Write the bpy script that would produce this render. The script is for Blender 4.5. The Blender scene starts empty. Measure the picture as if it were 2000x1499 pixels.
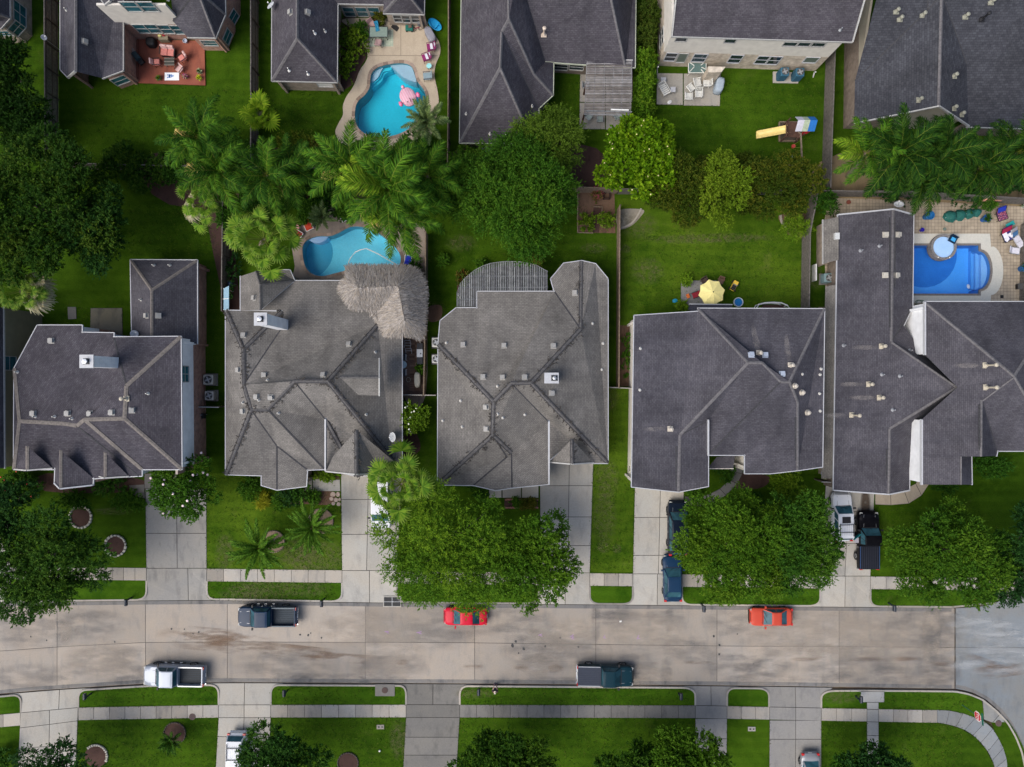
import bpy, bmesh, math, random
import numpy as np
from mathutils import Vector, Matrix
from mathutils.bvhtree import BVHTree
from mathutils.geometry import tessellate_polygon
random.seed(7); RNG = np.random.default_rng(11)
R = math.radians
scene = bpy.context.scene; col = scene.collection
scene.cycles.transparent_max_bounces = 40
# ---------------------------------------------------------------- camera, sky, sun, exposure
CAMH = 68.0; PPM = 20.0                      # drone height (m); photo pixels per metre on the ground
cd = bpy.data.cameras.new('camera'); cam = bpy.data.objects.new('camera', cd); col.objects.link(cam)
cam.location = (0, 0, CAMH); cam.rotation_euler = (0, 0, 0)
cd.sensor_fit = 'HORIZONTAL'; cd.sensor_width = 36; cd.lens = 36*PPM*CAMH/2000; cd.clip_end = 2000
scene.camera = cam
SUN_EL, SUN_AZ = 50, 122                     # light comes from picture-left; azimuth measured from +Y towards -X
world = bpy.data.worlds.new('World'); scene.world = world; world.use_nodes = True
wn = world.node_tree.nodes; wl = world.node_tree.links
sky = wn.new('ShaderNodeTexSky'); sky.sky_type = 'NISHITA'; sky.sun_disc = False
sky.sun_elevation = R(SUN_EL); sky.sun_rotation = R(-SUN_AZ); sky.air_density = 1.0; sky.dust_density = 4.0; sky.ozone_density = 1.0
bg = wn['Background']; bg.inputs[1].default_value = 0.1; wl.new(sky.outputs[0], bg.inputs[0])
sl = bpy.data.lights.new('sun', 'SUN'); sl.energy = 1.4; sl.angle = R(48); sl.color = (1.0, 0.975, 0.94)
so = bpy.data.objects.new('sun', sl); col.objects.link(so)
sd = Vector((-math.sin(R(SUN_AZ))*math.cos(R(SUN_EL)), math.cos(R(SUN_AZ))*math.cos(R(SUN_EL)), math.sin(R(SUN_EL))))
so.rotation_euler = sd.to_track_quat('Z', 'Y').to_euler(); so.location = sd*120
vs = scene.view_settings; scene.display_settings.display_device = 'sRGB'
vs.view_transform = 'Standard'; vs.look = 'None'; vs.gamma = 1; vs.use_curve_mapping = False; vs.exposure = 0.86

# ---------------------------------------------------------------- helpers
def P(px, py, z=0.0):
    k = (CAMH-z)/CAMH/PPM
    return Vector(((px-1000)*k, -(py-749.5)*k, z))
def tag(o, label=None, cat=None, group=None, kind=None):
    if label: o['label'] = label
    if cat: o['category'] = cat
    if group: o['group'] = group
    if kind: o['kind'] = kind
    return o
def empty(name, loc, rz=0, label=None, cat=None, group=None, kind=None):
    o = bpy.data.objects.new(name, None); col.objects.link(o); o.location = loc; o.rotation_euler.z = rz
    o.empty_display_size = .3
    return tag(o, label, cat, group, kind)
def kids(o): return [c for c in bpy.data.objects if c.parent == o]
def copy_tree(root, loc, rz, label, group=None):
    def cp(o, par):
        c = o.copy(); col.objects.link(c); c.parent = par
        for ch in o.children: cp(ch, c)
        return c
    r = cp(root, None); r.location = loc; r.rotation_euler.z = rz; r['label'] = label
    if group: r['group'] = group
    return r
class MB:
    def __init__(s): s.v = []; s.f = []; s.uv = None
    def add(s, vs_, fs):
        n = len(s.v); s.v += [tuple(v) for v in vs_]; s.f += [tuple(i+n for i in f) for f in fs]; return s
    def box(s, c, d, rz=0, m=None):
        x, y, z = d[0]/2, d[1]/2, d[2]/2
        pts = [Vector((a*x, b*y, e*z)) for a in (-1, 1) for b in (-1, 1) for e in (-1, 1)]
        rot = m if m is not None else Matrix.Rotation(rz, 3, 'Z')
        c = Vector(c); pts = [rot @ p + c for p in pts]
        return s.add(pts, [(0, 1, 3, 2), (4, 6, 7, 5), (0, 4, 5, 1), (2, 3, 7, 6), (0, 2, 6, 4), (1, 5, 7, 3)])
    def bar(s, a, b, w, h):
        a, b = Vector(a), Vector(b); d = b-a
        if d.length < 1e-5: return s
        q = d.to_track_quat('X', 'Z').to_matrix()
        return s.box((a+b)/2, (d.length, w, h), m=q)
    def prism(s, top, depth):
        n = len(top); top = [Vector(p) for p in top]
        if sum(top[i].x*top[(i+1) % n].y-top[(i+1) % n].x*top[i].y for i in range(n)) < 0: top = top[::-1]
        bot = [p-Vector((0, 0, depth)) for p in top]
        fs = [tuple(range(n)), tuple(range(2*n-1, n-1, -1))]
        fs += [(i, n+i, n+(i+1) % n, (i+1) % n) for i in range(n)]
        return s.add(top+bot, fs)
    def tube(s, pts, rad, n=8, cap=True):
        pts = [Vector(p) for p in pts]
        if not hasattr(rad, '__len__'): rad = [rad]*len(pts)
        vs_ = []; fs = []
        for i, p in enumerate(pts):
            t = (pts[min(i+1, len(pts)-1)]-pts[max(i-1, 0)]).normalized()
            a = t.orthogonal().normalized() if abs(t.z) < .95 else (Vector((1, 0, 0))-t*t.x).normalized()
            b = t.cross(a)
            for k in range(n):
                an = 2*math.pi*k/n; vs_.append(p+(a*math.cos(an)+b*math.sin(an))*rad[i])
        for i in range(len(pts)-1):
            for k in range(n): fs.append((i*n+k, i*n+(k+1) % n, (i+1)*n+(k+1) % n, (i+1)*n+k))
        if cap: fs += [tuple(range(n-1, -1, -1)), tuple(range((len(pts)-1)*n, len(pts)*n))]
        return s.add(vs_, fs)
    def lathe(s, prof, c=(0, 0, 0), n=16, sx=1, sy=1):
        c = Vector(c); vs_ = []; fs = []
        for r, z in prof:
            for k in range(n):
                an = 2*math.pi*k/n; vs_.append(c+Vector((r*sx*math.cos(an), r*sy*math.sin(an), z)))
        for i in range(len(prof)-1):
            for k in range(n): fs.append((i*n+k, i*n+(k+1) % n, (i+1)*n+(k+1) % n, (i+1)*n+k))
        fs += [tuple(range(n-1, -1, -1)), tuple(range((len(prof)-1)*n, len(prof)*n))]
        return s.add(vs_, fs)
    def loft(s, secs, closed=True):
        m = len(secs[0]); vs_ = [p for sc in secs for p in sc]; fs = []
        for i in range(len(secs)-1):
            for k in range(m if closed else m-1): fs.append((i*m+k, (i+1)*m+k, (i+1)*m+(k+1) % m, i*m+(k+1) % m))
        if closed: fs += [tuple(range(m)), tuple(range(len(secs)*m-1, (len(secs)-1)*m-1, -1))]
        return s.add(vs_, fs)
    def build(s, name, mat=None, parent=None, smooth=False, fixn=False, kind=None, label=None):
        me = bpy.data.meshes.new(name); me.from_pydata(s.v, [], s.f)
        if s.uv is not None:
            ul = me.uv_layers.new(name='UVMap'); ul.data.foreach_set('uv', np.array(s.uv, dtype=np.float32).ravel())
        if fixn:
            bm = bmesh.new(); bm.from_mesh(me); bmesh.ops.recalc_face_normals(bm, faces=bm.faces); bm.to_mesh(me); bm.free()
        if mat: me.materials.append(mat)
        if smooth: me.polygons.foreach_set('use_smooth', [True]*len(me.polygons))
        o = bpy.data.objects.new(name, me); col.objects.link(o)
        if parent is not None: o.parent = parent
        if kind: o['kind'] = kind
        if label: o['label'] = label
        return o
def setbev(o, w=.02, seg=2):
    m = o.modifiers.new('b', 'BEVEL'); m.width = w; m.segments = seg; m.limit_method = 'ANGLE'; return o
def sheet(loops, z):                                    # flat polygon with holes; loops in world xy
    L = [[Vector((p[0], p[1], 0)) for p in lp] for lp in loops]
    tris = tessellate_polygon(L); flat = [p for lp in L for p in lp]
    mb = MB(); vs_ = [(p.x, p.y, z) for p in flat]; fs = []
    for t in tris:
        a, b, c = (flat[i] for i in t)
        fs.append(tuple(t) if (b-a).cross(c-a).z > 0 else tuple(t[::-1]))
    return mb.add(vs_, fs)
def px(poly, z=0.0): return [P(x, y, z) for x, y in poly]
def smoothloop(pts, k=6, closed=True):
    out = []; n = len(pts)
    rng = range(n) if closed else range(n-1)
    for i in rng:
        g = lambda j: Vector(pts[j % n] if closed else pts[max(0, min(n-1, j))])
        p0, p1, p2, p3 = g(i-1), g(i), g(i+1), g(i+2)
        for t in range(k):
            u = t/k
            out.append(tuple(.5*((2*p1)+(-p0+p2)*u+(2*p0-5*p1+4*p2-p3)*u*u+(-p0+3*p1-3*p2+p3)*u**3)))
    if not closed: out.append(tuple(pts[-1]))
    return out
def rounded(poly, rads, k=6):                            # round the corners of a pixel polygon
    out = []; n = len(poly)
    for i in range(n):
        p = Vector(poly[i]); a = Vector(poly[i-1]); b = Vector(poly[(i+1) % n]); r = rads[i] if hasattr(rads, '__len__') else rads
        if r <= 0: out.append(tuple(p)); continue
        da = (a-p); db = (b-p); ra = min(r, da.length*.48); rb = min(r, db.length*.48)
        s = p+da.normalized()*ra; e = p+db.normalized()*rb
        for t in range(k+1):
            u = t/k; out.append(tuple(s*(1-u)**2+p*2*u*(1-u)+e*u*u))
    return out
def inset(poly, d):                                      # shrink a convex-ish polygon (world vectors)
    n = len(poly); A = sum(poly[i].x*poly[(i+1) % n].y-poly[(i+1) % n].x*poly[i].y for i in range(n))
    s = 1 if A > 0 else -1; out = []
    for i in range(n):
        p, a, b = poly[i], poly[i-1], poly[(i+1) % n]
        e1 = Vector((p.x-a.x, p.y-a.y)); e2 = Vector((b.x-p.x, b.y-p.y))
        if e1.length < 1e-6 or e2.length < 1e-6: out.append(p.copy()); continue
        e1.normalize(); e2.normalize()
        n1 = Vector((-e1.y, e1.x))*s; n2 = Vector((-e2.y, e2.x))*s
        m = n1+n2; L = m.length
        if L < .2: out.append(p.copy()); continue
        m = m/L; f = d/max(.35, m.dot(n1)); out.append(Vector((p.x+m.x*f, p.y+m.y*f, p.z)))
    return out
def ribbon(path, w, z0, z1, closed=False):               # solid strip of width w (m) along a world path
    pts = [Vector((p[0], p[1])) for p in path]; n = len(pts); Lf = []; Rt = []
    for i in range(n):
        a = pts[i-1] if (closed or i > 0) else pts[i]; b = pts[(i+1) % n] if (closed or i < n-1) else pts[i]
        t = (b-a).normalized(); nn = Vector((-t.y, t.x))*w/2
        Lf.append(pts[i]+nn); Rt.append(pts[i]-nn)
    mb = MB(); vs_ = []
    for i in range(n):
        vs_ += [(Lf[i].x, Lf[i].y, z1), (Rt[i].x, Rt[i].y, z1), (Rt[i].x, Rt[i].y, z0), (Lf[i].x, Lf[i].y, z0)]
    fs = []
    for i in range(n if closed else n-1):
        j = (i+1) % n
        for k in range(4): fs.append((4*i+k, 4*i+(k+1) % 4, 4*j+(k+1) % 4, 4*j+k))
    if not closed: fs += [(0, 3, 2, 1), (4*n-4, 4*n-3, 4*n-2, 4*n-1)]
    return mb.add(vs_, fs)

# ---------------------------------------------------------------- materials
class NT:
    def __init__(s, name):
        s.m = bpy.data.materials.new(name); s.m.use_nodes = True; s.t = s.m.node_tree; s.n = s.t.nodes; s.l = s.t.links
        s.b = s.n['Principled BSDF']; s.out = s.n['Material Output']
    def new(s, t, **kw):
        n = s.n.new(t)
        for k, v in kw.items(): setattr(n, k, v)
        return n
    def link(s, a, b): s.l.new(a, b)
    def pos(s, scale=(1, 1, 1)):
        g = s.new('ShaderNodeNewGeometry'); m = s.new('ShaderNodeMapping'); s.link(g.outputs['Position'], m.inputs[0])
        m.inputs['Scale'].default_value = scale; return m.outputs[0]
    def noise(s, vec, scale, detail=4, rough=.55, dist=0):
        n = s.new('ShaderNodeTexNoise'); n.inputs['Scale'].default_value = scale; n.inputs['Detail'].default_value = detail
        n.inputs['Roughness'].default_value = rough; n.inputs['Distortion'].default_value = dist
        s.link(vec, n.inputs['Vector']); return n.outputs[0]
    def ramp(s, fac, stops):
        r = s.new('ShaderNodeValToRGB'); s.link(fac, r.inputs[0]); e = r.color_ramp.elements
        while len(e) < len(stops): e.new(.5)
        for i, (p, c) in enumerate(stops): e[i].position = p; e[i].color = (*c, 1) if hasattr(c, '__len__') else (c, c, c, 1)
        return r.outputs[0]
    def mix(s, fac, a, b, mode='MIX'):
        m = s.new('ShaderNodeMix', data_type='RGBA', blend_type=mode)
        for sock, v in ((m.inputs[0], fac), (m.inputs[6], a), (m.inputs[7], b)):
            if isinstance(v, (int, float)): sock.default_value = v
            elif isinstance(v, tuple): sock.default_value = (*v, 1)
            else: s.link(v, sock)
        return m.outputs[2]
    def bump(s, h, strength=.3, dist=.02):
        b = s.new('ShaderNodeBump'); b.inputs['Strength'].default_value = strength; b.inputs['Distance'].default_value = dist
        s.link(h, b.inputs['Height']); s.link(b.outputs[0], s.b.inputs['Normal'])
    def col(s, c):
        if isinstance(c, tuple): s.b.inputs['Base Color'].default_value = (*c, 1)
        else: s.link(c, s.b.inputs['Base Color'])
    def set(s, **kw):
        for k, v in kw.items(): s.b.inputs[k.replace('_', ' ')].default_value = v
MC = {}
def M(c, rough=.6, metal=0.0, var=.12, spec=.4, nscale=6.0):   # plain painted / plastic / wood surface with slight wear
    key = (tuple(round(x, 3) for x in c), rough, metal, var)
    if key in MC: return MC[key]
    t = NT('surface'); v = t.pos(); n = t.noise(v, nscale, 3)
    d = t.ramp(n, [(.3, 1-var), (.7, 1+var*.4)])
    t.col(t.mix(1.0, tuple(c), d, 'MULTIPLY')); t.set(Roughness=rough, Metallic=metal); t.b.inputs['Specular IOR Level'].default_value = spec
    MC[key] = t.m; return t.m
def concrete(name, base, tint=(.34, .29, .22), dark=(.16, .155, .15), amt=.5, rnd=.16):
    t = NT(name); v = t.pos()
    oi = t.new('ShaderNodeObjectInfo'); rr = t.ramp(oi.outputs['Random'], [(0, 1-rnd), (1, 1+rnd*.5)])
    n1 = t.noise(v, .35, 5, .65); n2 = t.noise(t.pos((1, .35, 1)), 1.3, 5, .6, .1); n3 = t.noise(v, 9, 4, .7); n4 = t.noise(v, .9, 6, .7, .15)
    c = t.mix(t.ramp(n1, [(.38, 0.0), (.62, .8)]), base, tint)
    c = t.mix(t.ramp(n2, [(.52, 0.0), (.7, amt)]), c, dark)
    c = t.mix(t.ramp(n4, [(.58, 0.0), (.72, amt*.6)]), c, tuple(x*.55 for x in base))
    c = t.mix(1.0, c, t.ramp(n3, [(.25, .86), (.75, 1.08)]), 'MULTIPLY'); c = t.mix(1.0, c, rr, 'MULTIPLY')
    t.col(c); t.set(Roughness=.95); t.b.inputs['Specular IOR Level'].default_value = .08; t.bump(n3, .15, .01); return t.m
def shingle(name, c1, c2, gap, streak=(.05, .05, .055), samt=.5, row=.15, wdt=.32):
    t = NT(name); uv = t.new('ShaderNodeUVMap'); br = t.new('ShaderNodeTexBrick'); t.link(uv.outputs[0], br.inputs[0])
    br.offset = .5; br.inputs['Color1'].default_value = (*c1, 1); br.inputs['Color2'].default_value = (*c2, 1); br.inputs['Mortar'].default_value = (*gap, 1)
    br.inputs['Scale'].default_value = 1; br.inputs['Mortar Size'].default_value = .012; br.inputs['Mortar Smooth'].default_value = .3; br.inputs['Bias'].default_value = 0
    br.inputs['Brick Width'].default_value = wdt; br.inputs['Row Height'].default_value = row
    mp = t.new('ShaderNodeMapping'); t.link(uv.outputs[0], mp.inputs[0]); mp.inputs['Scale'].default_value = (1.0, .16, 1)
    ns = t.noise(mp.outputs[0], .9, 5, .6); v = t.pos(); nb = t.noise(v, .3, 6, .66, .4); nf = t.noise(v, 7, 4, .75)
    c = t.mix(t.ramp(ns, [(.46, 0.0), (.72, samt)]), br.outputs[0], streak)
    c = t.mix(1.0, c, t.ramp(nb, [(.3, .7), (.7, 1.2)]), 'MULTIPLY'); c = t.mix(1.0, c, t.ramp(nf, [(.25, .72), (.78, 1.22)]), 'MULTIPLY')
    t.col(c); t.set(Roughness=1); t.b.inputs['Specular IOR Level'].default_value = .05
    t.bump(br.outputs[1], -.6, .02); return t.m
def brickmat(name, c1, c2, mort):
    t = NT(name); g = t.new('ShaderNodeNewGeometry'); sx = t.new('ShaderNodeSeparateXYZ'); t.link(g.outputs['Position'], sx.inputs[0])
    ad = t.new('ShaderNodeMath', operation='ADD'); t.link(sx.outputs[0], ad.inputs[0]); t.link(sx.outputs[1], ad.inputs[1])
    cb = t.new('ShaderNodeCombineXYZ'); t.link(ad.outputs[0], cb.inputs[0]); t.link(sx.outputs[2], cb.inputs[1])
    br = t.new('ShaderNodeTexBrick'); t.link(cb.outputs[0], br.inputs[0]); br.inputs['Scale'].default_value = 1
    br.inputs['Color1'].default_value = (*c1, 1); br.inputs['Color2'].default_value = (*c2, 1); br.inputs['Mortar'].default_value = (*mort, 1)
    br.inputs['Mortar Size'].default_value = .012; br.inputs['Brick Width'].default_value = .24; br.inputs['Row Height'].default_value = .085
    n = t.noise(t.pos(), 2.2, 4); t.col(t.mix(1.0, br.outputs[0], t.ramp(n, [(.3, .7), (.7, 1.25)]), 'MULTIPLY'))
    t.set(Roughness=.9); t.bump(br.outputs[1], -.4, .01); return t.m
def sidingmat(name, c):
    t = NT(name); w = t.new('ShaderNodeTexWave', wave_type='BANDS', bands_direction='Z', wave_profile='SAW')
    t.link(t.pos(), w.inputs[0]); w.inputs['Scale'].default_value = 1.1; w.inputs['Distortion'].default_value = 0
    n = t.noise(t.pos(), 1.5, 4); c2 = t.mix(t.ramp(w.outputs[1], [(.0, .25), (.15, 0.0)]), c, tuple(x*.55 for x in c))
    t.col(t.mix(1.0, c2, t.ramp(n, [(.3, .88), (.7, 1.05)]), 'MULTIPLY')); t.set(Roughness=.7); return t.m
def grassmat(name, g1, g2, dry, dry_amt, seed=0.0):
    t = NT(name); v = t.pos()
    if seed:
        mp = t.new('ShaderNodeMapping'); t.link(v, mp.inputs[0]); mp.inputs['Location'].default_value = (seed, seed*.7, 0); v = mp.outputs[0]
    n1 = t.noise(v, .16, 5, .6, .6); n2 = t.noise(v, 1.1, 5, .7, .3); n3 = t.noise(v, 11, 4, .8); n4 = t.noise(v, .32, 6, .72, .2)
    c = t.mix(t.ramp(n1, [(.36, 0.0), (.64, 1.0)]), g1, g2)
    c = t.mix(t.ramp(n2, [(.42, 0.0), (.72, .5)]), c, tuple(x*y for x, y in zip(g2, (1.35, 1.2, 1.2))))
    c = t.mix(t.ramp(n4, [(.6, 0.0), (.76, dry_amt)]), c, dry)
    w = t.new('ShaderNodeTexWave', wave_type='BANDS', bands_direction='Y'); t.link(v, w.inputs[0]); w.inputs['Scale'].default_value = .32; w.inputs['Distortion'].default_value = 1.5; w.inputs['Detail Scale'].default_value = .4
    c = t.mix(1.0, c, t.ramp(w.outputs[1], [(.2, .94), (.8, 1.05)]), 'MULTIPLY')
    c = t.mix(1.0, c, t.ramp(n3, [(.25, .5), (.78, 1.5)]), 'MULTIPLY')
    t.col(c); t.set(Roughness=1); t.b.inputs['Specular IOR Level'].default_value = .03; t.bump(n3, .6, .05); return t.m
def leafmat(name, transl=.3, rough=.7):
    t = NT(name); a = t.new('ShaderNodeVertexColor', layer_name='tint'); hs = t.new('ShaderNodeMix', data_type='RGBA', blend_type='MULTIPLY'); hs.clamp_result = False; hs.inputs[0].default_value = 1; hs.inputs[7].default_value = (1.42, 1.46, 1.0, 1); t.link(a.outputs[0], hs.inputs[6]); a = type('o', (), {'outputs': [hs.outputs[2]]}); t.col(a.outputs[0]); t.set(Roughness=rough); t.b.inputs['Specular IOR Level'].default_value = .06
    tr = t.new('ShaderNodeBsdfTranslucent'); t.link(a.outputs[0], tr.inputs[0]); mx = t.new('ShaderNodeMixShader'); mx.inputs[0].default_value = transl
    t.link(t.b.outputs[0], mx.inputs[1]); t.link(tr.outputs[0], mx.inputs[2]); t.link(mx.outputs[0], t.out.inputs[0]); return t.m
def glassmat(name, tint, rough=.06):
    t = NT(name); n = t.noise(t.pos(), .7, 3, .6, 1.0); t.col(t.mix(t.ramp(n, [(.35, 0.0), (.65, 1.0)]), tint, tuple(min(1, x*2.2+.01) for x in tint)))
    t.set(Roughness=rough); t.b.inputs['Specular IOR Level'].default_value = .6; return t.m
def paint(name, c, metal=.0, rough=.3):
    t = NT(name); n = t.noise(t.pos(), 2.5, 4, .6); t.col(t.mix(t.ramp(n, [(.35, 0.0), (.75, .12)]), c, tuple(min(1, x*.6+.03) for x in c)))
    t.set(Roughness=rough, Metallic=metal); t.b.inputs['Coat Weight'].default_value = .05; t.b.inputs['Coat Roughness'].default_value = .2; t.b.inputs['Specular IOR Level'].default_value = .12; return t.m

WHITE = M((.72, .72, .70), .5, var=.15); METAL = M((.42, .44, .46), .45, .6); DARKMETAL = M((.03, .032, .035), .45, .3); BLACK = M((.012, .012, .014), .6)
RUBBER = M((.015, .015, .016), .85); CHROME = M((.6, .61, .62), .22, .9, .05)
GLASS_T = glassmat('window_glass', (.012, .06, .075)); GLASS_D = glassmat('dark_glass', (.006, .012, .02)); CARGLASS = glassmat('car_glass', (.014, .05, .066), .3); CARGLASS.node_tree.nodes['Principled BSDF'].inputs['Specular IOR Level'].default_value = .15
WOOD = M((.085, .065, .05), .85, var=.4, nscale=3); FENCEW = M((.13, .118, .105), .9, var=.45, nscale=4); FENCEB = M((.2, .15, .105), .9, var=.35, nscale=4)
GREYWOOD = M((.2, .21, .215), .85, var=.5, nscale=3.5)
CONC_ST = concrete('street_concrete', (.315, .285, .25), (.35, .3, .245), (.2, .192, .185), .42, .2)
CONC_BL = concrete('blue_grey_concrete', (.19, .215, .235), (.2, .2, .19), (.12, .135, .15), .45, .1)
CONC_DR = concrete('driveway_concrete', (.37, .36, .33), (.385, .355, .305), (.22, .215, .205), .45, .16)
CONC_DK = concrete('weathered_concrete', (.17, .165, .155), (.2, .19, .17), (.1, .098, .095), .6, .14)
CONC_SW = concrete('sidewalk_concrete', (.33, .315, .285), (.37, .33, .275), (.19, .185, .18), .5, .28)
JOINT = M((.055, .05, .045), .95, var=.4)
# ---------------------------------------------------------------- ground, street, pavements
SOIL = concrete('bare_soil', (.075, .055, .04), (.1, .075, .05), (.03, .026, .02), .6, 0)
GRASS = grassmat('lawn_grass', (.017, .045, .0025), (.042, .09, .005), (.1, .11, .03), .3)
GRASS2 = grassmat('verge_grass', (.02, .058, .003), (.046, .104, .006), (.12, .12, .035), .4, 37.0)
POOL1 = smoothloop([(726.5, 143), (739, 132), (762, 126), (785, 124), (801, 128), (809, 140), (814, 158), (827, 175), (832, 190), (829, 207), (821, 226), (806, 245), (785, 260), (755, 268), (724, 266), (703, 254), (694, 236), (694.5, 212), (700, 198), (713, 186), (722, 172), (723.5, 157)], 4)
POOL2 = smoothloop([(591, 492), (593, 478), (602, 468.5), (620, 462), (645, 461.5), (661, 456), (673, 449), (689, 443), (713, 445), (738, 455), (760, 472), (777, 490), (783, 507), (776, 523), (750, 531), (715, 530), (679, 529), (652, 535), (630, 540), (609, 535), (596, 520)], 4)
_arc = [(1912+22*math.cos(a), 528.5+37*math.sin(a)) for a in np.linspace(-math.pi/2+.05, math.pi/2-.05, 16)]
POOL3 = [(1770, 480), (1911, 480), (1911, 490)]+_arc+[(1911, 567), (1911, 574), (1770, 574)]
def grow(loop, d): return inset([Vector((p.x, p.y, p.z)) for p in loop], -d)
pools_w = [px(POOL1), px(POOL2), px(POOL3)]
big = [P(-2200, -1600), P(4200, -1600), P(4200, 3200), P(-2200, 3200)]
g = sheet([big]+[grow(p, .0) for p in pools_w], -.2).build('ground', SOIL, kind='structure')
def yt(x): return 1112+(x-500)*.0117                     # top line of the upper pavement
def yb(x): return yt(x)+25
up = [P(-2200, -1600), P(4200, -1600), P(4200, 1100), P(2060, 1100), P(1945, yt(1945))]+[P(x, yt(x)) for x in range(1900, -41, -100)]+[P(-2200, 1100)]
sheet([up]+pools_w, 0).build('lawn', GRASS, kind='structure')
def ys(x):                                               # top line of the lower pavement
    return float(np.interp(x, [-60, 0, 155, 425, 800, 1360, 1600, 1820], [1401, 1396, 1382, 1377, 1376.5, 1378, 1383, 1387]))
low = [P(x, ys(x)+25) for x in (-60, 0, 60, 155, 290, 425, 600, 800, 1100, 1360, 1600, 1700, 1820)]
low += px([(1845, 1414), (1878, 1424), (1905, 1441), (1927, 1466), (1940, 1492), (1946, 1530), (1946, 1700)])+[P(1946, 3200), P(-2200, 3200), P(-2200, 1430)]
sheet([low], 0).build('lawn', GRASS, kind='structure')
outer = [(1936, 1411), (1968, 1407), (1985, 1432), (1998, 1458), (2012, 1500), (2025, 1700), (1974, 1700), (1968, 1500), (1960, 1466), (1946, 1438)]
sheet([px(outer)], 0).build('lawn', GRASS, kind='structure')

GRASS3 = grassmat('bright_lawn_grass', (.03, .07, .004), (.066, .12, .008), (.14, .14, .04), .4, 12.0)
for q in ([(1206, 388), (1580, 388), (1564, 604), (1600, 620), (1206, 640)], [(1153, 760), (1237, 760), (1236, 1118), (1152, 1118)], [(404, 925), (667, 925), (668, 1112), (404, 1112)]): sheet([px(q)], .0015).build('lawn', GRASS3, kind='structure')
def slabs(name, polys, mat, z=.03, th=.09, gap=.028, bed=None, label=None, bedz=None):
    """a paved surface: dark joint bed with one object per concrete slab"""
    base = MB(); bz = (z-.026) if bedz is None else bedz
    for q in polys:
        zz = [v[2] if len(v) > 2 else z for v in q]
        top = [P(v[0], v[1], 0) for v in q]
        for p, h in zip(top, zz): p.z = (h-.026 if len(set(zz)) == 1 else min(zz)-.03) if bedz is None else bedz
        base.add(top if True else top, [tuple(range(len(top)))])
    root = base.build(name, bed or JOINT, kind='structure', fixn=True)
    for q in polys:
        top = []
        for v in q:
            p = P(v[0], v[1], 0); p.z = v[2] if len(v) > 2 else z; top.append(p)
        MB().prism(inset(top, gap), th).build('slab', mat if not isinstance(mat, (list, tuple)) else random.choice(mat), root)
    return root
def grid(xs_top, xs_bot, y0, y1, ys_):                   # quads of a driveway between two edges
    out = []
    n = len(ys_)
    for j in range(n-1):
        for i in range(len(xs_top)-1):
            q = []
            for (ii, jj) in ((i, j), (i+1, j), (i+1, j+1), (i, j+1)):
                yv = ys_[jj]; t = (yv-ys_[0])/max(1, ys_[-1]-ys_[0])
                q.append((xs_top[ii]*(1-t)+xs_bot[ii]*t, yv))
            out.append(q)
    return out
# --- street: transverse joints and kerb lines
def s_top(x): return float(np.interp(x, [-200, 0, 110, 283, 443, 660, 900, 1200, 1600, 1870], [1182, 1178, 1177, 1175, 1174, 1178, 1181, 1183, 1187, 1189]))
def s_mid(x): return float(np.interp(x, [-200, 0, 110, 283, 443, 900, 1400, 1870], [1283, 1273, 1265, 1256, 1255, 1256.5, 1263, 1266]))
def s_bot(x): return float(np.interp(x, [-200, 0, 60, 150, 283, 443, 900, 1500, 1862], [1368, 1357, 1351, 1345, 1336.5, 1334, 1336.5, 1341, 1347]))
joints = [-200, -50, 110, 283, 443, 713, 927, 1164, 1401, 1640, 1866]
SZ = -.11; polys = []
for a, b in zip(joints[:-1], joints[1:]):
    for f, h in ((s_top, s_mid), (s_mid, s_bot)):
        k = 4; xs = [a+(b-a)*i/k for i in range(k+1)]
        polys.append([(x, f(x)) for x in xs]+[(x, h(x)) for x in xs[::-1]])
slabs('street', polys, CONC_ST, SZ, .08, .022)
bl_top = [(1868, 1189), (1915, 1186), (1945, 1179), (1972, 1166), (2000, 1150), (2080, 1095)]
bl_bot = [(1868, 1347), (1885, 1350), (1905, 1356), (1930, 1370), (1955, 1392), (1976, 1420), (1991, 1450), (2004, 1490), (2014, 1560), (2014, 1700)]
slabs('street', [bl_top+[(2300, 1095), (2300, 1266), (1868, 1266)], [(1868, 1266), (2300, 1266), (2300, 1700)]+bl_bot[::-1]], CONC_BL, SZ, .08, .022)
# gutters: the darker concrete strip along both kerbs
GUT = concrete('gutter_concrete', (.17, .168, .165), (.2, .185, .165), (.09, .09, .092), .8, .1)
for f, d in ((s_top, 3.5), (s_bot, -4.5)):
    ribbon([P(x, f(x)+d) for x in range(-200, 1865, 20)], .34, SZ-.02, SZ+.006).build('gutter', GUT, kind='structure')
ribbon([P(x-1.5, y+2.5 if i > 1 else y+1) - Vector((.12, -.1, 0)) + Vector((.25, .2, 0)) for i, (x, y) in enumerate(bl_bot[:-1])], .34, SZ-.02, SZ+.006).build('gutter', GUT, kind='structure')
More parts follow.
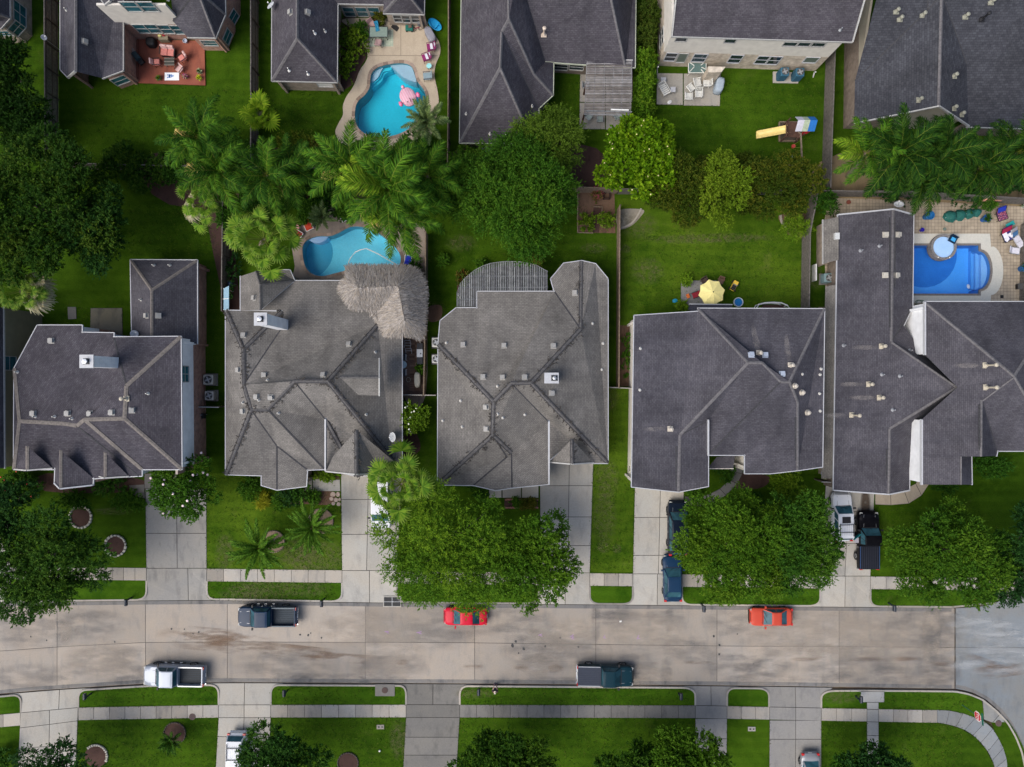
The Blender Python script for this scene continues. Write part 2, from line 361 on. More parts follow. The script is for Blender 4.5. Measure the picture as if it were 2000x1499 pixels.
# --- upper pavement, driveways, aprons
DRV = [('D0', (-90, 20), (-90, 20), 1012, []), ('D1', (284, 403), (286, 404), 955, [345]), ('D2', (666, 786), (668, 775), 920, [720]),
       ('D3', (1054, 1159), (1056, 1152), 900, [1112]), ('D4', (1240, 1336), (1236, 1332), 945, [1290]), ('D5', (1613, 1709), (1602, 1700), 940, [1660])]
for i, (nm, tx, bx, y0, mids) in enumerate(DRV):
    cx = (bx[0]+bx[1])/2; yS = yt(cx); yP = yb(cx)
    fr = [(m-tx[0])/(tx[1]-tx[0]) for m in mids]
    xt = [tx[0]]+[tx[0]+(tx[1]-tx[0])*f for f in fr]+[tx[1]]; xb = [bx[0]]+[bx[0]+(bx[1]-bx[0])*f for f in fr]+[bx[1]]
    rows = {0: [1012, 1060], 1: [955, 1042], 2: [920, 976, 1044], 3: [900, 949, 1010, 1066], 4: [945, 1011, 1085], 5: [940, 1000, 1062]}[i]+[yS]
    polys = grid(xt, xb, rows[0], rows[-1], rows)
    e0, e1 = (0, 0) if i == 0 else (14, 14)
    ap = [(bx[0], yS), (bx[1], yS), (bx[1], yP), (bx[1]+3, yP+14, -.02), (bx[1]+22, s_top(bx[1]+22)-.5, -.1), (bx[0]-22, s_top(bx[0]-22)-.5, -.1), (bx[0]-3, yP+14, -.02), (bx[0], yP)]
    m_ = (bx[0]+bx[1])/2+(0 if i != 1 else 22)
    L_ = [ap[0], (m_, yS), (m_, s_top(m_)-.5, -.1), ap[5], ap[6], ap[7]]; R_ = [(m_, yS), ap[1], ap[2], ap[3], ap[4], (m_, s_top(m_)-.5, -.1)]
    slabs('driveway', polys+[L_, R_], CONC_DR if i not in (1,) else concrete('grey_driveway', (.25, .245, .232), (.29, .275, .245), (.14, .138, .135), .6, .14))
for a, b, n in ((20, 286, 12), (404, 668, 8), (775, 1052, 9), (1152, 1236, 3), (1332, 1602, 9), (1700, 1945, 8)):
    xs = [a+(b-a)*i/n for i in range(n+1)]
    slabs('sidewalk', [[(x0, yt(x0)), (x1, yt(x1)), (x1, yb(x1)), (x0, yb(x0))] for x0, x1 in zip(xs[:-1], xs[1:])], CONC_SW, gap=.02)
# --- verges with kerbs
def verge(poly, rads, kerbfrom, kerbto):
    lp = rounded(poly, rads, 7); w = px(lp)
    MB().prism(px(lp, .0), .15).build('grass_verge', GRASS2, kind='structure')
    seg = lp[kerbfrom:kerbto] if kerbto else lp[kerbfrom:]
    return w
def kerbpath(pts, rads, k=7):
    lp = rounded([pts[0]]+pts+[pts[-1]], [0]+rads+[0], k)
    ribbon(px(lp), .15, -.15, .035).build('kerb', CONC_SW, kind='structure')
for a, b in ((20, 286), (404, 668), (775, 1052), (1152, 1236), (1332, 1602), (1700, 1946)):
    big_r = 30
    def bt(x): return s_top(x)-3
    mids = [x for x in range(int(a)+40, int(b)-30, 60)]
    last = b == 1946
    right = [(b, yb(b))] if not last else [(1952, yb(b)), (1944, 1178)]
    if not last: right.append((b, bt(b)))
    poly = [(a, yb(a))]+right+[(x, bt(x)) for x in mids[::-1]]+[(a, bt(a))]
    rads = [0, 0 if not last else 2, 0 if last else big_r]+[0]*len(mids)+[big_r]
    if last: rads = [0, 0, 4]+[0]*len(mids)+[big_r]
    MB().prism(px(rounded(poly, rads, 7)), .15).build('grass_verge', GRASS2, kind='structure')
    kp = ([(b, yb(b)), (b, bt(b))] if not last else [(1944, 1178)])+[(x, bt(x)) for x in mids[::-1]]+[(a, bt(a)), (a, yb(a))]
    kr = ([0, big_r] if not last else [0])+[0]*len(mids)+[big_r, 0]
    ribbon(px(rounded(kp, kr, 7)), .16, -.15, .03).build('kerb', CONC_SW, kind='structure')
# upper right corner ramp
slabs('sidewalk', [[(1952, 1136), (1985, 1128), (1995, 1150), (1970, 1163), (1944, 1176, -.08)], [(1985, 1128), (2060, 1060), (2080, 1085), (1995, 1150)]], CONC_SW)
# --- lower side: driveways
DRL = [((40, 153), (33, 148), [97], [1424, 1458, 1530]), ((427, 529), (421, 525), [477], [1402, 1439, 1510]), ((793, 898), (786, 890), [], [1402, 1440, 1475, 1530]),
       ((1358, 1420), (1358, 1419), [], [1403, 1443, 1510]), ((1503, 1604), (1502, 1604), [1554], [1408, 1444, 1500, 1560])]
for i, (tx, bx, mids, rows) in enumerate(DRL):
    m0 = (tx[0]+tx[1])/2; y1 = ys(m0); rows = [y1+ (25 if i else 25)]+rows[1:]
    fr = [(m-tx[0])/(tx[1]-tx[0]) for m in mids]; fx = lambda e: [e[0]]+[e[0]+(e[1]-e[0])*f for f in fr]+[e[1]]
    polys = grid(fx(tx), fx(bx), 0, 0, rows)
    polys += [[(a, ys(a)), (b, ys(b)), (b, ys(b)+25), (a, ys(a)+25)] for a, b in zip(fx(tx)[:-1], fx(tx)[1:])]
    mm = mids[0] if mids else m0
    if i == 0: mm = 115
    q0, q1 = tx; w = 24
    if i == 0:
        polys = [[(39, 1422), (97, 1415), (96, 1458), (37, 1462)], [(97, 1415), (152, 1408), (150, 1454), (96, 1458)], [(37, 1462), (96, 1458), (94, 1540), (33, 1540)], [(96, 1458), (150, 1454), (147, 1540), (94, 1540)], [(40, ys(40)), (97, ys(97)), (97, 1415), (39, 1422)], [(97, ys(97)), (153, ys(153)), (152, 1408), (97, 1415)]]
    polys.append([(q0-w, s_bot(q0-w)+1, -.09), (mm, s_bot(mm)+1, -.09), (mm, ys(mm)), (q0, ys(q0)), (q0-1, ys(q0)-14, 0)])
    polys.append([(mm, s_bot(mm)+1, -.09), (q1+w, s_bot(q1+w)+1, -.09), (q1+1, ys(q1)-14, 0), (q1, ys(q1)), (mm, ys(mm))])
    slabs('driveway', polys, CONC_DK if i == 2 else (CONC_DR if i in (0, 1) else concrete('grey_driveway', (.235, .23, .222), (.26, .25, .23), (.15, .15, .15), .5, .12)))
for a, b, n in ((-60, 40, 3), (153, 427, 9), (529, 793, 8), (898, 1358, 14), (1420, 1503, 3), (1604, 1693, 3), (1716, 1830, 4)):
    xs = [a+(b-a)*i/n for i in range(n+1)]
    slabs('sidewalk', [[(x0, ys(x0)), (x1, ys(x1)), (x1, ys(x1)+25), (x0, ys(x0)+25)] for x0, x1 in zip(xs[:-1], xs[1:])], CONC_SW if a < 898 else CONC_DK if a < 1400 else CONC_SW, gap=.02)
# curving pavement at the corner
oc = smoothloop([(1830, 1386.5), (1868, 1390), (1905, 1402), (1932, 1416), (1950, 1442), (1963, 1472), (1969, 1510), (1969, 1600)], 3, False)
ic = smoothloop([(1830, 1411.5), (1858, 1417), (1884, 1426), (1908, 1443), (1929, 1468), (1941, 1494), (1946, 1520), (1946, 1600)], 3, False)
slabs('sidewalk', [[oc[i], oc[min(i+2, len(oc)-1)] if i+2 < len(oc) else oc[-1], ic[min(i+2, len(ic)-1)], ic[i]] for i in range(0, len(oc)-1, 2)], concrete('bluish_sidewalk', (.2, .22, .235), (.22, .22, .21), (.13, .14, .15), .4, .25), gap=.02)
slabs('sidewalk', [[(1920, 1364.5, -.08), (1956, 1394, -.08), (1938, 1412), (1922, 1406)], [(1956, 1394, -.08), (1972, 1412, -.05), (1958, 1411), (1938, 1412)]], concrete('ramp_concrete', (.26, .265, .26), (.28, .27, .24), (.15, .155, .16), .4, .1))
slabs('path', [[(1681, 1349.5), (1727, 1350), (1727, 1372), (1681, 1372)], [(1693, 1372), (1716, 1372), (1716, 1386), (1693, 1385.5)], [(1693, 1385.5), (1716, 1386), (1716, 1410.5), (1693, 1410)],
               [(1693, 1410), (1716, 1410.5), (1716, 1437), (1693, 1436.5)], [(1693, 1436.5), (1716, 1437), (1716, 1465), (1693, 1464)], [(1693, 1464), (1716, 1465), (1716, 1560), (1693, 1560)]], concrete('path_concrete', (.34, .345, .34), (.34, .33, .3), (.22, .22, .22), .4, .1))
def lverge(a, b, ra=26, rb=26, extra=None):
    tt = lambda x: s_bot(x)+4
    mids = [x for x in range(int(a)+35, int(b)-25, 50)]
    poly = [(a, ys(a)), (a, tt(a))]+[(x, tt(x)) for x in mids]+[(b, tt(b)), (b, ys(b))]
    MB().prism(px(rounded(poly, [0, ra]+[0]*len(mids)+[rb, 0], 7)), .15).build('grass_verge', GRASS2, kind='structure')
    ribbon(px(rounded([(a, ys(a)), (a, tt(a))]+[(x, tt(x)) for x in mids]+[(b, tt(b)), (b, ys(b))], [0, ra]+[0]*len(mids)+[rb, 0], 7)), .16, -.15, .03).build('kerb', CONC_SW, kind='structure')
lverge(-80, 41, 0, 26); lverge(153, 427); lverge(529, 793); lverge(898, 1358); lverge(1420, 1502, 30, 30)
v5 = rounded([(1604, 1383), (1604, 1349), (1681, 1350), (1681, 1372), (1693, 1372), (1693, 1385)], [0, 26, 0, 0, 0, 0], 7)
MB().prism(px(v5), .15).build('grass_verge', GRASS2, kind='structure')
v6 = rounded([(1716, 1386), (1716, 1372), (1727, 1372), (1727, 1350), (1830, 1351), (1866, 1352), (1892, 1357), (1918, 1368), (1922, 1398), (1917, 1406), (1900, 1400), (1868, 1390), (1830, 1387)], [0]*4+[0, 10, 10, 6, 6, 5, 6, 6, 0], 4)
MB().prism(px(v6), .15).build('grass_verge', GRASS2, kind='structure')
ribbon(px(rounded([(1604, 1383), (1604, 1350), (1700, 1349.5), (1830, 1350.5), (1866, 1351), (1892, 1356), (1919, 1367), (1945, 1388), (1968, 1412), (1984, 1440), (1996, 1470), (2006, 1520)], [0, 26]+[0]*2+[8]*7+[0], 5)), .16, -.15, .03).build('kerb', CONC_SW, kind='structure')

# --- marks on the street: rust washes, oil spots, drain
RUST = M((.2, .115, .055), .95, var=.5, nscale=5); OIL = M((.05, .05, .052), .8, var=.5)
STAINM = NT('rusty_stain'); 
def stainmat(name, c, lo=.42, hi=.62, sc=3.0, a=.75, str_=(1, 1, 1)):
    t = NT(name); t.col(c); t.set(Roughness=.95); n = t.noise(t.pos(str_), sc*.6, 4, .55, .05)
    uv = t.new('ShaderNodeTexCoord'); gr = t.new('ShaderNodeTexGradient', gradient_type='SPHERICAL'); mp = t.new('ShaderNodeMapping'); t.link(uv.outputs['Generated'], mp.inputs[0])
    mp.inputs['Location'].default_value = (-1, -1, 0); mp.inputs['Scale'].default_value = (2, 2, 0); t.link(mp.outputs[0], gr.inputs[0])
    al = t.new('ShaderNodeMath', operation='MULTIPLY'); t.link(t.ramp(n, [(lo, 0.0), (hi, a)]), al.inputs[0]); t.link(t.ramp(gr.outputs[0], [(0, 0.0), (.45, 1.0)]), al.inputs[1])
    t.link(al.outputs[0], t.b.inputs['Alpha']); return t.m
ST_RUST = stainmat('rust_wash', (.2, .13, .085), .42, .66, 1.4, .5, (.35, 1.6, 1)); ST_DARK = stainmat('dark_patch', (.13, .13, .134), .36, .68, 1.5, .36, (.45, 1.3, 1)); ST_TAN = stainmat('pale_patch', (.34, .295, .245), .36, .7, 1.5, .5, (.5, 1.3, 1))
ST_WET = stainmat('wet_patch', (.075, .055, .04), .2, .35, 1.2, .85); ST_PALE = stainmat('dry_dirt_patch', (.15, .135, .06), .36, .72, 4.5, .38); ST_LIME = stainmat('lime_patch', (.4, .42, .43), .42, .62, 1.6, .55, (.3, 1.5, 1))
nst = [0]
def stain(x, y, w, h, mat, z=SZ, rot=0):
    nst[0] += 1; c = P(x, y, 0); w /= 2*PPM; h /= 2*PPM; a = R(rot)
    pts = [Vector((c.x+sx*w*math.cos(a)-sy*h*math.sin(a), c.y+sx*w*math.sin(a)+sy*h*math.cos(a), z+.005+nst[0]*.00011)) for sx, sy in ((-1, -1), (1, -1), (1, 1), (-1, 1))]
    return MB().add(pts, [(0, 1, 2, 3)]).build('stain', mat, kind='structure')
for x, y, w, h, r in ((400, 1243, 200, 34, -5), (440, 1256, 210, 42, -6), (560, 1272, 210, 26, -6), (690, 1288, 190, 18, -3), (640, 1281, 130, 14, -4), (924, 1303, 44, 14, 0), (1018, 1306, 34, 14, 0), (1085, 1306, 34, 20, 0), (1350, 1295, 90, 9, 0), (1300, 1296, 60, 8, 0), (1640, 1288, 160, 12, 0), (1740, 1288, 150, 12, 0), (1850, 1296, 80, 14, -4), (1570, 1289, 60, 10, 0), (785, 1295, 30, 14, 0), (1955, 1312, 110, 26, 8), (1920, 1292, 80, 14, -20)):
    stain(x, y, w, h, ST_RUST, SZ, r)
rs = random.Random(5)
for x, y, w, h in ((1790, 1228, 110, 70), (1822, 1230, 26, 90), (1690, 1308, 110, 50), (1790, 1312, 120, 56), (1840, 1325, 60, 50), (1840, 1230, 60, 110), (1610, 1315, 70, 50), (1300, 1205, 60, 24), (1215, 1206, 60, 30), (1245, 1300, 60, 60), (1440, 1302, 110, 50), (1190, 1205, 60, 30), (1500, 1300, 90, 50), (1340, 1270, 110, 40), (760, 1305, 110, 44), (1040, 1270, 90, 60), (60, 1230, 140, 60), (180, 1218, 100, 50), (230, 1300, 150, 60), (860, 1230, 120, 60), (1000, 1215, 120, 50), (1120, 1275, 110, 50), (560, 1300, 150, 60), (1420, 1215, 70, 40), (60, 1325, 160, 40), (1302, 1320, 18, 60), (1308, 1208, 14, 60), (1164, 1212, 14, 70), (713, 1320, 20, 50), (350, 1330, 200, 20), (650, 1327, 200, 16), (1100, 1332, 200, 14)):
    stain(x, y, w*1.5, h*1.5, ST_DARK)
for x, y, w, h in ((127, 1235, 22, 40), (760, 1290, 120, 70), (700, 1225, 140, 60), (1100, 1240, 120, 50), (1260, 1230, 140, 60), (1600, 1240, 260, 90), (1500, 1330, 140, 20), (1060, 1300, 70, 40), (1812, 1240, 16, 120), (1830, 1230, 14, 110), (1250, 1320, 100, 40), (200, 1290, 120, 60), (1700, 1270, 260, 30)):
    stain(x, y, w*1.4, h*1.4, ST_TAN)
for x, y, w, h, r in ((1905, 1205, 80, 14, 0), (1930, 1228, 130, 20, -5), (1960, 1250, 120, 16, 5), (1945, 1290, 160, 40, 0)): stain(x, y, w*1.5, h*1.7, ST_LIME, SZ, r)
stain(1690, 985, 22, 74, ST_WET, .031)
sp = MB()
for x, y, r in ((335, 1229, 2), (360, 1229, 1.6), (388, 1235, 2.2), (377, 1238, 1.6), (60, 1244, 1.6), (91, 1251, 1.6), (224, 1254, 1.8), (586, 1240, 2), (602, 1241, 2.2), (607, 1237, 1.4), (628, 1246, 1.8), (1007, 1253, 3.2), (1001, 1261, 3.6), (1023, 1268, 2.8), (1013, 1276, 1.6), (1065, 1263, 2.2), (1094, 1246, 1.8), (1394, 1243, 2.4), (1405, 1260, 2.4), (1405, 1278, 2.4), (1130, 1264, 2), (1440, 1239, 1.6), (1472, 1297, 1.6)):
    c = P(x, y, SZ+.016); sp.add([c+Vector((math.cos(a)*r/PPM*rs.uniform(.6, 1.1), math.sin(a)*r/PPM*rs.uniform(.6, 1.4), 0)) for a in np.linspace(0, 5.6, 9)], [tuple(range(9))])
sp.build('oil_spot', OIL, kind='structure')
# dry / pale patches in the grass
for x, y, w, h in ((520, 1152, 90, 40), (475, 1160, 70, 30), (600, 1150, 70, 26), (620, 1090, 90, 60), (580, 1085, 70, 50), (1185, 935, 36, 60), (1180, 1010, 36, 90), (1178, 1070, 20, 16), (1205, 1072, 14, 14), (1590, 540, 30, 40), (1265, 530, 50, 40), (1245, 440, 60, 40), (1340, 468, 120, 14), (1420, 465, 140, 14), (1223, 487, 16, 14), (900, 475, 44, 26), (1160, 485, 40, 16), (222, 998, 60, 12), (440, 1080, 30, 60), (1200, 425, 40, 30), (850, 608, 30, 34), (1460, 745, 30, 30), (1195, 780, 18, 40), (780, 1445, 30, 60), (925, 1355, 60, 16), (1640, 1362, 60, 20), (1500, 1065, 20, 60)):
    stain(x, y, w*1.5, h*1.5, ST_PALE, .002)
# storm drain with an iron grille, and its concrete lip
d = empty('storm_drain', P(766, 1175.5, .0), 0, 'dark four-panel iron storm drain grate set in the driveway mouth by the upper kerb', 'drain')
MB().box((0, 0, -.02), (1.75, 1.05, .07)).build('drain_surround', CONC_DR, d)
MB().box((0, 0, .005), (1.6, .88, .04)).build('drain_pit', BLACK, d)
for i in (0, 1):
    for j in (0, 1):
        b = MB()
        for k in range(5): b.box((-.39+i*.78, -.21+j*.42-.15+k*.075, .035), (.7, .03, .03))
        b.box((-.39+i*.78-.36, -.21+j*.42, .035), (.03, .38, .034)); b.box((-.39+i*.78+.36, -.21+j*.42, .035), (.03, .38, .034))
        b.build('grate_panel', DARKMETAL, d)
MB().box((0, 0, .045), (1.6, .03, .02)).box((0, 0, .046), (.03, .88, .02)).build('grate_rib', METAL, d)
m = empty('storm_inlet', P(752, 1348, .0), 0, 'grey concrete storm inlet slab with round rusty cover in the lower grass verge', 'inlet')
MB().box((0, 0, .01), (1.9, 1.15, .12)).build('inlet_slab', CONC_DK, m)
MB().lathe([(.3, .07), (.3, .1), (.02, .105)], n=24).build('manhole_cover', M((.07, .045, .04), .8), m)
for x, y, r, lb in ((376, 1400, .32, 'round rusty manhole cover on the pavement edge below the silver pickup'), (1950, 1413, .3, 'dark round manhole cover at the corner pavement on the far lower right')):
    o = MB().lathe([(r, 0), (r, .05), (r*.9, .06), (.02, .062)], n=24).lathe([(r*.5, .0), (r*.5, .07), (.01, .072)], n=16).build('manhole_cover', M((.09, .06, .055), .8)); o.location = P(x, y, .0); tag(o, lb, 'manhole cover')
for x, y, lb in ((743, 1420, 'small grey utility box lid in the lower lawn left of the dark driveway'), (1468, 1424, 'pale utility meter lid with two dark spots in the narrow lower lawn strip')):
    o = empty('utility_lid', P(x, y, 0), 0, lb, 'utility lid'); MB().box((0, 0, .02), (.72, .42, .06)).build('lid', CONC_SW, o); MB().box((-.15, 0, .055), (.16, .16, .02)).build('lid_hole', DARKMETAL, o); MB().box((.18, 0, .055), (.14, .14, .02)).build('lid_hole', DARKMETAL, o)
# ---------------------------------------------------------------- houses
SH_DARK = shingle('charcoal_shingle', (.062, .057, .068), (.088, .083, .094), (.042, .04, .047), (.04, .039, .046), .4)
SH_PURP = shingle('slate_shingle', (.07, .067, .079), (.092, .089, .101), (.045, .044, .052), (.04, .04, .05), .55)
SH_TAN = shingle('weathered_shingle', (.15, .142, .132), (.185, .175, .162), (.085, .082, .08), (.07, .068, .07), .35)
SH_BLUE = shingle('blue_grey_shingle', (.045, .047, .056), (.068, .071, .082), (.028, .03, .036), (.04, .04, .05), .3, .2, .34)
BRICK_R = brickmat('red_brick', (.38, .165, .11), (.24, .11, .08), (.34, .29, .25)); BRICK_T = brickmat('tan_brick', (.3, .235, .175), (.24, .19, .145), (.33, .29, .25))
BRICK_P = brickmat('pale_brick', (.46, .4, .31), (.36, .29, .22), (.5, .45, .38)); BRICK_B = brickmat('brown_brick', (.13, .1, .08), (.17, .13, .1), (.2, .17, .14))
SIDE_W = sidingmat('white_siding', (.78, .8, .82)); SIDE_B = sidingmat('beige_siding', (.36, .33, .26)); SIDE_C = sidingmat('cream_siding', (.62, .59, .53))
TRIM = M((.38, .38, .365), .5, var=.2); TRIMW = M((.42, .43, .45), .45, var=.1); TRIMG = M((.4, .43, .33), .55, var=.2)
CAP_TAN = M((.16, .143, .13), .95, var=.35, nscale=5); CAP_MID = M((.1, .097, .097), .95, var=.4, nscale=5); CAP_LT = M((.125, .12, .125), .95, var=.35, nscale=5); ST_STREAK = stainmat('runoff_streak', (.26, .24, .23), .3, .6, 2.5, .4, (1, 1, 1)); CAP_EDGE = M((.045, .045, .05), .95, var=.4)
def solve_z(V, faces, fixed):
    names = list(V); free = [n for n in names if n not in fixed]
    if not free: return
    g0 = np.array([V[n][2] for n in free], float); z = g0.copy(); idx = {n: i for i, n in enumerate(free)}
    def res(z):
        r = []
        for f in faces:
            pts = []
            for n in f:
                h = z[idx[n]] if n in idx else V[n][2]; k = (CAMH-h)/CAMH/PPM; pts.append(((V[n][0]-1000)*k, -(V[n][1]-749.5)*k, h))
            p = np.array(pts)
            if len(p) > 3:
                c = p.mean(0); q = p-c; u, s_, vt = np.linalg.svd(q, full_matrices=False); r += list(q @ vt[2])
                r += [0]*0
        return np.array(r+list(.03*(z-g0)))
    for it in range(6):
        r0 = res(z); J = np.zeros((len(r0), len(z)))
        for i in range(len(z)):
            zz = z.copy(); zz[i] += .01; J[:, i] = (res(zz)-r0)/.01
        z = z+np.clip(np.linalg.lstsq(J, -r0, rcond=None)[0], -1, 1)
    z = np.clip(z, g0-2.2, g0+2.2)
    for n, i in idx.items(): V[n] = (V[n][0], V[n][1], float(z[i]))
LIT = []
def snap(h, n, lim=28):                                # run shingle courses and vents parallel to the eaves
    a = math.degrees(math.atan2(h.y, h.x)); b = round(a/90)*90
    if abs(a-b) > lim: return h
    v = Vector((math.cos(R(b)), math.sin(R(b)), 0)); return (v-n*v.dot(n)).normalized()
class House:
    def __init__(s, label, ref, cat='house'):
        s.root = empty('house', P(*ref), 0, label, cat); s.loc = s.root.location.copy(); s.roofpolys = []; s.wallq = []
    def fin(s, o): o.location = -s.loc; return o         # children are written in world coordinates
    def part(s, mb, name, mat, **k):
        o = mb.build(name, mat, s.root, **k); return s.fin(o)
    def roof(s, V, faces, mat, e, cap=None, gutter=None, wall=None, over=.4, walls=True, rakes=(), capw=.15, wall2=None, z2=2.9, edgecap=False, gut=True, solve=True):
        V = {k: (v if len(v) > 2 else (v[0], v[1], e)) for k, v in V.items()}
        faces = [f.split() for f in faces]
        fixed = {k for k, v in V.items() if abs(v[2]-e) < .01 or (len(v) > 3)}
        V = {k: v[:3] for k, v in V.items()}
        if solve: solve_z(V, faces, fixed)
        W = {k: P(*v) for k, v in V.items()}; mb = MB(); mb.uv = []; info = {}
        bases = []
        for fi, f in enumerate(faces):
            pts = [W[k] for k in f]
            n = Vector((0, 0, 0))
            for i in range(len(pts)): n += pts[i].cross(pts[(i+1) % len(pts)])
            if n.z < 0: f = f[::-1]; pts = pts[::-1]; n = -n
            n.normalize(); faces[fi] = f; bases.append(n)
            h = Vector((0, 0, 1)).cross(n); h = snap(h.normalized() if h.length > .02 else Vector((1, 0, 0)), n); d = n.cross(h)
            c = sum(pts, Vector())/len(pts)
            tri = tessellate_polygon([pts]); b = len(mb.v); mb.v += [tuple(p) for p in pts]
            for t in tri:
                pa, pb, pc = (pts[i] for i in t)
                if (pb-pa).cross(pc-pa).z < 0: t = t[::-1]
                mb.f.append(tuple(i+b for i in t)); mb.uv += [(pts[i].dot(h)+fi*1.3, pts[i].dot(d)) for i in t]
            s.roofpolys.append(pts)
            for i in range(len(f)):
                info.setdefault(tuple(sorted((f[i], f[(i+1) % len(f)]))), []).append((fi, f[i], f[(i+1) % len(f)]))
        ro = s.part(mb, 'roof', mat)
        edges = []
        for key, L in info.items():
            a, b = W[key[0]], W[key[1]]
            if (b-a).length < .3: continue
            if len(L) == 2:
                n1, n2 = bases[L[0][0]], bases[L[1][0]]; c2 = sum((W[k] for k in faces[L[1][0]]), Vector())/len(faces[L[1][0]])
                convex = n1.dot(c2-a) < -.02
                t = (b-a).normalized(); up = (n1+n2).normalized()
                if convex and cap is not None:
                    s1 = t.cross(n1); s2 = t.cross(n2)
                    c1 = sum((W[k] for k in faces[L[0][0]]), Vector())/len(faces[L[0][0]])
                    if s1.dot(c1-a) < 0: s1 = -s1
                    if s2.dot(c2-a) < 0: s2 = -s2
                    prof = lambda q: [q+s1*capw-n1*.01, q+s1*capw+n1*.035, q+up*.055, q+s2*capw+n2*.035, q+s2*capw-n2*.01, q-up*.03]
                    s.part(MB().loft([prof(a), prof(b)]), 'ridge_cap', cap)
                    if edgecap:
                        for k in range(int((b-a).length*10)):
                            u_ = random.random(); LIT.append(a.lerp(b, u_)+s2*(capw+abs(random.gauss(0, .17)))*random.choice((1, 1, -.8))+up*.03)
                        m2 = MB()
                        for sgn, nn in ((s1, n1), (s2, n2)):
                            w = lambda q, o: q+sgn*o+nn*.05
                            m2.loft([[w(a, capw-.03), w(a, capw+.07), w(a, capw+.07)-nn*.05, w(a, capw-.03)-nn*.05], [w(b, capw-.03), w(b, capw+.07), w(b, capw+.07)-nn*.05, w(b, capw-.03)-nn*.05]])
                        s.part(m2, 'ridge_vent', CAP_EDGE)
                elif not convex and n1.dot(n2) < .995:
                    prof = lambda q: [q+up*.015+t.cross(up)*.07, q+up*.015-t.cross(up)*.07, q-up*.02-t.cross(up)*.07, q-up*.02+t.cross(up)*.07]
                    s.part(MB().loft([prof(a), prof(b)]), 'valley', CAP_EDGE)
            elif len(L) == 1 and abs(a.z-e) < .06 and abs(b.z-e) < .06:
                edges.append((L[0][0], W[L[0][1]], W[L[0][2]]))
        gz = .14
        for fi, a, b in edges:
            wmb = MB(); sof = MB(); w2 = MB()
            t = (b-a).normalized(); inn = Vector((0, 0, 1)).cross(t)      # faces are CCW so the inside is to the left
            if gutter is not None and gut:
                g_ = MB(); o = -inn*.05; g_.loft([[q+o*1.5+Vector((0, 0, .02)), q+o*0.1+Vector((0, 0, .02)), q+o*.1-Vector((0, 0, gz)), q+o*1.5-Vector((0, 0, gz))] for q in (a-t*.04, b+t*.04)])
                s.part(g_, 'gutter', gutter)
            if wall is not None and walls:
                q0, q1 = a+inn*over+t*over*.2, b+inn*over-t*over*.2
                zt = e+.0
                def wq(m_, za, zb):
                    m_.loft([[Vector((q.x, q.y, zb)), Vector((q.x, q.y, za)), Vector((q.x, q.y, za))+inn*.2, Vector((q.x, q.y, zb))+inn*.2] for q in (q0, q1)])
                if wall2 is not None and e > 4: wq(wmb, -.1, z2); wq(w2, z2+.003, zt-.05)
                else: wq(wmb, -.1, zt-.05)
                s.wallq.append([Vector((q0.x, q0.y, -.1)), Vector((q1.x, q1.y, -.1)), Vector((q1.x, q1.y, zt)), Vector((q0.x, q0.y, zt))])
                sof.add([a-Vector((0, 0, .06)), b-Vector((0, 0, .06)), q1+inn*.1-Vector((0, 0, .1)), q0+inn*.1-Vector((0, 0, .1))], [(0, 1, 2, 3)])
            if wmb.v: s.part(wmb, 'wall', wall)
            if w2.v: s.part(w2, 'upper_wall', wall2)
            if sof.v: s.part(sof, 'soffit', TRIM)
        for rk in rakes:                                  # raised barge boards along the listed vertices
            ks = rk.split(); m_ = MB()
            for k0, k1 in zip(ks[:-1], ks[1:]): m_.bar(W[k0]+Vector((0, 0, .0)), W[k1]+Vector((0, 0, .0)), .12, .2)
            s.part(m_, 'barge_board', gutter or TRIM)
        s.W = W; return W
    def wallquad(s, a, b, z0, z1, mat, name='wall', zb=None):    # free wall between two ground points (pixels on the ground)
        A, B = P(*a), P(*b); t = (B-A).normalized(); inn = Vector((-t.y, t.x, 0))
        za = z1 if not hasattr(z1, '__len__') else z1[0]; zb_ = z1 if not hasattr(z1, '__len__') else z1[1]
        m_ = MB().loft([[Vector((q.x, q.y, zz)), Vector((q.x, q.y, z0)), Vector((q.x, q.y, z0))+inn*.2, Vector((q.x, q.y, zz))+inn*.2] for q, zz in ((A, za), (B, zb_))])
        s.part(m_, name, mat, fixn=True); s.wallq.append([Vector((A.x, A.y, z0)), Vector((B.x, B.y, z0)), Vector((B.x, B.y, zb_)), Vector((A.x, A.y, za))])
    def hit(s, x, y, polys, zmax=None):
        vs_ = []; fs = []
        for q in polys:
            b = len(vs_); vs_ += q
            for t in tessellate_polygon([q]): fs.append(tuple(i+b for i in t))
        bv = BVHTree.FromPolygons(vs_, fs); o = Vector((0, 0, CAMH)); d = (P(x, y, 0)-o).normalized()
        loc, n, i, dist = bv.ray_cast(o, d)
        return (loc, n) if loc else (None, None)
    def win(s, x, y, w=1.0, h=1.4, glass=None, mull=1, frame=None, vm=0):
        loc, n = s.hit(x, y, s.wallq)
        if loc is None: print('window miss', x, y); return
        n = Vector((n.x, n.y, 0)).normalized(); cdir = Vector((-loc.x, -loc.y, 0))
        if n.dot(cdir) < 0: n = -n
        t = Vector((0, 0, 1)).cross(n); z0, z1 = loc.z-h/2, loc.z+h/2; m_ = MB(); f = .07
        def bx(m, u0, u1, v0, v1, d0, d1):
            pts = [loc+t*u+Vector((0, 0, v-loc.z))+n*d_ for u in (u0, u1) for v in (v0, v1) for d_ in (d0, d1)]
            m.add(pts, [(0, 1, 3, 2), (4, 6, 7, 5), (0, 4, 5, 1), (2, 3, 7, 6), (0, 2, 6, 4), (1, 5, 7, 3)])
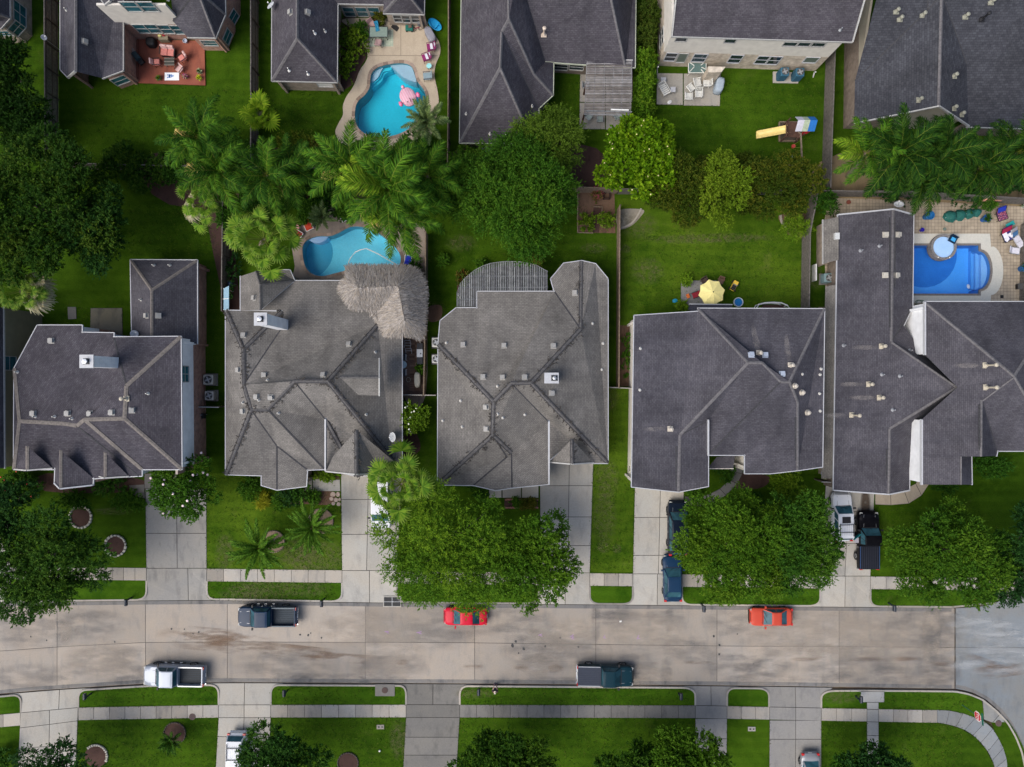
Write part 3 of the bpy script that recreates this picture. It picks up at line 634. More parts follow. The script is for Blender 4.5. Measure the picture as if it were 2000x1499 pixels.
        bx(m_, -w/2-f, -w/2, z0-f, z1+f, -.02, .07); bx(m_, w/2, w/2+f, z0-f, z1+f, -.02, .07); bx(m_, -w/2, w/2, z0-f, z0, -.02, .1); bx(m_, -w/2, w/2, z1, z1+f, -.02, .07)
        if mull: bx(m_, -w/2, w/2, loc.z-.025, loc.z+.025, .0, .06)
        if vm: bx(m_, -.03, .03, z0, z1, .0, .062)
        fo = s.part(m_, 'window', frame or TRIM, fixn=True)
        g_ = MB(); bx(g_, -w/2, w/2, z0, z1, -.01, .03); go = g_.build('pane', glass or GLASS_T, fo, fixn=True)
    def on(s, x, y):
        loc, n = s.hit(x, y, s.roofpolys)
        if loc is None: print('roof miss', x, y); return P(x, y, 4), Vector((0, 0, 1))
        if n.z < 0: n = -n
        return loc, n
    def vent(s, x, y, c=None, w=.36):                     # low square attic vent
        loc, n = s.on(x, y); h = Vector((0, 0, 1)).cross(n); h = snap(h.normalized() if h.length > .02 else Vector((1, 0, 0)), n, 50); d = n.cross(h)
        m = Matrix((h, d, n)).transposed(); mb = MB(); mb.box(loc+n*.03, (w*1.45, w*1.45, .03), m=m); mb.box(loc+n*.14, (w, w, .2), m=m); mb.box(loc+n*.26, (w*1.12, w*1.12, .05), m=m)
        s.part(mb, 'roof_vent', c or M((.3, .295, .28), .6, var=.2))
    def pipe(s, x, y, c=None, hgt=.4, r=.05, base=True):
        loc, n = s.on(x, y); mb = MB().tube([loc-Vector((0, 0, .05)), loc+Vector((0, 0, hgt))], r, 8)
        if base: mb.lathe([(r*3.2, -.02), (r*2.6, .03), (r*1.2, .14)], loc, 10)
        s.part(mb, 'vent_pipe', c or M((.5, .49, .46), .6))
    def flue(s, x, y, hgt=.9, c=None):
        loc, n = s.on(x, y); c = c or M((.42, .38, .3), .6); m1 = MB().box(loc+n*.02, (.5, .5, .04)); m1.tube([loc, loc+Vector((0, 0, hgt))], .085, 10); m1.lathe([(.24, 0), (.11, .25)], loc, 12)
        m1.lathe([(.11, hgt-.06), (.17, hgt-.02), (.17, hgt+.1), (.04, hgt+.17)], loc, 12); s.part(m1, 'flue', c)
    def streak(s, x, y, dx, dy, L, w=.5, mat=None):       # pale run-off streak below a flue
        a, na = s.on(x, y); b, nb = s.on(x+dx*L, y+dy*L); t = (b-a).normalized(); sd_ = na.cross(t).normalized()*w/2; e = na*.03
        s.part(MB().add([a-sd_+e, a+sd_+e, b+sd_*.7+e, b-sd_*.7+e], [(0, 1, 2, 3)]), 'runoff_streak', mat or ST_STREAK)
    def chimney(s, x, y, top, w=1.1, dpt=.9, mat=None):
        loc, n = s.on(x, y); b = Vector((loc.x, loc.y, loc.z-.8)); mb = MB().box((b.x, b.y, (b.z+top)/2), (w, dpt, top-b.z)); c = s.part(mb, 'chimney', mat or SIDE_W)
        MB().box((b.x, b.y, top+.04), (w+.16, dpt+.16, .1)).build('chimney_cap', TRIMW, c)
        MB().box((b.x, b.y, top+.11), (.5, .5, .06)).build('chase_cover', DARKMETAL, c)
        MB().lathe([(.17, .1), (.17, .32), (.2, .33), (.2, .4), (.02, .42)], (b.x, b.y, top), 16).build('flue', M((.5, .53, .58), .35, .6), c)

# --- the mid row, left to right
A = House('two-storey charcoal hip roof house with tan ridges and tall white chimney at left', (190, 790, 0))
A.roof({'a1': (73, 636), 'a2': (160, 636), 'a3': (160, 650), 'p00': (222, 651), 'P0': (222, 659, 6.0), 'P1': (247, 754, 9.1), 'P2': (243, 818, 9.1), 'h': (165, 820, 8.8), 'q': (150, 832, 8.3), 'r': (126, 828, 8.2), 's': (38, 823, 8.1), 'w': (28, 720), 'sb': (27, 917),
        'g1': (118, 885, 7.1), 'g2': (108, 917), 'v4': (183, 935), 'k': (270, 930), 'k2': (277, 930), 'k3': (277, 917), 'br': (355, 917), 'tr': (353, 658), 'tj': (247, 652)},
       ['a1 a2 a3 p00 P0 P1 P2 h q r s w', 'w s sb', 's r g1 g2 sb', 'r q k v4 g1', 'q h k3 k2 k', 'h P2 br k3', 'P1 tr br P2', 'P0 tr P1'], SH_DARK, 5.8, CAP_TAN, TRIMW, BRICK_R, wall2=SIDE_W, capw=.17, z2=2.6, over=.35)
A.roof({'a': (53, 872, 6.95), 'b': (53, 919, 6.35), 'c': (30, 917), 'd': (103, 915)}, ['a c b', 'a b d'], SH_DARK, 5.8, CAP_TAN, None, None, rakes=['c b d'], solve=False)
A.roof({'a': (118, 880, 7.25), 'b': (118, 955, 6.7), 'c': (107, 944), 'c2': (108, 915), 'd': (181, 948), 'd2': (182, 934)}, ['a c2 c b', 'a b d d2'], SH_DARK, 5.8, CAP_TAN, TRIMW, BRICK_R, rakes=['c b d'], solve=False)
A.roof({'a': (205, 884, 6.95), 'b': (205, 934, 6.35), 'c': (195, 931), 'd': (252, 931)}, ['a c b', 'a b d'], SH_DARK, 5.8, CAP_TAN, None, None, rakes=['c b d'], solve=False)
A.roof({'a': (255, 508), 'b': (385, 509), 'c': (385, 672), 'd': (258, 662), 'p': (296, 567, 5.0), 'q': (296, 664, 5.0)}, ['a b p', 'b c q p', 'a p q d'], SH_PURP, 2.9, CAP_TAN, TRIMW, BRICK_R, capw=.14, solve=False)
A.wallquad((402, 912), (402, 824), 2.6, 5.7, BRICK_R, 'brick_facing'); A.chimney(222, 709, 10.1, 1.0, .95, SIDE_W)
for p in ((101, 666), (66, 808), (133, 808), (177, 808), (219, 806), (258, 802), (309, 617), (288, 617)): A.vent(*p)
for p in ((69, 814), (107, 814), (141, 818), (289, 769), (34, 727), (301, 519), (332, 519), (276, 586)): A.pipe(*p)
A.flue(247, 779, .8); A.win(360.5, 731, 1.4, 1.3, GLASS_T, 1, vm=1)
B = House('brownish grey shingle roof house with a dormer, adjoining the thatched shelter', (610, 760, 0))
B.roof({'a': (441, 607), 'b': (551, 608), 'c': (475, 683, 6.4), 'd': (476, 752, 6.4), 'e': (490, 800, 6.9), 'f': (522, 800, 6.9), 'g': (575, 745, 7.8), 'h': (640, 745, 7.8), 'i': (738, 634, 3.6), 'ii': (785, 650), 'j': (785, 925), 'k': (765, 897, 3.9),
        'm1': (577, 549), 'm2': (672, 549), 'm3': (720, 600, 3.2), 'v': (551, 640, 3.7), 'l': (636, 820, 4.8), 'l2': (636, 917), 'l3': (600, 918), 'n': (541, 872, 5.3), 'o': (541, 957, 5.1), 'o1': (511, 948), 'o2': (511, 929), 'o3': (441, 927), 'o4': (598, 950), 'x': (510, 606, 3.4), 'u': (633, 917), 'bk': (696, 930), 'bk2': (640, 922)},
       ['a b c', 'a c d e o3', 'c b v d', 'm1 m2 m3 i h g f e d v b x', 'h i ii j k', 'g h k bk l', 'f g l l2 u', 'e f u l3 n', 'e n o o1 o2 o3', 'n l3 o4 o', 'l bk l2', 'k j bk'], SH_TAN, 3.0, CAP_MID, TRIMW, BRICK_T, edgecap=True, capw=.13)
B.roof({'a': (470, 540), 'b': (500, 530, 3.6), 'c': (508, 556, 5.0), 'd': (509, 606, 5.0), 'e': (470, 607), 'f': (575, 548), 'g': (566, 528), 'h': (540, 528)}, ['a b c d e', 'c h g f', 'c f d', 'b h c'], SH_TAN, 3.02, CAP_MID, TRIMW, BRICK_T, capw=.13, solve=False)
B.roof({'a': (696, 840, 6.2), 'b': (696, 927, 5.6), 'c': (637, 921, 3.4), 'c2': (650, 893, 4.3), 'd': (746, 924, 3.3), 'd2': (768, 900, 3.7)}, ['a c2 c b', 'a b d d2'], SH_TAN, 3.2, CAP_MID, None, None, rakes=['c b d'], edgecap=True, capw=.13, solve=False)
B.roof({'a': (664, 737, 7.6), 'b': (741, 737, 7.4), 'c': (741, 701, 6.3), 'd': (700, 700, 6.3), 'e': (741, 773, 6.3), 'f': (700, 772, 6.3)}, ['a d c b', 'a b e f'], SH_TAN, 6.3, CAP_MID, None, None, rakes=['c b e'], solve=False)
m = MB(); q = [P(739.5, 703, 6.25), P(739.5, 737, 7.3), P(739.5, 771, 6.25), P(739.5, 771, 4.0), P(739.5, 703, 4.0)]
m.loft([[p for p in q], [p-Vector((.2, 0, 0)) for p in q]]); dm = B.part(m, 'dormer_wall', SIDE_W, fixn=True)
for yy in (725, 750): MB().box(P(738, yy, 5.8)+Vector((.14, 0, 0)), (.08, .75, .8)).build('pane', GLASS_D, dm)
B.part(MB().bar(P(636, 818, 5.0), P(636, 919, 3.2), .12, .35), 'barge_board', TRIMW)
B.chimney(553, 635, 8.8, .95, .95, SIDE_W)
for p in ((498, 583), (476, 656), (467, 723), (682, 674), (632, 734), (516, 733), (502, 776), (529, 776), (476, 804)): B.vent(*p)
for p in ((544, 807), (506, 782), (715, 810), (733, 688), (475, 787), (523, 743)): B.pipe(*p)
C = House('taupe shingle roof house in the middle, below the slatted arc pergola', (1020, 760, 0))
C.roof({'a': (860, 627), 'b': (891, 602), 'c': (932, 602), 'd': (932, 570), 'e': (1083, 570), 'f': (1134, 643, 6.4), 'g': (1037, 748, 8.0), 'h': (998, 749, 8.0), 'i': (964, 785, 7.2), 'j': (856, 673), 'k': (1076, 545), 'l': (1101, 515), 'm': (1136, 510, 5.0), 'm2': (1163, 516), 'n': (1187, 545), 'o': (1187, 905), 'p': (1156, 905), 'q': (1117, 862, 4.7),
        'r': (1072, 900), 's': (1072, 825, 5.0), 't': (1004, 755, 7.6), 'u': (962, 850, 6.6), 'v': (999, 885, 5.3), 'w': (1000, 953, 4.7), 'x': (1072, 946), 'y': (925, 948), 'y2': (990, 893, 5.0), 'z': (855, 947), 'za': (968, 958, 3.4)},
       ['a b c d e f g h i j', 'e k l m f', 'm m2 n o g f', 'g o p q r s t h', 'i h t s x w v u', 'j i u z', 'u y2 y z', 'u v w za y y2'], SH_TAN, 3.0, CAP_MID, TRIMW, BRICK_T, edgecap=True, capw=.13)
C.roof({'a': (1117, 858, 5.6), 'b': (1118, 907, 5.0), 'c': (1073, 903, 3.2), 'd': (1158, 904, 3.2)}, ['a c b', 'a b d'], SH_TAN, 3.2, CAP_MID, None, None, rakes=['c b d'], edgecap=True, capw=.13, solve=False)
C.part(MB().bar(P(1072, 822, 5.2), P(1072, 946, 3.05), .14, .35), 'barge_board', TRIMW)
loc, n = C.on(1076, 739); C.part(MB().box(loc+Vector((0, 0, .35)), (1.15, .85, 1.2)), 'chimney', SIDE_W); C.part(MB().box(loc+Vector((0, 0, .98)), (1.28, .95, .08)), 'chimney_cap', TRIMW)
C.part(MB().box(loc+Vector((.25, 0, 1.05)), (.55, .5, .06)), 'chase_cover', DARKMETAL); C.part(MB().lathe([(.17, 1), (.17, 1.25), (.02, 1.3)], loc+Vector((.25, 0, 0)), 14), 'flue', METAL)
for p in ((905, 674), (985, 676), (1081, 677), (944, 737), (982, 738), (1025, 738), (950, 795), (950, 838), (1077, 768), (1123, 573)): C.vent(*p)
for p in ((972, 755), (972, 809), (982, 816), (900, 783), (865, 822), (903, 834), (1025, 810), (872, 670), (1157, 632), (1178, 671), (1175, 722)): C.pipe(*p, hgt=.25)
D = House('plain dark slate hip roof house below the lawn with the yellow parasol', (1420, 770, 0))
D.roof({'a': (1239, 617), 'b': (1363, 609), 'b2': (1363, 603), 'c': (1610, 604), 'd': (1542, 746, 8.6), 'e': (1525, 746, 8.6), 'f': (1489, 709, 9.2), 'g': (1461, 709, 9.2), 'h': (1328, 850, 7.2), 'i': (1325, 961, 7.0), 'j': (1234, 951), 'k': (1383, 889), 'l': (1383, 822, 5.2), 'm': (1383, 950), 'n': (1558, 785, 7.8), 'o': (1558, 919, 7.0), 'p': (1505, 930), 'p1': (1505, 925), 'q': (1455, 925), 'r': (1455, 889), 's': (1606, 912)},
       ['b2 c d e f g', 'a b b2 g h i j', 'g f e k l h', 'h l m i', 'e d n o p1 q r k', 'd c s o n'], SH_PURP, 4.8, CAP_LT, TRIMW, SIDE_C, capw=.13)
D.roof({'a': (1384, 893), 'b': (1432, 893), 'c': (1432, 915), 'd': (1382, 915), 'p': (1400, 893, 3.6), 'q': (1436, 889, 3.7)}, ['p q c d'], SH_PURP, 2.9, None, SIDE_C, None, solve=False)
D.roof({'a': (1347, 595), 'b': (1430, 596), 'c': (1430, 612, 3.8), 'd': (1347, 612, 3.8)}, ['a b c d'], SH_PURP, 3.1, None, TRIMW, None, solve=False)
D.part(MB().bar(P(1383, 820, 5.2), P(1383, 889, 4.9), .12, .3), 'barge_board', TRIMW)
for p in ((1467, 694), (1494, 694), (1527, 731)): D.vent(*p, c=M((.45, .5, .58), .5, .3))
for p in ((1482, 690), (1544, 714), (1550, 754), (1564, 767), (1575, 806), (1309, 838)): D.flue(*p, hgt=.55, c=M((.45, .41, .35), .6))
for p in ((1251, 681), (1250, 762), (1604, 721), (1567, 731), (1602, 732), (1601, 769), (1602, 803)): D.pipe(*p, hgt=.2)
for y0 in (868,): D.part(MB().bar(P(1321, 872, 7.28), P(1321, 952, 7.02), .1, .12), 'ridge_vent', CAP_EDGE)
D.part(MB().bar(P(1554, 815, 7.8), P(1554, 900, 7.2), .1, .12), 'ridge_vent', CAP_EDGE)
E = House('large house with a dark slate roof wrapping the rectangular blue pool on the right side', (1790, 760, 0))
E.roof({'a': (1637, 420), 'b': (1745, 409, 5.6), 'c': (1784, 420), 'd': (1782, 600), 'e': (1765, 636), 'f': (1741, 668, 6.0), 'g': (1870, 757, 8.6), 'h': (1738, 838, 6.2), 'i': (1736, 966, 5.6), 'j': (1628, 958), 'k': (1776, 958), 'l': (1776, 915), 'e2': (1812, 700, 5.6), 'l2': (1806, 820, 5.0), 'x': (1632, 700)},
       ['a b f g h i j x', 'b c d f', 'f d e e2 g', 'h g l2 l k i'], SH_PURP, 3.0, CAP_LT, TRIMW, BRICK_B, capw=.13, rakes=['a b c', 'j i k'])
E.roof({'a': (1806, 590), 'b': (2030, 590), 'c': (2030, 660, 7.2), 'd': (1981, 735, 10.0), 'e': (1918, 782, 8.8), 'f': (1917, 892, 7.4), 'g': (1875, 892, 6.1), 'h': (1875, 947, 6.1), 'i': (1800, 947), 'j': (1800, 820), 'k': (1870, 757, 8.4), 'l': (1806, 693), 'm': (1948, 881), 'm2': (1946, 891), 'n': (2030, 881), 'o': (2030, 820, 7.4), 'g2': (1897, 892), 'h2': (1898, 947)},
       ['a d k l', 'd e f g h i j k', 'a b c d', 'd c o', 'd o n m e', 'e m m2 f', 'g g2 h2 h'], SH_PURP, 5.6, CAP_LT, TRIMW, SIDE_W, capw=.13)
E.part(MB().bar(P(1806, 590, 5.7), P(1806, 694, 5.7), .12, .25), 'barge_board', TRIMW); E.part(MB().bar(P(1800, 820, 5.6), P(1800, 947, 5.6), .12, .25), 'barge_board', TRIMW)
E.part(MB().bar(P(1738, 425, 5.75), P(1738, 640, 6.15), .1, .12), 'ridge_vent', CAP_EDGE); E.part(MB().bar(P(1748, 425, 5.72), P(1748, 560, 6.1), .06, .1), 'ridge_vent', CAP_EDGE)
E.part(MB().bar(P(1913, 790, 8.8), P(1913, 882, 7.7), .1, .12), 'ridge_vent', CAP_EDGE); E.part(MB().bar(P(1732, 878, 6.25), P(1732, 930, 6.0), .1, .12), 'ridge_vent', CAP_EDGE)
for p in ((1729, 459), (1753, 459), (1729, 538), (1750, 538)): E.vent(*p, c=M((.42, .4, .35), .6))
for p in ((1681, 490), (1718, 481), (1648, 675), (1777, 685), (1723, 732), (1758, 735), (1744, 801)): E.pipe(*p, c=M((.25, .26, .28), .4), hgt=.4, r=.06)
for p in ((1716, 679), (1692, 751), (1712, 777), (1658, 811), (1915, 714), (1914, 757)): E.streak(p[0], p[1], -1, .02, 55, .55)
for p, q in (((1482, 688), (-.25, -1)), ((1542, 710), (-.15, -1))): D.streak(p[0], p[1], q[0], q[1], 60, .6)
D.streak(1302, 838, -1, .04, 50, .5)
for p, h in (((1722, 677), .6), ((1697, 751), .6), ((1718, 777), .6), ((1664, 811), 1.4), ((1925, 714), 1.3), ((1926, 757), 1.3)): E.flue(*p, hgt=h)
E.win(1622, 701, .5, 1.0); E.win(1618, 765, .9, .8)
# small lean-to with the window unit, left of the back wing
E.roof({'a': (1608, 430), 'b': (1638, 424, 3.2), 'c': (1638, 508, 3.2), 'd': (1608, 515)}, ['a b c d'], SH_TAN, 2.4, None, TRIM, BRICK_T, solve=False)
E.roof({'a': (1612, 560), 'b': (1634, 556, 2.9), 'c': (1631, 935, 2.9), 'd': (1604, 935)}, ['a b c d'], SH_TAN, 1.9, None, None, BRICK_B, solve=False, walls=False)
Z = House('house cut by the far left edge, only roof edge and olive siding visible', (-40, 770, 0))
Z.roof({'a': (-140, 600), 'b': (6, 600), 'c': (8, 915), 'd': (-140, 915), 'p': (-60, 600, 8.5), 'q': (-60, 915, 8.5)}, ['p b c q', 'a p q d'], SH_DARK, 5.5, CAP_TAN, TRIM, sidingmat('olive_siding', (.2, .19, .13)), solve=False, over=.2)
Z.win(18, 710, 1.2, 1.6)
# --- the back row
H1 = House('red brick house at the top left whose brick patio holds pink cushioned chairs', (300, 20, 0))
H1.roof({'a': (118, -60), 'b': (147, -60, 5.2), 'c': (147, 140, 5.2), 'd': (133, 152), 'e': (118, 136), 'f': (240, -60), 'g': (240, 138), 'h': (200, 153)}, ['a b c d e', 'b f g h c'], SH_PURP, 3.3, CAP_LT, TRIM, BRICK_R, rakes=['d c'], solve=False)
H1.wallquad((262, 78), (385, 78), 0, 2.9, BRICK_R); H1.wallquad((262, 78), (385, 78), 2.903, 6.2, SIDE_C)
H1.roof({'a': (330, -60, 7), 'b': (438, -60), 'c': (440, 28), 'd': (421, 74), 'e': (366, 73), 'f': (338, 42, 3.8), 'p': (385, -20, 6.5)}, ['a b c p', 'c d p', 'd e f p', 'p f a'], SH_PURP, 3.4, CAP_LT, TRIM, BRICK_R, solve=False)
H1.roof({'a': (195, -60, 8.0), 'b': (216, 2, 6.6), 'c': (206, 10, 6.2), 'd': (150, -60, 6.2)}, ['a b c d'], SH_PURP, 6.2, None, TRIM, None, walls=False, solve=False, rakes=['b c'])
H1.roof({'a': (218, 0, 6.4), 'b': (275, -40, 8.6), 'c': (330, 2, 6.4), 'd': (330, -90, 6.4), 'e': (218, -90, 6.4), 'f': (275, -90, 8.6)}, ['a b f e', 'b c d f'], SH_PURP, 6.4, CAP_LT, None, None, walls=False, solve=False, rakes=['a b c'])
H1.wallquad((448, 70), (470, 30), 0, 3.4, BRICK_R); H1.wallquad((470, 30), (470, -40), 0, 3.4, BRICK_R)
for p in ((256, 13), (289, 13)): H1.win(*p, 1.3, 1.5)
for p in ((276, 56), (299, 56), (324, 57), (348, 58)): H1.win(*p, 1.05, 1.5)
H1.win(409, 84, 1.35, .9); H1.win(444, 72, 1.1, 1.2); H1.win(455, 35, 1.2, 1.3); H1.win(184, 164, 1.1, 1.0); H1.win(206, 167, 1.1, 1.0); H1.win(235, 157, 1.3, 1.2)
H1.vent(165, 82); H1.pipe(130, 20)
H0 = House('tan brick house corner at the top left edge with tall white framed windows', (0, 20, 0))
H0.roof({'a': (-60, -60), 'b': (18, -60), 'c': (19, 36), 'd': (2, 55), 'e': (-60, 57), 'p': (-25, -60, 5.5), 'q': (-25, 20, 5.5)}, ['b c q p', 'c d e q', 'e a p q'], SH_PURP, 3.6, CAP_LT, TRIM, BRICK_T, solve=False)
H0.win(38, 27, 1.8, 1.6, vm=1); H0.win(32, 56, 1.1, 1.3); H0.win(6, 65, 1.4, .8)
H2 = House('tan brick house with a charcoal hip wing beside the upper kidney-shaped pool', (600, 40, 0))
H2.roof({'a': (532, -60), 'b': (580, -60, 5.8), 'c': (580, 75, 5.8), 'd': (531, 158), 'e': (658, 161), 'f': (660, -60)}, ['a b c d', 'b f e c', 'c e d'], SH_DARK, 3.0, CAP_LT, TRIM, BRICK_T, solve=False)
H2.roof({'a': (655, 7), 'b': (749, 9), 'c': (749, -60, 5.2), 'd': (640, -60, 5.2)}, ['a b c d'], SH_DARK, 3.0, None, TRIM, BRICK_T, solve=False)
H2.roof({'a': (749, 26), 'b': (828, 28), 'c': (830, -60), 'd': (749, -60, 4.6), 'p': (790, -60, 5.2), 'q': (790, -20, 5.2)}, ['a b q', 'b c p q', 'a q p d'], SH_DARK, 3.0, CAP_LT, TRIM, BRICK_T, solve=False)
for p in ((682, 23), (707, 23), (731, 23)): H2.win(*p, 1.0, 1.5)
for p in ((777, 36), (793, 37), (812, 37)): H2.win(*p, .75, 1.2, GLASS_D)
H2.win(635, 166, 1.4, .7, WHITE)
H2.vent(569, 25); H2.vent(600, 25); H2.pipe(615, 66, WHITE, .5); H2.pipe(565, 138, WHITE, .5); H2.pipe(602, 145, WHITE, .5); H2.pipe(635, 62)
H3 = House('wide charcoal hip-roofed house at the top centre, next to the slatted patio cover', (1060, 60, 0))
H3.roof({'a': (902, -60), 'b': (993, -60, 7.6), 'c': (994, 37, 7.6), 'd': (980, 62, 6.9), 'e': (977, 132, 6.9), 'f': (898, 279), 'g': (1042, 281), 'h': (1051, 281), 'i': (1052, 212), 'j': (1040, 188, 3.6), 'k': (1080, 186), 'l': (1043, 145, 4.3), 'm': (1081, 122), 'n': (1065, 121), 'o': (1012, -60, 7.6), 'p': (1182, -60, 7.6), 'q': (1225, 128, 3.6), 'r': (1240, 132), 's': (1242, -60), 'r0': (1222, 132)},
        ['a b c d e f', 'f e g', 'e d j i h g', 'd c l k i j', 'c b o n m k l', 'o p r0 n', 'p s r r0'], SH_DARK, 3.0, CAP_LT, TRIMG, BRICK_B, solve=False)
H3.flue(1062, 68, 1.1, M((.6, .5, .4), .6))
for p in ((911, 223), (957, 262), (990, 262), (1039, 208)): H3.pipe(*p)
for p in ((1095, 131), (1126, 131)): H3.win(*p, 1.3, 1.1, GLASS_D)
H4 = House('two-storey cream and pale brick house with dark windows facing the white patio chairs', (1440, 60, 0))
H4.wallquad((1284, 129), (1592, 139), 0, 2.9, BRICK_P); H4.wallquad((1284, 129), (1592, 139), 2.903, 6.1, SIDE_C)
H4.wallquad((1284, -60), (1284, 129), 0, 2.9, BRICK_P); H4.wallquad((1284, -60), (1284, 129), 2.903, 6.1, SIDE_C)
H4.wallquad((1592, 139), (1610, -60), 0, 6.1, SIDE_C)
H4.roof({'a': (1312, 71, 6.2, 1), 'b': (1665, 82, 6.2, 1), 'c': (1705, -60, 9.2, 1), 'd': (1326, -60, 9.2, 1)}, ['a b c d'], SH_DARK, 6.2, None, TRIM, None, solve=False, rakes=['d a', 'b c'])
for p, w in (((1330, 77), .95), ((1426, 80), .95), ((1544, 86), 1.25), ((1571, 86.5), 1.25), ((1597, 87), 1.25)): H4.win(*p, w, .65, GLASS_D, mull=0)
for p, w in (((1310, 111), 1.0), ((1366, 113), 1.2), ((1436, 115), 1.1), ((1489, 117), 1.1), ((1511, 118), 1.1)): H4.win(*p, w, 1.5, GLASS_D, frame=TRIMW)
H4.win(1332, 113, .8, 1.7, M((.1, .13, .11), .4), mull=0); H4.win(1584, 117, 1.2, 1.0, M((.1, .13, .11), .4), mull=0, frame=TRIMW); H4.win(1293, 75, 1.4, 1.5, GLASS_D, vm=1)
H4.pipe(1641, 59, METAL)
H4.part(MB().tube([P(1286, 131, 6.0), P(1284, 131, .3), P(1284, 146, .2)], .05, 6), 'downpipe', TRIM); H4.part(MB().tube([P(1593, 141, 6.0), P(1591, 141, .3), P(1588, 152, .1)], .06, 6), 'downpipe', TRIM)
H5 = House('blue-grey shingle roof house with beige gable at the top right behind palms', (1830, 90, 0))
H5.roof({'a': (1727, -60, 7.6, 1), 'b': (1815, -60, 7.6, 1), 'c': (1812, 20, 6.3), 'd': (1670, 158, 3.3, 1), 'e': (1840, -10, 7.2), 'f': (1834, 208, 5.9), 'g': (1668, 242), 'h': (1845, -60, 7.4, 1), 'i': (1888, 125, 5.0), 'j': (1892, 247), 'k': (2040, -60, 8.0, 1), 'l': (2030, 252), 'm': (1888, 248)},
        ['a b c d', 'b h e c', 'd c e f g', 'e i j f', 'e h k l m i'], SH_BLUE, 3.2, CAP_LT, TRIM, BRICK_B, solve=False, rakes=['g f j'])
H5.wallquad((1651, 252), (1652, 172), 0, 3.0, BRICK_B); H5.wallquad((1652, 172), (1654, -60), 0, 2.9, BRICK_B); H5.wallquad((1652, 172), (1654, -60), 2.903, (3.0, 7.0), SIDE_B, 'gable_wall'); H5.wallquad((1652, 252), (1720, 252), 0, 3.0, BRICK_B)
H5.wallquad((1720, 252), (1761, 252), 0, (4.6, 5.4), SIDE_B); H5.wallquad((1761, 252), (1846, 252), 0, (5.4, 3.1), SIDE_B)
H5.win(1666, 95, 1.2, 1.2, GLASS_D, vm=1)
for p in ((1750, 23), (1757, 38), (1802, 30), (1885, 33), (1935, 5), (1795, 196), (1863, 149), (1862, 212), (1877, 224)): H5.flue(*p, hgt=.4, c=M((.25, .25, .2), .6))
H5.flue(1917, 38, 1.0, BLACK)

# leaf litter caught along the ridges of the two weathered roofs
lv_ = MB(); lt_ = []
for p in LIT:
    loc, n = None, None
    a = random.uniform(0, 6.28); d = Vector((math.cos(a), math.sin(a), 0)); L = random.uniform(.05, .16); w = Vector((-d.y, d.x, 0))*random.uniform(.02, .05); z = Vector((0, 0, .02)); lv_.add([p-d*L-w+z, p+d*L-w+z, p+d*L+w+z, p-d*L+w+z], [(0, 1, 2, 3)])
o = lv_.build('leaf_litter', M((.045, .04, .035), .95, var=.4), B.root, kind='stuff'); o.location = -B.loc
# ---------------------------------------------------------------- pools, decks, patios
def watermat(name, colr, dens):
    t = NT(name); tr = t.new('ShaderNodeBsdfTransparent'); gl = t.new('ShaderNodeBsdfGlossy'); gl.inputs['Roughness'].default_value = .03
    fr = t.new('ShaderNodeFresnel'); fr.inputs[0].default_value = 1.33; n = t.noise(t.pos(), 4.5, 4, .6, .5); b = t.new('ShaderNodeBump'); b.inputs['Strength'].default_value = .3; b.inputs['Distance'].default_value = .03
    t.link(n, b.inputs['Height']); t.link(b.outputs[0], fr.inputs['Normal']); t.link(b.outputs[0], gl.inputs['Normal'])
    mx = t.new('ShaderNodeMixShader'); t.link(fr.outputs[0], mx.inputs[0]); t.link(tr.outputs[0], mx.inputs[1]); t.link(gl.outputs[0], mx.inputs[2]); t.link(mx.outputs[0], t.out.inputs[0])
    va = t.new('ShaderNodeVolumeAbsorption'); va.inputs['Color'].default_value = (*colr, 1); va.inputs['Density'].default_value = dens; t.link(va.outputs[0], t.out.inputs['Volume']); return t.m
def plaster(name, c, c2):
    t = NT(name); n = t.noise(t.pos(), .6, 5, .6, .6); n2 = t.noise(t.pos(), 8, 3, .7); c_ = t.mix(t.ramp(n, [(.35, 0.0), (.65, 1.0)]), c, c2); t.col(t.mix(1.0, c_, t.ramp(n2, [(.3, .92), (.7, 1.05)]), 'MULTIPLY')); t.set(Roughness=.7); return t.m
TAND = concrete('tan_pool_deck', (.4, .335, .25), (.44, .37, .28), (.26, .21, .16), .4, .1); STONE = concrete('flagstone', (.3, .23, .19), (.36, .27, .2), (.17, .15, .15), .6, .45); WHITED = concrete('white_pool_deck', (.52, .52, .47), (.55, .53, .47), (.4, .4, .37), .25, .1)
TILE_B = M((.17, .155, .145), .7, var=.25); PATIO_G = concrete('grey_patio', (.3, .29, .265), (.33, .3, .25), (.2, .19, .18), .6, .1)
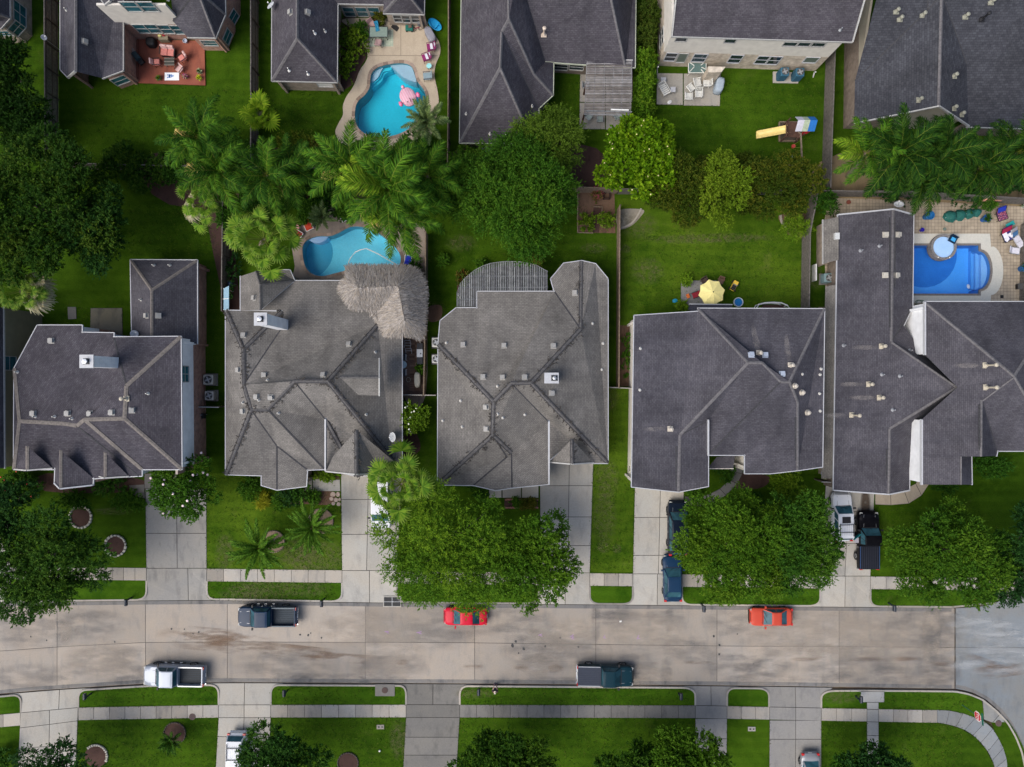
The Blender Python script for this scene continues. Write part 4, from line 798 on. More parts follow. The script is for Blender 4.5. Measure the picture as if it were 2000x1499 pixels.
def pool(label, loop, depth, floormat, wallmat, wmat, coping, cw=.3, stones=0, waterz=-.12):
    root = empty('swimming_pool', (0, 0, 0), 0, label, 'pool'); w = px(loop)
    A = sum(w[i].x*w[(i+1) % len(w)].y-w[(i+1) % len(w)].x*w[i].y for i in range(len(w)))
    if A < 0: w = w[::-1]
    n = len(w); mb = MB()
    for i in range(n):
        a, b = w[i], w[(i+1) % n]
        mb.add([(a.x, a.y, -.005), (b.x, b.y, -.005), (b.x, b.y, -depth), (a.x, a.y, -depth)], [(0, 1, 2, 3)])
    mb.build('pool_wall', wallmat, root); sheet([w], -depth).build('pool_floor', floormat, root)
    wo = grow(w, .04); m2 = MB().prism([Vector((p.x, p.y, waterz)) for p in wo], depth+.3); m2.build('pool_water', wmat, root, fixn=True)
    o1 = grow(w, cw)
    if stones:
        step = stones
        # individual coping stones
        per = [0]
        for i in range(n): per.append(per[-1]+(w[(i+1) % n]-w[i]).length)
        tot = per[-1]; k = int(tot/step); 
        def at_(L, s_):
            s_ %= tot; i = max(j for j in range(n) if per[j] <= s_+1e-9); t = (s_-per[i])/max(1e-6, per[i+1]-per[i]); return L[i].lerp(L[(i+1) % n], t)
        for j in range(k):
            s0, s1 = tot*j/k+.015, tot*(j+1)/k-.015; q = [at_(w, s0), at_(w, (s0+s1)/2), at_(w, s1), at_(o1, s1), at_(o1, (s0+s1)/2), at_(o1, s0)]
            MB().prism([Vector((p.x, p.y, .07+random.uniform(-.006, .006))) for p in q], .1).build('coping_stone', coping, root)
    else:
        m3 = MB()
        for i in range(n):
            a, b, c, d = w[i], w[(i+1) % n], o1[(i+1) % n], o1[i]
            m3.add([(p.x, p.y, .065) for p in (a, b, c, d)]+[(p.x, p.y, -.06) for p in (a, b, c, d)], [(0, 1, 2, 3), (0, 4, 5, 1), (2, 6, 7, 3)])
        m3.build('coping', coping, root, fixn=True)
    return root
W1 = watermat('pool_water_teal', (.05, .88, .95), .26); W2 = watermat('pool_water_cyan', (.1, .88, .97), .16); W3 = watermat('pool_water_blue', (.05, .66, .99), .18)
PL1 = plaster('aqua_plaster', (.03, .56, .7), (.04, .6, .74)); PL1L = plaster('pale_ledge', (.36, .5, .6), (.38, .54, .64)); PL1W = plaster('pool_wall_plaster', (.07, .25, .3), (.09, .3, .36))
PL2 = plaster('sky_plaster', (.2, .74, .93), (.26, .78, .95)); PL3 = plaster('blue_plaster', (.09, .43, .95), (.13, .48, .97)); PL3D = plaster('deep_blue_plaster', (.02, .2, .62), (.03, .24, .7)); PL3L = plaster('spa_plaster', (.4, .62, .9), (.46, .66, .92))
p1 = pool('upper kidney-shaped teal pool with pale tanning ledge and the pink inflatable, beside tan decking', POOL1, 1.7, PL1, PL1W, W1, STONE, .3, .5)
lg = smoothloop([(762, 127), (785, 125.5), (801, 129), (808, 141), (813, 158), (812, 161), (803, 158), (790, 153), (778, 143), (770, 135)], 4)
MB().prism(px(lg, -.3), 1.38).build('tanning_ledge', PL1L, p1)
for k, (dz, pts) in enumerate(((.38, [(724, 160), (725, 145), (741, 133), (749, 131), (744, 140), (738, 152), (729, 159)]), (.62, [(724, 168), (725, 145), (741, 133), (761, 128), (764, 137), (749, 141), (743, 152), (733, 162)]), (.86, [(723, 173), (725, 145), (741, 133), (763, 128), (768, 138), (757, 142), (750, 148), (746, 158), (735, 168)]))):
    MB().prism(px(smoothloop(pts, 4), -dz), 1.69-dz).build('pool_step', [PL1L, PL1, PL1][k], p1)
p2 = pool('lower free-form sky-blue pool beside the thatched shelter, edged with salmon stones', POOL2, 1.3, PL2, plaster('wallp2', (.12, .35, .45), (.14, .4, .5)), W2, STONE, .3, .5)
MB().prism(px(smoothloop([(604, 468), (620, 463.5), (640, 463), (634, 471), (622, 475), (610, 473)], 4), -.25), 1.0).build('pool_step', PL3L, p2)
MB().prism(px(smoothloop([(593, 488), (603, 476), (640, 470), (650, 490), (645, 515), (625, 537), (609, 533), (597, 518)], 4), -1.296), .0005).build('painted_depth', plaster('deep_teal_plaster', (.05, .4, .62), (.08, .45, .66)), p2)  # darker tint on the level floor imitates light lost in deep water
m_ = MB().tube(px([(680, 515), (684, 505), (694, 493), (705, 488), (716, 486), (740, 497), (762, 510), (776, 518)], -.1), .05, 6); m_.build('cleaner_hose', WHITE, p2)
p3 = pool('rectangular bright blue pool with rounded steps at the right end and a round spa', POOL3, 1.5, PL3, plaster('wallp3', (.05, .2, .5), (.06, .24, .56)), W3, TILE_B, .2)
for k, r in enumerate((10, 16, 22)):
    a_ = [(1890+r*.1+ (22-k*0)*1.0*math.cos(a)*.0, 0) for a in (0,)]
for k, (xl, dz) in enumerate(((1896, 1.1), (1905, .8), (1916, .45))):
    arc = [(x, y) for x, y in POOL3 if x >= xl and 489 < y < 568]
    ys0 = [528.5-37*math.sqrt(max(0, 1-((xl-1912)/22)**2)) if xl > 1912 else 491, 528.5+37*math.sqrt(max(0, 1-((xl-1912)/22)**2)) if xl > 1912 else 566]
    poly = [(xl, ys0[0])]+[(x, y) for x, y in _arc if x > xl+.5]+[(xl, ys0[1])]
    MB().prism(px(poly, -dz), 1.499-dz).build('pool_step', plaster('stepp', (.1+k*.05, .38+k*.04, .8), (.14+k*.05, .42+k*.04, .84)), p3)
MB().lathe([(3.3, -1.497), (3.3, -1.493), (.01, -1.493)], P(1822, 492, 0), 30).build('painted_depth', PL3D, p3)  # dark blue disc paints depth onto an even floor
spa = empty('spa', P(1838.5, 484.5, 0), 0, 'round spa with grey tile rim set in the edge of the bright blue pool', 'spa')
MB().lathe([(1.27, -.3), (1.25, .42), (1.03, .42), (1.01, .1)], n=40).build('spa_rim', M((.2, .19, .185), .7, var=.4, nscale=8), spa)
MB().lathe([(1.01, .3), (.99, .14), (.5, .14), (.49, .07), (.01, .07)], n=40).build('spa_basin', PL3L, spa)
MB().lathe([(.56, .145), (.56, .15), (.3, .15)], (-.12, -.08, 0), 30).build('spa_step', PL3, spa); MB().lathe([(.4, .155), (.4, .16), (.01, .16)], (-.2, -.12, 0), 30).build('spa_step', PL3L, spa)
MB().lathe([(1.02, .0), (1.02, .34), (.01, .34)], n=40).build('spa_water', watermat('spa_water', (.15, .7, .99), .3), spa)
MB().lathe([(.06, .4), (.06, .47), (.02, .5)], (-.55, -1.0, 0), 8).lathe([(.06, .4), (.06, .47), (.02, .5)], (.55, -1.0, 0), 8).build('spa_light', WHITE, spa)
# decks
def flat(name, outer, holes, z, mat, kind='structure', th=.0):
    return sheet([px(outer)]+[grow(px(h), .0) for h in holes], z).build(name, mat, kind=kind)
dk1 = smoothloop([(668, 40), (720, 36), (828, 40), (832, 60), (846, 66), (858, 84), (860, 104), (851, 128), (849, 150), (855, 180), (857, 205), (850, 240), (835, 275), (800, 290), (745, 296), (702, 292), (676, 284), (662, 276), (655, 258), (661, 242), (670, 225), (670, 207), (677, 189), (687, 175), (695, 159), (703, 138), (716, 118), (716, 100), (690, 60)], 4)
flat('pool_deck', dk1, [POOL1], .05, TAND)
for a, b in (((783, 50), (783, 109)), ((720, 109), (855, 110)), ((721, 57), (721, 108))): ribbon(px([a, b]), .05, .04, .056).build('deck_joint', M((.2, .165, .125), .95), kind='structure')
dk2 = smoothloop([(570, 470), (585, 445), (600, 432), (625, 410), (660, 395), (700, 388), (760, 396), (815, 420), (832, 460), (832, 540), (832, 772), (788, 772), (788, 560), (700, 556), (580, 552), (576, 520)], 4)
flat('pool_deck', dk2, [POOL2], .045, concrete('stone_pool_deck', (.24, .2, .17), (.28, .235, .19), (.14, .125, .12), .7, .1))
flat('brick_path', [(787, 655), (832, 655), (832, 770), (787, 770)], [], .055, brickmat('ground_brick', (.17, .1, .07), (.12, .075, .06), (.14, .12, .1)))
# brick path beside house B: rows of single bricks
bp = bpy.data.objects.new('brick_walk', bpy.data.meshes.new('brick_walk')); col.objects.link(bp); bp['kind'] = 'structure'
me_ = None
for r_ in range(24):
    for c_ in range(2):
        o = MB().box((0, 0, 0), (.5, .17, .07)).build('paver', None, bp) if me_ is None else bpy.data.objects.new('paver', me_)
        if me_ is None: me_ = o.data; me_.materials.append(concrete('paver_brick', (.2, .125, .09), (.24, .16, .12), (.12, .09, .08), .6, .5))
        else: col.objects.link(o); o.parent = bp
        o.location = P(805+c_*10.6+random.uniform(-.3, .3), 663+r_*4.3, .075); o.rotation_euler.z = random.uniform(-.04, .04)
def paver(name, c, c2, size, joint):
    t = NT(name); br = t.new('ShaderNodeTexBrick'); t.link(t.pos(), br.inputs[0]); br.offset = 0; br.inputs['Scale'].default_value = 1; br.inputs['Brick Width'].default_value = size; br.inputs['Row Height'].default_value = size
    br.inputs['Color1'].default_value = (*c, 1); br.inputs['Color2'].default_value = (*c2, 1); br.inputs['Mortar'].default_value = (*joint, 1); br.inputs['Mortar Size'].default_value = .018
    n = t.noise(t.pos(), 1.4, 4); t.col(t.mix(1.0, br.outputs[0], t.ramp(n, [(.3, .8), (.7, 1.12)]), 'MULTIPLY')); t.set(Roughness=.9); t.bump(br.outputs[1], -.4, .02); return t.m
PAV = paver('tan_pavers', (.32, .27, .2), (.38, .32, .24), .32, (.19, .15, .11))
flat('pool_deck', [(1618, 388), (1700, 389), (2004, 404), (1996, 600), (1612, 600), (1610, 430)], [POOL3], .03, PAV)
flat('side_path', [(1598, 600), (1640, 600), (1632, 930), (1598, 925)], [], .03, M((.19, .16, .12), .95, var=.4, nscale=2))
wd = [(1770, 457), (1933, 457), (1935, 483)]+[(1935+24*math.cos(a), 529+48*math.sin(a)) for a in np.linspace(-math.pi/2+.2, math.pi/2-.2, 14)]+[(1935, 577), (1934, 592), (1770, 592)]
flat('pool_deck', wd, [[(x+(3.9 if x > 1800 else 0), y+(3.9 if y > 528 else -3.9)) for x, y in POOL3]], .045, WHITED)
slabs('patio', [[(1283, 143), (1334, 144), (1334, 206), (1282, 205)], [(1335, 144), (1408, 144), (1406, 208), (1335, 207)]], PATIO_G)
MB().prism(px([(1383, 130), (1417, 131), (1409, 141), (1383, 142)], 2.2), 2.2).build('bay', BRICK_P) and None
bay = bpy.data.objects['bay']; tag(bay, 'low tan boarded box standing against the cream house between two windows, behind the glass table', 'box')
slabs('patio', [[(1133, 140), (1182, 140), (1182, 200), (1132, 200)], [(1183, 140), (1236, 140), (1235, 200), (1183, 200)], [(1132, 201), (1182, 201), (1182, 253), (1131, 253)], [(1183, 201), (1235, 201), (1220, 254), (1183, 254)]], PATIO_G)
slabs('patio', [[(177, 602), (239, 602), (240, 655), (176, 655)]], concrete('mossy_slab', (.17, .165, .14), (.2, .18, .13), (.1, .1, .085), .7, .1))
o = MB().prism(px([(132, 600), (148, 600), (149, 623), (133, 624)], .05), .1).build('stepping_stone', CONC_DK); tag(o, 'small square grey paving slab lying alone on the lawn left of the mossy patio', 'paving slab')
slabs('patio', [[(1330, 548), (1400, 548), (1400, 606), (1329, 606)]], concrete('blue_patio', (.22, .225, .225), (.25, .24, .22), (.14, .14, .145), .5, .1))
BR_P = paver('red_patio_brick', (.25, .075, .05), (.3, .1, .065), .22, (.12, .05, .04))
MB().prism(px([(263, 77), (399, 80), (401, 167), (263, 162)], .12), .2).build('patio', concrete('red_patio', (.24, .075, .052), (.31, .11, .07), (.13, .05, .04), .5, .1), kind='structure')
MB().prism(px([(262, 151), (262, 78), (270, 78), (270, 152)], .26), .3).build('patio_step', concrete('red_step', (.16, .055, .042), (.22, .08, .05), (.1, .04, .035), .5, .1), kind='structure')
# front walks and beds
slabs('path', [[(602, 928), (610, 936), (610, 960), (594, 960)], [(611, 936), (664, 937), (665, 960), (611, 960)]], CONC_DR)
slabs('path', [[(955, 953), (980, 953), (980, 973), (955, 973)], [(981, 953), (1018, 950), (1018, 973), (981, 973)], [(1019, 950), (1052, 945), (1052, 973), (1019, 973)]], CONC_DR)
cw_ = [(1337, 970), (1361, 971), (1384, 966), (1406, 955), (1424, 938), (1436, 922)]; ci_ = [(1338, 988), (1368, 989), (1392, 983), (1418, 968), (1440, 945), (1450, 926)]
slabs('path', [[cw_[i], cw_[i+1], ci_[i+1], ci_[i]] for i in range(5)]+[[(1425, 920), (1436, 902), (1454, 902), (1450, 926)]], CONC_DK)
cw_ = [(1709, 962), (1739, 961), (1765, 957), (1788, 945), (1801, 925)]; ci_ = [(1709, 986), (1740, 987), (1775, 984), (1800, 968), (1815, 945)]
slabs('path', [[cw_[i], cw_[i+1], ci_[i+1], ci_[i]] for i in range(4)], concrete('tan_walk', (.36, .31, .24), (.38, .33, .26), (.24, .2, .16), .4, .1))
slabs('path', [[(252, 948), (282, 946), (284, 975), (256, 966)], [(282, 925), (345, 925), (345, 955), (282, 955)]], CONC_DK)
SOILM = concrete('mulch', (.13, .075, .05), (.17, .11, .075), (.06, .04, .03), .7, .1); SOILD = concrete('dark_mulch', (.06, .035, .03), (.085, .05, .04), (.03, .02, .018), .7, .1)
nb_ = [0]
def bed(pts, mat=SOILM, z=.012, smooth=True):
    nb_[0] += 1; return sheet([px(smoothloop(pts, 4) if smooth else pts)], z+nb_[0] % 7*.0012).build('flower_bed', mat, kind='structure')
bed([(596, 961), (650, 961), (648, 985), (600, 985), (566, 983), (575, 968)]); bed([(640, 904), (664, 935), (602, 936)], smooth=False)
bed([(985, 974), (1051, 974), (1051, 994), (985, 994)], SOILD, smooth=False); bed([(1430, 925), (1500, 930), (1490, 952), (1440, 955)], SOILD); bed([(90, 925), (270, 935), (268, 960), (90, 960)], SOILD)
bed([(1128, 376), (1200, 378), (1202, 456), (1128, 455)], SOILM, smooth=False); bed([(1207, 412), (1256, 410), (1250, 425), (1232, 442), (1208, 447)], concrete('pebbles', (.26, .24, .2), (.3, .27, .22), (.16, .15, .13), .6, .1))
bed([(1524, 420), (1580, 420), (1580, 460), (1545, 462), (1527, 440)], SOILM); bed([(660, 45), (715, 45), (716, 108), (705, 130), (695, 160), (668, 178), (662, 175)], SOILD); bed([(790, 830), (815, 850), (820, 880), (790, 890)], SOILD)
bed([(837, 600), (862, 598), (860, 624), (838, 628)], SOILM); bed([(895, 538), (920, 540), (910, 560), (895, 580)], SOILD); bed([(1207, 636), (1230, 636), (1232, 755), (1207, 755)], SOILM, smooth=False); bed([(300, 300), (640, 290), (880, 300), (880, 372), (600, 400), (330, 400)], SOILD)
bed([(400, 390), (442, 395), (470, 620), (443, 610)], SOILD); bed([(1120, 520), (1098, 520), (1078, 545), (1083, 560)], SOILM); bed([(1640, 300), (2020, 300), (2020, 400), (1620, 388)], concrete('tan_soil', (.2, .15, .09), (.24, .18, .1), (.1, .08, .05), .6, .1)); bed([(985, 280), (1165, 290), (1165, 375), (880, 375), (880, 300)], SOILD)
# ringed tree beds (stones are single objects)
def ring(cx, cy, r, n, mat, fill, label, z=.1, arc=(0, 2*math.pi), w=.22, rand=.3, name='stone_ring'):
    o = empty(name, P(cx, cy, 0), 0, label, 'flower bed'); c = P(cx, cy, 0)
    MB().lathe([(r/PPM, .0), (r/PPM, .035), (.01, .06)], n=28).build('soil', fill, o)
    for i in range(n):
        a = arc[0]+(arc[1]-arc[0])*(i+.5)/n; s_ = (arc[1]-arc[0])*r/PPM/n
        b = MB().box((0, 0, 0), (w*random.uniform(1-rand, 1+rand*.5), s_*random.uniform(.7, .93), .16*random.uniform(.8, 1.2))).build('stone', mat, o)
        b.location = (math.cos(a)*r/PPM, math.sin(a)*r/PPM, z*.8); b.rotation_euler = (random.uniform(-.2, .2)*rand*2, random.uniform(-.2, .2)*rand*2, a+random.uniform(-.3, .3)*rand)
        setbev(b, .03, 1)
    return o
LIME = M((.48, .45, .38), .9, var=.3, nscale=5)
ring(158, 1010, 21, 20, LIME, SOILD, 'ring of pale rough stones round bare dark soil on the shaded left front lawn')
ring(226, 1066, 20, 18, LIME, SOILD, 'ring of pale rough stones half covered by the big dark tree at left')
ring(627, 1018, 24, 34, M((.22, .17, .135), .9, var=.3), concrete('tan_mulch', (.23, .165, .115), (.27, .2, .14), (.15, .11, .08), .5, .1), 'brown edged round tree bed under the upper right sago palm', w=.1, rand=.05, name='round_bed')
ring(535, 1058, 21, 32, M((.22, .17, .135), .9, var=.3), concrete('tan_mulch2', (.23, .165, .115), (.27, .2, .14), (.15, .11, .08), .5, .1), 'brown edged round tree bed under the lower left sago palm', w=.1, rand=.05, name='round_bed')
ring(342, 1432, 21, 26, M((.08, .065, .055), .9), SOILD, 'dark oval planting bed with a small palm in the lower lawn', w=.1, rand=.1, name='round_bed')
ring(188, 1477, 22, 14, LIME, SOILD, 'half ring of white stones at the bottom edge beside the driveway', arc=(-.5, 2.4), name='stone_ring')
ring(680, 1490, 20, 24, M((.07, .06, .055), .9), SOILD, 'dark mulched round bed at the bottom edge right of the white wagon', w=.1, rand=.1, name='round_bed')
# flagstone landing and brick edging
fl = bpy.data.objects.new('flagstone_patch', bpy.data.meshes.new('flagstone_patch')); col.objects.link(fl); fl['kind'] = 'structure'
for x, y, w, h in ((650, 966, 11, 9), (660, 966, 8, 10), (647, 975, 8, 8), (656, 977, 9, 9), (663, 976, 5, 7), (651, 984, 8, 7), (661, 985, 8, 8)):
    q = [(x+w/2*math.cos(a)*random.uniform(.9, 1.15), y+h/2*math.sin(a)*random.uniform(.9, 1.15)) for a in np.linspace(0, 5.4, 7)]
    MB().prism(px(q, .06), .08).build('flagstone', M((.48, .37, .3), .9, var=.3), fl)
ed = bpy.data.objects.new('brick_edging', bpy.data.meshes.new('brick_edging')); col.objects.link(ed); ed['kind'] = 'structure'; me_ = None
for i in range(30):
    for yy in (976, 992):
        o = MB().box((0, 0, 0), (.1, .16, .12)).build('brick', M((.3, .14, .1), .9, var=.35), ed) if me_ is None else bpy.data.objects.new('brick', me_)
        if me_ is not None: col.objects.link(o); o.parent = ed
        me_ = o.data; o.location = P(988+i*2.15, yy+random.uniform(-.5, .5), .05); o.rotation_euler.z = random.uniform(-.2, .2)
ribbon(px(smoothloop([(1209, 446), (1222, 443), (1236, 434), (1246, 420), (1252, 408)], 5, False)), .16, 0, .12).build('edging', CONC_SW, kind='structure')
ribbon(px(smoothloop([(1524, 421), (1527, 436), (1538, 449)], 5, False)), .2, 0, .12).build('edging', CONC_SW, kind='structure')
gb = ribbon(px([(1128, 377), (1128, 455), (1158, 456)]), .1, 0, .2).build('edging', FENCEB, kind='structure'); ribbon(px([(1159, 405), (1176, 405), (1174, 430)]), .08, 0, .2).build('edging', FENCEB, kind='structure')
bed([(1159, 406), (1175, 406), (1170, 455), (1158, 455)], SOILD, .02, False)

# ---------------------------------------------------------------- fences: posts, rails and narrow pickets
def fence(label, pts, h=1.85, mat=None, railside=1, group='wooden privacy fences'):
    mat = mat or FENCEW; w = px(pts); root = empty('wooden_fence', w[0], 0, label, 'fence', None); off = -w[0]
    for a, b in zip(w[:-1], w[1:]):
        L = (b-a).length; t = (b-a).normalized(); n = Vector((-t.y, t.x, 0))*railside; k = max(1, round(L/2.4)); st = L/k
        for i in range(k+1):
            p = a+t*st*i+n*.08+off; MB().box((p.x, p.y, h/2), (.1, .1, h-.05), math.atan2(t.y, t.x)).build('post', WOOD, root)
        for i in range(k):
            p0 = a+t*st*i+off; q0 = p0+t*(st)
            r_ = MB()
            for z in (.3, h*.5, h-.15): r_.bar(p0+n*.05+Vector((0, 0, z)), q0+n*.05+Vector((0, 0, z)), .05, .09)
            r_.build('rail', WOOD if railside == 1 else FENCEB, root)
            pk = MB(); m = int(st/.15); lift = random.uniform(-.04, .04)
            for j in range(m):
                c = p0+t*(j+.5)*st/m; hh = h+lift+random.uniform(-.02, .02); pk.box((c.x, c.y, hh/2+.03), (.135, .022, hh), math.atan2(t.y, t.x))
            pk.build('picket', mat, root, kind='stuff')
            cpb = MB().bar(p0+Vector((0, 0, h+lift+.04)), q0+Vector((0, 0, h+lift+.04)), .09, .04).build('cap_rail', mat, root)
    return root
fence('tall weathered fence running down the dark strip left of the red brick house', [(113, -40), (115, 290), (116, 330)], 2.0)
fence('grey fence between the red brick patio yard and the charcoal hip roof at the top', [(505, -40), (505, 195), (505, 330)], 2.0)
fence('narrow brown fence beside the upper pool yard, left of the wide charcoal roof', [(879, -40), (879, 150), (877, 372)], 1.85, FENCEB)
fence('dark fence between the swing set lawn and the beige gable house', [(1613, 100), (1608, 240), (1604, 378)], 2.0)
fence('back fence behind the row of palms above the blue pool deck', [(1585, 384), (1760, 386), (2030, 402)], 2.0)
fence('grey fence on the right edge of the lawn with the yellow parasol', [(1581, 384), (1566, 465), (1564, 604)], 1.9)
fence('tan fence running down between the two lawns right of the vegetable bed', [(1205, 410), (1204, 580), (1203, 757)], 1.85, FENCEB)
fence('brown fence along the brick side walk left of the taupe roof house', [(836, 460), (835, 620), (832, 772)], 1.85, FENCEB, -1)
fence('dark fence beside the fan palm, left of the free-form pool', [(450, 400), (448, 612)], 1.85, None)
fence('back fence hidden among the palms behind the free-form pool', [(116, 330), (330, 335), (620, 340), (877, 372)], 1.85)
fence('low back fence behind the vegetable bed and the feathery tree', [(880, 374), (1140, 377), (1204, 379)], 1.85, FENCEB)
fence('hidden back fence behind the brownish hedge trees', [(1206, 380), (1400, 380), (1580, 382)], 1.85)
fence('short fence and gate between the left house and the brown roof house', [(385, 794), (441, 795)], 1.6, M((.3, .3, .29), .8))
fence('short pale fence closing the brick side walk above the round flowering bush', [(787, 771), (855, 772)], 1.7, M((.3, .28, .25), .8))
fence('short fence closing the bare side strip right of the taupe roof house', [(1186, 757), (1236, 759)], 1.6, M((.26, .25, .23), .8))
fence('dark fence at the right edge of the blue pool deck', [(1993, 440), (1992, 500), (1990, 600)], 1.9)
fence('short fence beside the silver wagon, below the slate roof', [(1590, 937), (1612, 938), (1630, 948)], 1.6, M((.3, .3, .3), .8))
fence('low fence at the left edge under the shaggy fan palm', [(8, 640), (48, 640), (48, 760)], 1.8)
fence('brown fence beside the wide charcoal roof, right of the patio cover', [(1262, -40), (1262, 60)], 1.8, M((.12, .045, .03), .9))

# ---------------------------------------------------------------- slatted pergolas and the thatched shelter
pg = empty('pergola', P(985, 590, 0), 0, 'grey slatted arc-shaped pergola roof behind the taupe shingle house', 'pergola'); off = -pg.location
top = [(892.5, 572), (898.7, 555), (907, 545), (916, 537.7), (928, 528), (943, 520.4), (957, 515.5), (972.8, 513), (990, 511.5), (1012, 512), (1034.5, 515.5), (1048, 519), (1056.7, 524), (1070, 531.5)]
x = 893.0
while x < 1070:
    y0 = float(np.interp(x, [p[0] for p in top], [p[1] for p in top])); y1 = 599 if x < 931.5 else 571.5
    a, b = P(x, y0, 2.9), P(x, y1, 2.9)
    MB().bar(a+off, b+off, .08, .1).build('slat', M(random.choice(((.2, .21, .215), (.26, .27, .275), (.15, .155, .165))), .85, var=.4, nscale=3), pg); x += 3.5
for yy, xa, xb in ((540, 914, 1070), (562, 897, 1070), (585, 893, 931)): MB().bar(P(xa, yy, 2.75)+off, P(xb, yy, 2.75)+off, .1, .18).build('beam', GREYWOOD, pg)
for p in ((895, 575), (943, 524), (1036, 519), (1068, 560)):
    q = P(*p, 0)*((CAMH-2.8)/CAMH)+off; MB().box((q.x, q.y, 1.4), (.14, .14, 2.8)).build('post', WHITE, pg)
for a, b in zip(top[:-1], top[1:]): pass
MB().loft([[P(x_, y_, 2.95)+off, P(x_, y_, 2.7)+off, P(x_, y_-1.2, 2.7)+off, P(x_, y_-1.2, 2.95)+off] for x_, y_ in top]).build('fascia_board', GREYWOOD, pg, fixn=True)
sheet([px([(897, 560), (916, 545), (943, 528), (985, 519), (1030, 522), (1068, 535), (1068, 575), (930, 575), (930, 600), (895, 600)])], .02).build('patio', concrete('painted_shade_patio', (.07, .072, .075), (.09, .09, .085), (.08, .08, .08), .5, .1), kind='structure')  # near-black concrete colour stands in for the shade beneath the slats
pg = empty('patio_cover', P(1188, 175, 0), 0, 'brownish grey slatted patio cover on dark posts attached to the wide charcoal house', 'pergola'); off = -pg.location
for i in range(35):
    y_ = 119+i*3.08; xa = 1146-(y_-119)*.05; xb = 1235-(y_-119)*.025
    MB().bar(P(xa, y_, 3.1)+off, P(xb, y_, 3.1)+off, .06, .09).build('slat', M(random.choice(((.24, .22, .215), (.17, .15, .14), (.3, .29, .29))), .85, var=.4, nscale=2), pg)
for x_ in (1146, 1163, 1181, 1199, 1217, 1234): MB().bar(P(x_, 119, 3.0)+off, P(x_-4, 225, 3.0)+off, .07, .16).build('beam', GREYWOOD, pg)
MB().bar(P(1144, 217, 3.2)+off, P(1234, 219, 3.2)+off, .1, .1).build('ridge_board', GREYWOOD, pg); MB().bar(P(1193, 214.5, 3.3)+off, P(1228, 215.5, 3.3)+off, .12, .1).build('white_rail', WHITE, pg)
MB().loft([[P(x_, y_, 3.1)+off, P(x_, y_, 2.85)+off, P(x_, y_+2.5, 2.85)+off, P(x_, y_+2.5, 3.1)+off] for x_, y_ in ((1140, 222), (1233, 225))]).build('fascia_board', GREYWOOD, pg, fixn=True)
MB().loft([[P(x_, y_, 3.12)+off, P(x_, y_, 2.9)+off, P(x_, y_+2, 2.9)+off, P(x_, y_+2, 3.12)+off] for x_, y_ in ((1146, 116), (1236, 117))]).build('fascia_board', WHITE, pg, fixn=True)
for p in ((1142, 221), (1230, 224), (1146, 160)):
    q = P(*p, 2.9)+off; MB().box((q.x, q.y, 1.45), (.14, .14, 2.9)).build('post', M((.1, .05, .035), .8), pg)

th = empty('thatched_shelter', P(755, 590, 0), 0, 'thatched palm straw shelter roof joining the house corner beside the free-form pool', 'palapa'); off = -th.location
tout = smoothloop([(676, 523), (700, 521), (740, 522), (785, 523), (808, 527), (822, 540), (828, 565), (828, 600), (826, 630), (823, 660), (806, 656), (790, 652), (775, 655), (757, 655), (747, 644), (742, 633), (736, 624), (725, 612), (716, 602), (700, 601), (684, 596), (672, 580), (664, 565), (668, 550), (678, 545)], 3)
def zt(x, y):                                            # roof surface height from its two ridge lines
    def seg(ax, ay, bx, by):
        t = max(0, min(1, ((x-ax)*(bx-ax)+(y-ay)*(by-ay))/((bx-ax)**2+(by-ay)**2))); return math.hypot(x-ax-t*(bx-ax), y-ay-t*(by-ay))
    d = min(seg(700, 562, 778, 558), seg(778, 558, 790, 622)); return max(3.25, 5.3-d*.042)
def inside(x, y, poly):
    c = False; j = len(poly)-1
    for i in range(len(poly)):
        if (poly[i][1] > y) != (poly[j][1] > y) and x < (poly[j][0]-poly[i][0])*(y-poly[i][1])/(poly[j][1]-poly[i][1])+poly[i][0]: c = not c
        j = i
    return c
mb = MB(); st = 4; g_ = {}
for yy in range(512, 672, st):
    for xx in range(656, 840, st):
        if inside(xx+st/2, yy+st/2, tout):
            ids = []
            for dx, dy in ((0, 0), (0, st), (st, st), (st, 0)):
                k = (xx+dx, yy+dy)
                if k not in g_: g_[k] = len(mb.v); mb.v.append(tuple(P(k[0], k[1], zt(*k)+random.uniform(-.05, .05))+off))
                ids.append(g_[k])
            mb.f.append(tuple(ids))
THM = NT('thatch'); a_ = THM.new('ShaderNodeVertexColor', layer_name='tint'); nn_ = THM.noise(THM.pos(), 1.2, 4, .6); THM.col(THM.mix(1.0, a_.outputs[0], THM.ramp(nn_, [(.3, .8), (.7, 1.1)]), 'MULTIPLY')); THM.set(Roughness=.95)
mb.build('thatch_base', M((.16, .15, .14), .95, var=.3), th)
vs_ = []; fs_ = []; tn = []; k = 0
